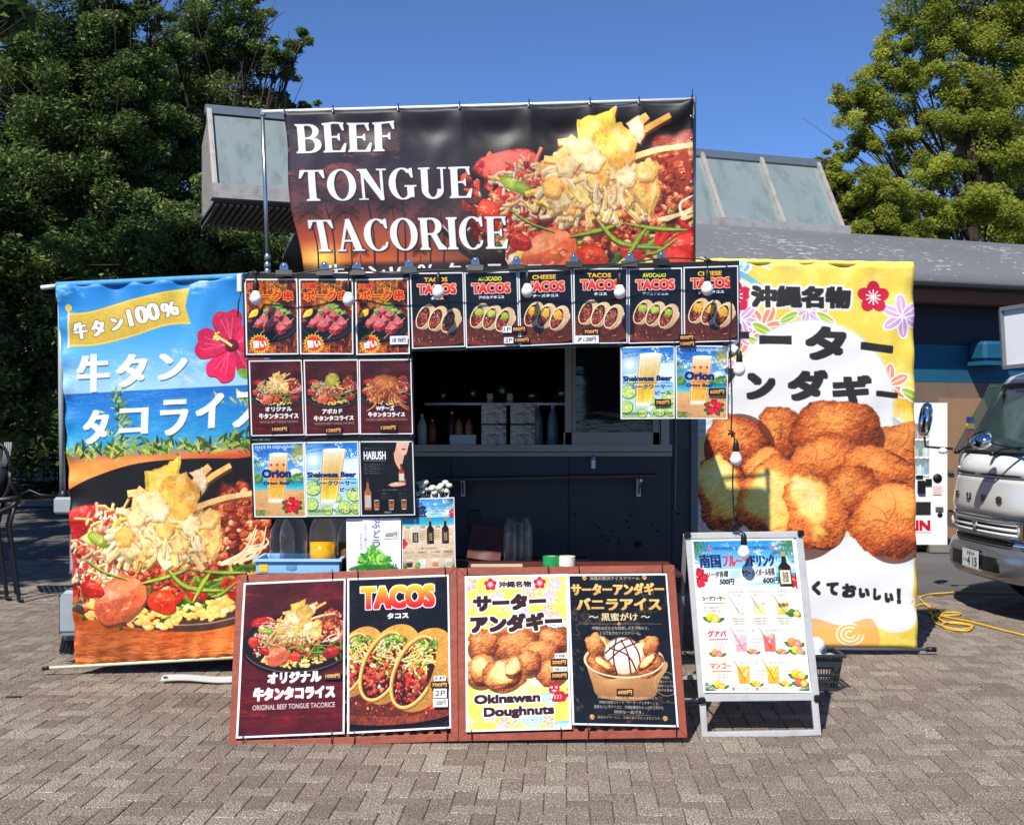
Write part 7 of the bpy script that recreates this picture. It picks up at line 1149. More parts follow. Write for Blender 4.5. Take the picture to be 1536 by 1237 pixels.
strip('leg', T4(1049, 1052, 1059, 1052, 1062, 1107, 1053, 1108)); strip('leg', T4(1217, 1048, 1227, 1048, 1232.5, 1102, 1222, 1103)); strip('foot_rail', T4(1054, 1098, 1231.5, 1094.5, 1232.5, 1102.5, 1054, 1108))
MB().prism([A(1036, 806, .012), A(1195, 805, .012), A(1219, 1041, .012), A(1057, 1042, .012)], (0, .006, 0)).build('back_panel', m_white, af)
pA = P(1030, 806, 7.0); 
for xa, ya, xb in ((1029, 803, 1040), (1199, 801, 1215)): a_ = P(xa, ya, 6.93); b_ = P(xb, 1070, 7.45); b_ = Vector((a_.x + .03 if xa < 1100 else a_.x - .03, 7.5, .0)); MB().bar(a_ + Vector((0, .03, 0)), b_, .022, .03).build('rear_leg', m_alu, af)
zc = .17; MB().bar((P(1040, 0, 7).x - .02, 7.42, zc), (P(1200, 0, 7).x - .06, 7.42, zc), .022, .022).bar((P(1040, 0, 7).x, 7.49, .012), (P(1199, 0, 7).x, 7.49, .012), .02, .02).build('rear_rail', m_alu, af); MB().bar(A(1056, 1000) + Vector((0, .02, 0)), (P(1040, 0, 7).x - .01, 7.3, .35), .012, .004).build('hinge_stay', m_dark, af)
sheet('drink_menu', T4(1037, 808.9, 1190, 807, 1217.6, 1038.4, 1055.4, 1038.4), [sd(808) - .004, sd(808) - .004, sd(1038) - .004, sd(1038) - .004], art('fruit_drinks', drink_menu, rough=.35), 'tropical fruit drinks menu sheet with beach header clipped in the aluminium sign', 'poster', warp=.002)

# ------------------------------------------------------------------ banners
def banner(name, label, px, ds, im, fold, hem=None, nu=60, nv=80, back=(150, 150, 150), rods=()):
    q = [P(x, y, d) for (x, y), d in zip(px, ds)]; t = thing(name, label, 'banner', (q[2] + q[3]) / 2); n = (q[1] - q[0]).cross(q[3] - q[0]).normalized(); n = -n if n.y > 0 else n
    def f(u, v):
        p = bil(q, u, v); dn, dx, dz = fold(u, v); return p + n * dn + Vector((dx, 0, dz))
    m = MB(); m.smooth = True; m.grid(f, nu, nv); o = m.build('sheet', im, t); md = o.modifiers.new('thickness', 'SOLIDIFY'); md.thickness = .0015; md.offset = -1; return t, f
Lb = art('left_banner', left_banner, rough=.5, weave=.12, wr=.15); Rb = art('right_banner', right_banner, rough=.62, weave=.12, wr=.1, gain=.82); Tb = art('top_banner', top_banner, rough=.5, weave=0, wr=.12)
S = math.sin
def lf(u, v):
    edge = .018 * math.exp(-u * 22) * S(v * 75) + .01 * math.exp(-u * 9) * S(v * 31 + 1); top = .016 * math.exp(-v * 26) * (S(u * 40) + S(u * 17)); bot = .01 * math.exp(-(1 - v) * 18) * S(u * 60 + v * 40)
    diag = .012 * S((u * 3 - v * 2) * 3.1 + .5) * v * (1 - v) * 3 + .014 * math.exp(-((u - .75 + v * .7) / .05) ** 2) * math.exp(-v * 3); return edge + top + bot + diag + .03 * S(math.pi * u) * S(math.pi * v), .035 * S(v * 3.14) * (u < .3) * (1 - u / .3) * .5, 0
lbn, _ = banner('tall_banner', 'tall beach banner with red hibiscus and a huge taco rice dish at left', T4(84.6, 428, 404, 412.5, 408, 981, 112.6, 998.5), (8.3, 8.38, 8.38, 8.3), Lb, lf)
MB().tube([P(62, 431.5, 8.31), P(86, 429, 8.31)], .016, 8).tube([P(86, 429, 8.31), P(404, 413, 8.39)], .019, 8).build('top_pole', mat('white_pipe', (1, 1, 1)), lbn); MB().tube([P(66, 1001.5, 8.28), P(408, 983, 8.38)], .011, 8).build('bottom_pole', mat('cream_pipe', (206, 200, 170), .4), lbn); MB().tube([P(64, 1002.5, 8.28), P(74, 1001, 8.28)], .014, 8).build('pole_end', m_black, lbn); MB().tube([P(65, 1001, 8.28), P(66, 1006, 8.28)], .004, 5).build('end_hook', m_black, lbn)
MB().grid(lambda u, v: P(lerp(84.6, 404, u), lerp(428, 412.5, u), lerp(8.31, 8.39, u)) + Vector((0, S(-v * 3.14 + .0) * .023 - .0, math.cos(v * 3.14) * .023)), 40, 8, False).build('pole_sleeve', mat('sleeve_blue', (60, 140, 186), .6, vary=.4, scale=3, stretch=(6, 1, 1)), lbn)
def rf_(u, v):
    return .012 * math.exp(-(1 - u) * 20) * S(v * 62) + .014 * math.exp(-v * 26) * (S(u * 34) + S(u * 15 + 1)) + .022 * math.exp(-((u - 1 + v * .55) / .045) ** 2) * math.exp(-v * 4) * 1.2 + .018 * math.exp(-((u - .86 - (v - .85) * .9) / .05) ** 2) * (v > .7) * (v - .7) * 4 + .02 * S(3.14 * u) * S(3.14 * v) + .004 * S(v * 40 + u * 9), 0, 0
rbn, _ = banner('tall_banner', 'tall yellow patterned banner with giant brown doughnuts at right', T4(1036, 391, 1369.4, 397, 1375.7, 972, 1040, 968), (9.0, 9.0, 9.0, 9.0), Rb, rf_)
MB().tube([P(1030, 391, 9.02), P(1371, 397, 9.02)], .017, 8).build('top_pole', m_steel, rbn); MB().tube([P(1045, 970, 9.0), P(1390, 973.5, 9.0)], .012, 8).build('bottom_pole', m_steel, rbn); MB().tube([P(1390, 973.5, 9.0), P(1404, 973.8, 9.0)], .019, 10).build('pole_end', m_black, rbn)
MB().grid(lambda u, v: P(lerp(1036, 1369.4, u), lerp(391, 397, u), 9.02) + Vector((0, S(-v * 3.14) * .021, math.cos(v * 3.14) * .021 + .002 * S(u * 60))), 40, 8, False).build('pole_sleeve', mat('sleeve_yellow', (226, 204, 96), .6, vary=.35, scale=4), rbn)
ties = [0.0, .12, .28, .43, .60, .75, .87, 1.0]
def tf(u, v):
    k = max(i for i in range(len(ties)) if ties[i] <= u + 1e-6); k = min(k, len(ties) - 2); a = (u - ties[k]) / (ties[k + 1] - ties[k]); sag = (4 * a * (1 - a)); amp = (.006, .008, .01, .012, .016, .02, .012)[k]
    dn = 0
    for i, tu in enumerate(ties[1:-1]):
        for sl in (-.55, .5, .0): dn += .015 * math.exp(-((u - tu - sl * v * .35) / (.012 + .03 * v)) ** 2) * math.exp(-v * 2.6) * min(1, v * 12)
    dn += .03 * math.exp(-((u - 1 + v * .28) / .02) ** 2) * math.exp(-v * 2) + .02 * math.exp(-((u - 1 + v * .6) / .03) ** 2) * math.exp(-v * 3); dn -= (.02 + .05 * u) * sag * math.exp(-((v - .10 - .10 * u * sag) / .07) ** 2); dn += .012 * S(u * 9 + v * 5) * v + .006 * S(v * 22 + u * 14) * v + .05 * S(3.14 * v) * .5
    left = .0; dn *= .6; return dn, (v ** 1.3) * .12 * max(0, 1 - u * 1.4) + .03 * S(v * 9) * max(0, 1 - u * 6) * .4, -amp * sag * math.exp(-v * 9)
tbn, _ = banner('wide_banner', 'wide dark BEEF TONGUE TACORICE banner with sunset and taco rice above the stall', T4(425, 167, 1039, 149, 1040, 410, 425, 417), (7.2, 7.2, 7.2, 7.2), Tb, tf, nu=110, nv=40)
for x, y in ((500, 169), (697, 162), (1093, 152 + 0)): pass
for u in ties: 
    x = lerp(426, 1038, u); y = lerp(166, 148, u); MB().lathe(P(x, y + 4, 7.19), [(.004, -.003), (.009, -.003), (.009, .003), (.004, .003), (.004, -.003)], 10, (0, 1, 0)).build('eyelet', m_steel, tbn); MB().tube([P(x, y + 4, 7.185), P(x, y - 6, 7.2), P(x + 1, y + 2, 7.25)], .003, 5).build('tie', m_black, tbn)
for k in range(7): MB().lathe(P(1037, 175 + k * 33, 7.19), [(.004, -.003), (.008, -.003), (.008, .003), (.004, .003), (.004, -.003)], 10, (0, 1, 0)).build('eyelet', m_steel, tbn)
pf = thing('pipe_frame', 'thin silver pipe frame that carries the wide dark banner', 'pipe frame', P(716, 412, 7.26))
MB().tube([P(393.5, 168, 7.26), P(398, 290, 7.26), P(402, 412, 7.26)], .012, 10).build('post', m_steel, pf); MB().tube([P(1041, 151, 7.26), P(1040.5, 395, 7.26)], .013, 10).build('post', m_steel, pf); MB().tube([P(393.5, 168, 7.25), P(760, 158, 7.25), P(1041, 149.5, 7.25)], .012, 10).build('cross_bar', mat('white_pipe', (1, 1, 1)), pf)
MB().box(P(394, 169, 7.26), (.035, .035, .045), None, .006).build('corner_joint', m_steel, pf); MB().box(P(1040, 150, 7.26), (.035, .035, .045), None, .006).build('corner_joint', m_steel, pf); MB().tube([P(1039, 150, 7.25), P(1038.5, 134, 7.25)], .003, 5).build('wire_end', m_black, pf)
for y in (386, 398, 408): MB().lathe(P(401.3, y, 7.26), [(.013, -.02), (.02, -.015), (.02, .015), (.013, .02)], 10).build('post_clamp', m_steel, pf)
st = MB().grid(lambda u, v: Vector((lerp(P(240, 0, 8).x, P(352, 0, 8).x, u), 8.0 + v * .075 + .02 * S(u * 6), .012 + .008 * (1 + S(u * 5 + v)) * .5 + .022 * v)), 30, 4, False); st.smooth = True; o = st.build('canvas_strap', mat('grey_canvas', (176, 178, 176), .8)); tag(o, 'pale grey canvas strap lying on the paving beneath the left banner', 'strap'); m_ = o.modifiers.new('thickness', 'SOLIDIFY'); m_.thickness = .006
MB().lathe((P(246, 0, 8).x, 8.03, .04), [(.006, 0), (.014, 0), (.014, .004), (.006, .004)], 10).build('eyelet', m_dark, o)

# ------------------------------------------------------------------ light bulbs on a cord
SG = 'bulbs hanging from the black cord'
ld = thing('string_light', 'black cord of white bulbs strung along the menus down to the drink sign', 'string light', P(384, 405, 6.9))
m_glow = mat('opal_bulb', (236, 236, 232), .25, vary=.02, spec=.5); m_base = mat('bulb_base', (220, 220, 222), .35)
def bulb(x, y, top, d=6.9):
    c = P(x, y, d); k = d / F; z1 = c.z + .062; sk = MB().lathe((c.x, c.y, z1 - .02), [(.0, 0), (.017, 0), (.019, .01), (.017, .045), (.012, .062), (.006, .072)], 14).tube([(c.x, c.y, z1 + .045), P(x, top, d)], .0035, 6).build('socket', m_black, ld)
    MB().lathe((c.x, c.y, c.z), [(0, -.037), (.014, -.034), (.026, -.025), (.0335, -.01), (.035, .003), (.0325, .012)], 22).build('bulb', m_glow, sk); MB().lathe((c.x, c.y, c.z), [(.0325, .0125), (.028, .024), (.02, .038), (.0165, .046)], 22).build('bulb_base', m_base, sk)
for x, y, tp_ in ((383.8, 448, 408), (523, 450, 402), (657.7, 439, 405), (791.2, 437, 402), (929.7, 439, 397), (1060.9, 434, 392)): bulb(x, y, tp_)
bulb(1109, 555, 528); bulb(1104, 689, 664); bulb(1115.8, 829, 798, 6.78)
def cord(pts, d=6.9): MB().tube([Vector(p) for p in curve3([P(x, y, d) for x, y in pts])], .0042, 6).build('cord', m_black, ld)
def curve3(p):
    q = [2 * p[0] - p[1]] + p + [2 * p[-1] - p[-2]]; o = []
    for i in range(1, len(q) - 2):
        for t_ in (0, .25, .5, .75): o.append(.5 * (2 * q[i] + (q[i + 1] - q[i - 1]) * t_ + (2 * q[i - 1] - 5 * q[i] + 4 * q[i + 1] - q[i + 2]) * t_ ** 2 + (3 * q[i] - q[i - 1] - 3 * q[i + 1] + q[i + 2]) * t_ ** 3))
    return o + [p[-1]]
cord([(366, 424), (372, 410), (384, 409), (430, 412), (480, 405), (523, 402), (590, 411), (657, 405), (720, 409), (791, 402), (860, 405), (929, 397), (990, 388), (1040, 388), (1060, 391), (1092, 402), (1097, 470), (1095, 515), (1098, 600), (1097, 648), (1102, 660), (1099, 720), (1102, 785), (1108, 795), (1116, 800)])
for x, y in ((1061, 391), (523, 403), (384, 410), (1097, 650), (1101, 786)): 
    c = P(x, y, 6.89); kb_ = MB(); 
    for a in range(5): kb_.tube([c + Vector((math.cos(a * 1.3) * .022, -.004, math.sin(a * 1.9) * .012)), c + Vector((0, -.012, .002)), c + Vector((-math.cos(a * 1.7) * .018, 0, -math.sin(a * 1.3) * .024))], .0045, 5)
    kb_.build('cord_knot', m_black, ld)
lc = thing('lamp_clamp', 'white metal clamp on a slanted bar at the right end of the menus', 'clamp', P(1096, 523, 6.95)); MB().bar(P(1083, 530, 6.95), P(1107, 511, 6.95), .012, .02).build('slanted_bar', m_steel, lc); MB().box(P(1100, 524, 6.93), (.05, .04, .05), Matrix.Rotation(.6, 3, 'Y'), .01).build('clamp_body', mat('white_pipe', (1, 1, 1)), lc)
# ------------------------------------------------------------------ shopping basket
D_ = 7.75; bk_ = thing('shopping_basket', 'dark grey slotted plastic shopping basket beside the fruit drink sign', 'basket', (P(1236, 0, D_).x, D_ + .15, 0)); m_bkt = mat('dark_grey_plastic', (40, 44, 48), .5); xc = P(1231, 0, D_).x; zt_ = .235
def bw(z): t = z / zt_; return lerp(.115, .145, t), lerp(.09, .12, t)
yc = D_ + .13
for z, hh in ((.012, .02), (.06, .012), (.11, .012), (.185, .05)):
    a_, b_ = bw(z); MB().box((xc, yc - b_, z), (2 * a_, .005, hh)).box((xc, yc + b_, z), (2 * a_, .005, hh)).box((xc - a_, yc, z), (.005, 2 * b_, hh)).box((xc + a_, yc, z), (.005, 2 * b_, hh)).build('band', m_bkt, bk_)
rb_ = MB()
for i in range(15):
    for sgn in (-1, 1):
        (a0, b0), (a1, b1) = bw(0), bw(.22); u = (i / 14 - .5) * 2; rb_.bar((xc + u * a0, yc + sgn * b0, .01), (xc + u * a1, yc + sgn * b1, .22), .006, .004, (0, 1, 0))
        if i < 11: u = (i / 10 - .5) * 2; rb_.bar((xc + sgn * a0, yc + u * b0, .01), (xc + sgn * a1, yc + u * b1, .22), .006, .004, (1, 0, 0))
tag(rb_.build('ribs', m_bkt, bk_), kind='stuff'); MB().box((xc, yc, .005), (.22, .17, .008)).build('base', m_bkt, bk_)
a_, b_ = bw(zt_); MB().box((xc, yc - b_ - .008, zt_), (2 * a_ + .04, .022, .022), None, .005).box((xc, yc + b_ + .008, zt_), (2 * a_ + .04, .022, .022), None, .005).box((xc - a_ - .008, yc, zt_), (.022, 2 * b_, .02), None, .005).box((xc + a_ + .008, yc, zt_), (.022, 2 * b_, .02), None, .005).build('rim', m_bkt, bk_)
o = MB().lathe((xc - .05, yc, .2), [(0, 0), (.045, 0), (.055, .07), (.05, .13), (.02, .15), (0, .15)], 18, (.5, -.1, .8)).build('paper_bundle', mat('white_paper', (226, 226, 226), .7)); tag(o, 'white paper roll sticking out of the basket', 'paper roll'); pet('small_bottle', 'small clear bottle with white cap lying in the basket', xc + .04, yc - .02, .15, .16, .028, None, None, 'bottle')
tag(MB().box((xc + .08, yc, .215), (.08, .06, .02), Matrix.Rotation(.3, 3, 'Z'), .004).build('mint_packet', mat('mint_plastic', (150, 196, 190), .5)), 'pale mint packet on top of the basket', 'packet'); tag(MB().box((xc + .0, yc - .06, .23), (.045, .03, .022), Matrix.Rotation(-.2, 3, 'Z'), .004).build('white_block', mat('white_plastic', (1, 1, 1))), 'small white eraser like block at the basket rim', 'block')
# ------------------------------------------------------------------ yellow cord on the ground
yc_ = []; G = lambda px, py: (lambda d: P(px, py, d) + Vector((0, 0, .01)))(F * EYE / (py - HOR))
pts = [(1540, 955), (1500, 946), (1460, 936), (1420, 927), (1404, 924), (1398, 930), (1408, 938), (1440, 946), (1458, 943), (1456, 938), (1430, 935), (1414, 938), (1420, 944), (1450, 948), (1458, 942), (1440, 937), (1418, 935), (1408, 930), (1404, 922), (1420, 925), (1440, 924), (1436, 920), (1410, 921), (1400, 926), (1396, 918), (1404, 914), (1414, 924), (1405, 928), (1392, 920), (1378, 918), (1366, 922), (1372, 912), (1390, 908), (1398, 916), (1380, 900), (1385, 896), (1396, 892), (1420, 891), (1450, 889), (1500, 890), (1545, 892)]
MBc = MB().tube(curve3([G(x, y) + Vector((0, 0, .004 * (i % 3))) for i, (x, y) in enumerate(pts)]), .0075, 6); tag(MBc.build('extension_cord', mat('yellow_cord', (222, 172, 40), .5)), 'yellow extension cord looped on the ground between right banner and truck', 'cord')
# ------------------------------------------------------------------ vending machine
vx1, vd = P(1421, 0, 16.1).x, 16.1; vw = 1.0; vx0 = vx1 - vw; VZ = .1
vm = thing('vending_machine', 'white drink vending machine with KIRIN lettering against the pavilion wall', 'vending machine', ((vx0 + vx1) / 2, vd + .35, 0)); m_vw = mat('vending_white', (228, 228, 226), .35, vary=.03)
H_ = 1.9; wz0, wz1 = 1.0, 1.72; wa, wb = vx0 + .08, vx1 - .24
q = MB(); q.box(((vx0 + vx1) / 2, vd + .4, VZ + H_ / 2), (vw, .64, H_)); q.box((vx0 + .04, vd + .05, VZ + H_ / 2), (.08, .1, H_)); q.box(((wb + vx1) / 2, vd + .05, VZ + H_ / 2), (vx1 - wb, .1, H_)); q.box(((wa + wb) / 2, vd + .05, (VZ + wz0) / 2 + .0), (wb - wa, .1, wz0 - VZ)); q.box(((wa + wb) / 2, vd + .05, (wz1 + VZ + H_) / 2), (wb - wa, .1, VZ + H_ - wz1)); q.build('cabinet', m_vw, vm)
for j in range(3):
    z = 1.03 + j * .24; MB().box(((wa + wb) / 2, vd + .05, z), (wb - wa, .09, .02)).build('display_shelf', m_white, vm)
    for i in range(9): MB().lathe((wa + .05 + i * (wb - wa - .08) / 8, vd + .02, z - .015), [(0, -.012), (.022, -.012), (.026, .012), (0, .014)], 8).build('select_button', m_vw, vm)
    for i in range(9):
        x = wa + .05 + i * (wb - wa - .08) / 8; h = (.15, .13, .18)[(i + j) % 3] if j != 1 else .14; col = [(206, 220, 224), (226, 186, 70), (90, 150, 190), (60, 110, 70), (176, 140, 110), (220, 226, 220), (190, 60, 50)][(i * 2 + j * 3) % 7]; MB().lathe((x, vd + .05, z + .01), [(0, 0), (.026, 0), (.028, .01), (.028, h * .65), (.012, h * .88), (.012, h), (0, h)], 10).build('drink_sample', mat('can_%d_%d' % (col[0], col[1]), col, .3), vm)
MB().box(((wa + wb) / 2, vd + .004, (wz0 + wz1) / 2), (wb - wa, .006, wz1 - wz0)).build('window', mat('vending_glass', (200, 220, 220), .05, alpha=.18, spec=.7), vm)
V = lambda px, py, dy=0: P(px, py, vd + dy)
MB().box(V(1382, 730, -.02), (.1, .05, .17), None, .01).build('card_reader', m_black, vm); MB().box(V(1379, 715, -.005), (.09, .02, .04)).build('display', m_dark, vm); MB().box(V(1393, 723, -.008), (.08, .02, .09)).build('bill_slot', m_dark, vm); MB().lathe(V(1406, 717, 0), [(0, -.01), (.06, -.01), (.06, .01), (0, .012)], 20, (0, -1, 0)).build('coin_slot', m_dark, vm); MB().box(V(1406, 735, -.004), (.11, .012, .12)).build('notice', mat('notice_pink', (216, 190, 186), .5), vm)
MB().box(V(1379, 762, -.0), (.3, .016, .17)).build('delivery_flap', mat('dark_flap', (40, 42, 40), .25), vm); MB().box(V(1409, 763, -.01), (.1, .02, .05)).build('plate', m_steel, vm); MB().lathe(V(1410, 772, -.004), [(0, -.012), (.035, -.012), (.035, .0), (0, 0)], 16, (0, -1, 0)).build('change_cup', m_dark, vm)
xs0, xs1 = P(1338, 0, vd).x, P(1397, 0, vd).x; z0_, z1_ = V(0, 798).z, V(0, 778).z; m = MB(); m.grid(lambda u, v: Vector((lerp(xs0, xs1, u), vd - .006, lerp(z1_, z0_, v))), 1, 1); m.build('brand_panel', print_mat('brand_print', brand_art().image('brand_art'), .4, gain=.9), vm)
MB().box(((vx0 + vx1) / 2, vd + .1, VZ + .09), (vw, .02, .05)).build('kick_grille', mat('kick_grey', (140, 140, 138), .5), vm)
for x in (vx0 + .15, vx1 - .12): MB().box((x, vd + .1, .05), (.26, .3, .1)).build('concrete_foot', mat('kerb_concrete', (1, 1, 1)), vm)
# ------------------------------------------------------------------ delivery truck seen from its front at the right edge
m_tw = mat('truck_white', (234, 233, 230), .25, vary=.03, scale=2, coat=.6, dirt=(190, 187, 178), dscale=2.5, damt=.2); m_chr = mat('chrome', (206, 208, 212), .06, 1, .02); m_gl = mat('windscreen_glass', (60, 84, 82), .03, spec=1, coat=1, alpha=.5)
OL = Vector((4.22, 11.85, 0)); E1 = Vector((.045, -1, 0)).normalized(); E2 = Vector((1, .045, 0)).normalized()      # along the front towards the viewer / back into the truck
K = lambda a, b, z: OL + E1 * a + E2 * b + Vector((0, 0, z)); W_ = 1.72
tr = thing('delivery_truck', 'white and chrome front of a delivery truck lettered FUSO, cut by the right edge', 'truck', K(W_ / 2, 1.2, 0))
def arcx(a): return .16 * (abs(a / W_ * 2 - 1)) ** 3.2                       # the front curves back at its corners
def skin(name, prof, m, a0=0, a1=W_, na=24, par=tr, th=.03, off=0):
    """prof: (set back, height) pairs swept across the cab front"""
    q = MB(); q.smooth = True; nv = len(prof) - 1
    q.grid(lambda u, v: K(lerp(a0, a1, u), arcx(lerp(a0, a1, u)) + prof[int(round(v * nv))][0] + off, prof[int(round(v * nv))][1]), na, nv, False); o = q.build(name, m, par); s = o.modifiers.new('thickness', 'SOLIDIFY'); s.thickness = th; s.offset = 0; return o
skin('bumper', [(.1, .33), (.01, .35), (-.03, .40), (-.035, .56), (-.01, .62), (.06, .63)], mat('satin_grey_bumper', (150, 152, 154), .22, .75), th=.02); skin('bumper_recess', [(-.045, .42), (-.045, .55)], m_black, .38, 1.34, 12, th=.008)
skin('grille_lower', [(.04, .62), (.03, .66), (.05, .74)], m_chr, th=.02); skin('radiator_opening', [(.035, .655), (.035, .70)], m_black, .3, 1.42, 12, th=.012, off=-.02)
skin('front_panel', [(.02, .88), (.0, .98), (.015, 1.08), (.04, 1.2), (.05, 1.235)], mat('silver_white_panel', (214, 213, 208), .22, .2, .04, 2, coat=.6), th=.02); skin('upper_panel', [(.052, 1.245), (.07, 1.33), (.10, 1.45)], m_tw, th=.02); skin('grille', [(.04, .735), (.03, .875)], mat('grille_dark_grey', (60, 62, 66), .5), th=.01, off=.03)  # the grille skin is a plain dark grey sheet behind the bars
for z in (.755, .80, .85): skin('grille_bar', [(.02, z - .014), (.0, z), (.02, z + .014)], m_tw, .12, 1.6, 16, th=.008)
skin('grille_frame', [(.0, .722), (-.012, .733), (.0, .742)], m_chr, .08, 1.64, 20, th=.01); skin('grille_frame', [(.0, .872), (-.012, .88), (.0, .888)], m_chr, .08, 1.64, 20, th=.01)
for k in range(3):
    a = -math.pi / 2 + k * 2.094 + math.pi; c = Vector((0, 0)); L_ = .055; q = [(math.cos(a) * 0, 0), (math.cos(a - .5) * L_ * .6, math.sin(a - .5) * L_ * .6), (math.cos(a) * L_, math.sin(a) * L_), (math.cos(a + .5) * L_ * .6, math.sin(a + .5) * L_ * .6)]
    MB().prism([K(W_ / 2 + x, -.03, .81 - z) for x, z in q], E2 * .015).build('emblem_diamond', m_chr, tr)
def letters(txt, a, z, h, sp, m, depth=.01, boff=-.012, cell=None):
    for i, ch in enumerate(txt):
        t_ = text_tris(ch); mn, mx = t_.reshape(-1, 2).min(0), t_.reshape(-1, 2).max(0); s_ = h / (mx[1] - mn[1]); aa = a + i * sp; w = (mx[0] - mn[0]) * s_; q = MB()
        for tri in t_:
            pts = [(((p[0] - mn[0]) * s_) - w / 2, (mx[1] - p[1]) * s_) for p in tri]
            for ox, oy, oz in ((-.006, 0, 0), (.006, .003, .0008), (0, -.003, .0016)): q._add([K(aa + x * 1.5 + ox, arcx(aa) + boff - oz, z + y + oy) for x, y in pts], [(0, 1, 2)])
        o = q.build('letter', m, tr); s2 = o.modifiers.new('thickness', 'SOLIDIFY'); s2.thickness = depth; s2.offset = 0
m_let = mat('dark_chrome', (90, 92, 96), .25, .9)
letters('FUSO', .42, 1.03, .06, .29, m_let)
# windscreen with black surround, pillars, roof
ws = [(.105, 1.455), (.2, 1.6), (.31, 1.8), (.43, 2.0), (.50, 2.1)]
skin('windscreen', ws, m_gl, .05, W_ - .05, th=.01); skin('windscreen_border', [(.1, 1.445), (.115, 1.475)], m_black, .03, W_ - .03, th=.014, off=-.006); skin('windscreen_border', [(.485, 2.075), (.505, 2.11)], m_black, .05, W_ - .05, th=.014, off=-.006)
skin('pillar', ws, m_black, .0, .06, 3, th=.03); skin('pillar', ws, m_black, W_ - .06, W_, 3, th=.03); skin('roof', [(.5, 2.105), (.56, 2.17), (.7, 2.215), (1.0, 2.23), (1.7, 2.2)], m_tw, th=.03)
MB().box(K(W_ / 2, .95, 1.02), (1.55, W_ - .06, .78), Matrix.Rotation(.045, 3, 'Z'), .03).build('cab_body', m_tw, tr)
for a in (.02, W_ - .02): MB().prism([K(a, .12, 1.44), K(a, .5, 2.12), K(a, 1.7, 2.18), K(a, 1.7, 1.42)], E1 * .02).build('side_window', m_gl, tr)
MB().box(K(W_ / 2, 1.45, 1.75), (.05, W_ - .12, .8), Matrix.Rotation(.045, 3, 'Z')).build('cab_rear_wall', mat('cab_lining', (70, 74, 74), .8), tr); MB().box(K(W_ / 2, .45, 1.42), (.5, W_ - .1, .06), Matrix.Rotation(.045, 3, 'Z')).build('dashboard', m_dark, tr)
sh = MB()
for k in range(9): a = .25 + k * .155; sh.bar(K(a, .28, 1.5), K(a + .07, .52, 2.02), .1, .006, E1)
sh.build('sun_shade', mat('foil_shade', (120, 150, 146), .35, .4, .25, 30), tr)
for k in (.5, .85): MB().bar(K(k, .25, 1.48), K(k + .14, .5, 2.03), .03, .008, E1).build('shade_edge', mat('bright_foil', (214, 222, 222), .2, .3), tr)
for a in (.28, 1.05): MB().tube([K(a, .07, 1.45), K(a + .12, .08, 1.5), K(a + .52, .1, 1.53)], .01, 6).lathe(K(a, .06, 1.44), [(0, 0), (.03, 0), (.02, .04), (0, .045)], 12).build('wiper', m_black, tr)
for a0, a1 in ((.12, .7), (.85, 1.5)): skin('panel_vent', [(.056, 1.262), (.056, 1.278)], m_black, a0, a1, 10, th=.01, off=-.012)
for a, s in ((.16, 1), (W_ - .16, -1)):
    hl = MB().box(K(a, arcx(a) + .02, .80), (.08, .24, .17), Matrix.Rotation(.045 + s * .12, 3, 'Z'), .02).build('headlight', m_chr, tr); MB().lathe(K(a, arcx(a) - .012, .80), [(0, .012), (.04, .008), (.055, .0), (.06, -.01)], 18, -E2).build('lens', mat('lamp_glass', (220, 228, 232), .05, spec=.9), hl)
skin('corner_chrome', [(.07, .66), (.03, .9), (.05, 1.2), (.08, 1.42)], m_chr, -.02, .1, 6, th=.02, off=-.015)
# mirrors
m1 = MB().tube([K(.04, .12, 1.48), K(-.02, .0, 1.49), K(-.05, -.12, 1.5), K(-.05, -.13, 1.6)], .012, 7).build('mirror_arm', m_black, tr); c = K(-.05, -.12, 1.77)
MB().lathe(c, [(0, -.17), (.045, -.155), (.07, -.1), (.08, 0), (.07, .1), (.045, .155), (0, .17)], 18, (.14, 0, 1), .8, 1).build('mirror', m_chr, m1)
m2 = MB().tube([K(1.5, .1, 1.5), K(1.42, -.08, 1.56), K(1.36, -.14, 1.58)], .012, 7).build('mirror_arm', m_black, tr); MB().lathe(K(1.3, -.14, 1.58), [(0, -.06), (.06, -.05), (.1, -.015), (.11, .02), (.08, .055), (0, .075)], 20, (-.3, -.2, .6)).build('underview_mirror', m_chr, m2)
MB().lathe(K(.04, .02, 1.45), [(0, -.02), (.04, -.01), (.045, .02), (.02, .04), (0, .045)], 14).build('corner_lamp', mat('lamp_glass', (1, 1, 1)), tr)
pl = MB(); pl.grid(lambda u, v: K(lerp(.88 - .165, .88 + .165, u), -.075 + arcx(.88), lerp(.585, .42, v)), 1, 1); plo = pl.build('number_plate', print_mat('plate_print', plate_art().image('plate_art'), .4, gain=.9), tr); s_ = plo.modifiers.new('thickness', 'SOLIDIFY'); s_.thickness = .006; s_.offset = -1
MB().box(K(.88, -.045 + .02, .5), (.03, .36, .2), Matrix.Rotation(.045, 3, 'Z')).build('plate_bracket', m_chr, tr)
for a in (.2, W_ - .2):
    w_ = MB().lathe(K(a, .95, .39), [(.2, -.1), (.37, -.1), (.39, -.06), (.39, .06), (.37, .1), (.2, .1)], 28, E1).build('tyre', mat('tyre_rubber', (1, 1, 1)), tr); MB().lathe(K(a, .95, .39), [(0, -.07), (.1, -.07), (.2, -.02), (.21, .06)], 24, E1).build('rim', m_steel, w_)
MB().box(K(W_ / 2, 2.9, .5), (5.2, .8, .16), Matrix.Rotation(.045, 3, 'Z')).build('chassis', m_dark, tr); MB().box(K(W_ / 2, .5, .52), (.8, 1.3, .22), Matrix.Rotation(.045, 3, 'Z')).build('engine_cover', m_black, tr)
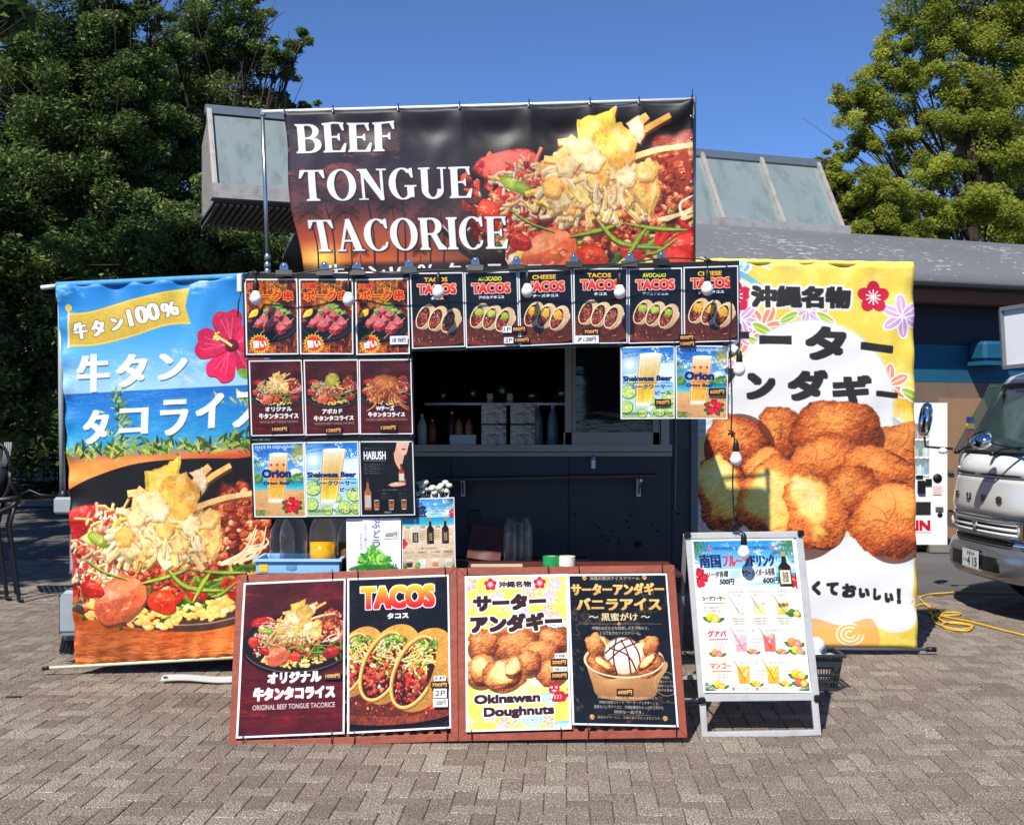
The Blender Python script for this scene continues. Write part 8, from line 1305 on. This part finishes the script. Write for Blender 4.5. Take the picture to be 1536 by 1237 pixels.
bxm = mat('box_white', (216, 218, 220), .4, vary=.04); MB().box(K(W_ / 2, 3.9, 1.6), (4.2, 1.9, 2.0), Matrix.Rotation(.045, 3, 'Z')).build('cargo_box', bxm, tr)
# framed panel above the cab
pn = K(0, .35, 0); ps = [P(1503, 464, 11.0), P(1620, 446, 10.2), P(1620, 540, 10.2), P(1508, 551, 11.0)]
fp = MB().prism(ps, E2 * .3).build('overcab_panel', bxm, tr); rl = MB()
for i in range(4): a_, b_ = ps[i], ps[(i + 1) % 4]; rl.bar(a_ - E2 * .01 - E1 * .0, b_ - E2 * .01, .035, .035)
rl.build('panel_trim', mat('grey_trim', (120, 124, 126), .4, .4), fp)
# ------------------------------------------------------------------ iron bench at the far left, in the shade
bn = thing('iron_bench', 'black ornate iron seat with oval back and curled legs at the left edge in shade', 'bench', (-4.75, 11.8, 0)); Q = lambda x, y, dd=0: P(x, y, 11.6 + dd)
rng_ = [Q(-2 + 18 * math.cos(a) , 708 + 42 * math.sin(a)) for a in np.linspace(0, 6.283, 25)]; MB().tube(rng_, .02, 7).build('oval_rim', m_black, bn); MB().lathe(Q(-2, 708, .02), [(0, 0), (.1, .0), (.11, .01), (0, .014)], 24, (0, -1, 0), 1, 2.3).build('oval_back', mat('dark_cushion', (34, 36, 44), .5), bn)
for k in range(4): MB().tube([Q(8 + k * 3, 663), Q(6 + k * 3, 684), Q(2 + k * 2, 700)], .01, 5).build('crest_bar', mat('worn_iron', (120, 120, 120), .5), bn)
MB().tube([Q(-30, 752), Q(0, 750), Q(30, 746)], .03, 8).tube([Q(-30, 752, .5), Q(0, 750, .5), Q(26, 746, .5)], .025, 8).build('seat_rail', m_black, bn)
for k in range(7): MB().bar(Q(-34 + k * 9, 751), Q(-34 + k * 9, 749, .5), .04, .015).build('seat_slat', m_black, bn)
MB().tube([Q(-20, 775), Q(0, 768), Q(18, 760), Q(26, 752)], .028, 8).tube([Q(30, 748), Q(16, 726), Q(14, 706)], .02, 7).build('scroll', m_black, bn)
for k, (x, dd_) in enumerate(((24, 0), (6, .1), (-30, 0), (20, .5))): b_ = Q(x, 750, dd_); zz = b_.z; MB().tube([b_, b_ + Vector((-.06, 0, -.25)), b_ + Vector((.02, 0, -zz + .12)), b_ + Vector((.03, 0, -zz + .02)), b_ + Vector((.07, 0, -zz + .012))], .02, 7).build('leg', m_black, bn)
MB().tube([Q(30, 742), Q(45, 735), Q(60, 742), Q(88, 744)], .012, 6).build('arm_rail', m_black, bn)
# litter on the paving, a few leaves
lg = 'fallen dry leaves on the paving'; lp = None
for i, (px, py) in enumerate(((905, 1127), (990, 1120), (560, 1180), (1120, 1165), (210, 1068), (640, 1200), (180, 1100), (390, 1220), (1335, 1140), (1290, 1020))):
    g_ = G(px, py)
    if lp is None: lp = MB().prism([(-.012, 0, 0), (0, -.006, .002), (.014, 0, .004), (0, .006, .002)], (0, 0, .0015)); lp = tag(lp.build('dry_leaf', mat('dry_leaf', (150, 120, 80), .8), origin=(0, 0, 0)), 'tiny dry leaf speck lying on the sunlit paving', 'leaf', lg); o = lp
    else: o = lp.copy(); C.objects.link(o)
    o.location = g_ - Vector((0, 0, .008)); o.rotation_euler = (0, 0, i * 1.3)
    o['label'] = 'tiny dry leaf speck on the paving ' + ('just below the middle of the right poster board', 'below the right corner of the right poster board', 'below the tacos poster', 'below the left foot of the aluminium sign', 'left of the canvas strap', 'at the bottom edge below the two boards joint', 'between the fallen price tag and left board', 'at the bottom edge below the left board', 'right of the aluminium sign foot', 'right of the shopping basket')[i]
for o in list(bpy.data.objects):
    if '_o' in o: del o['_o']
    if '_t' in o: del o['_t']
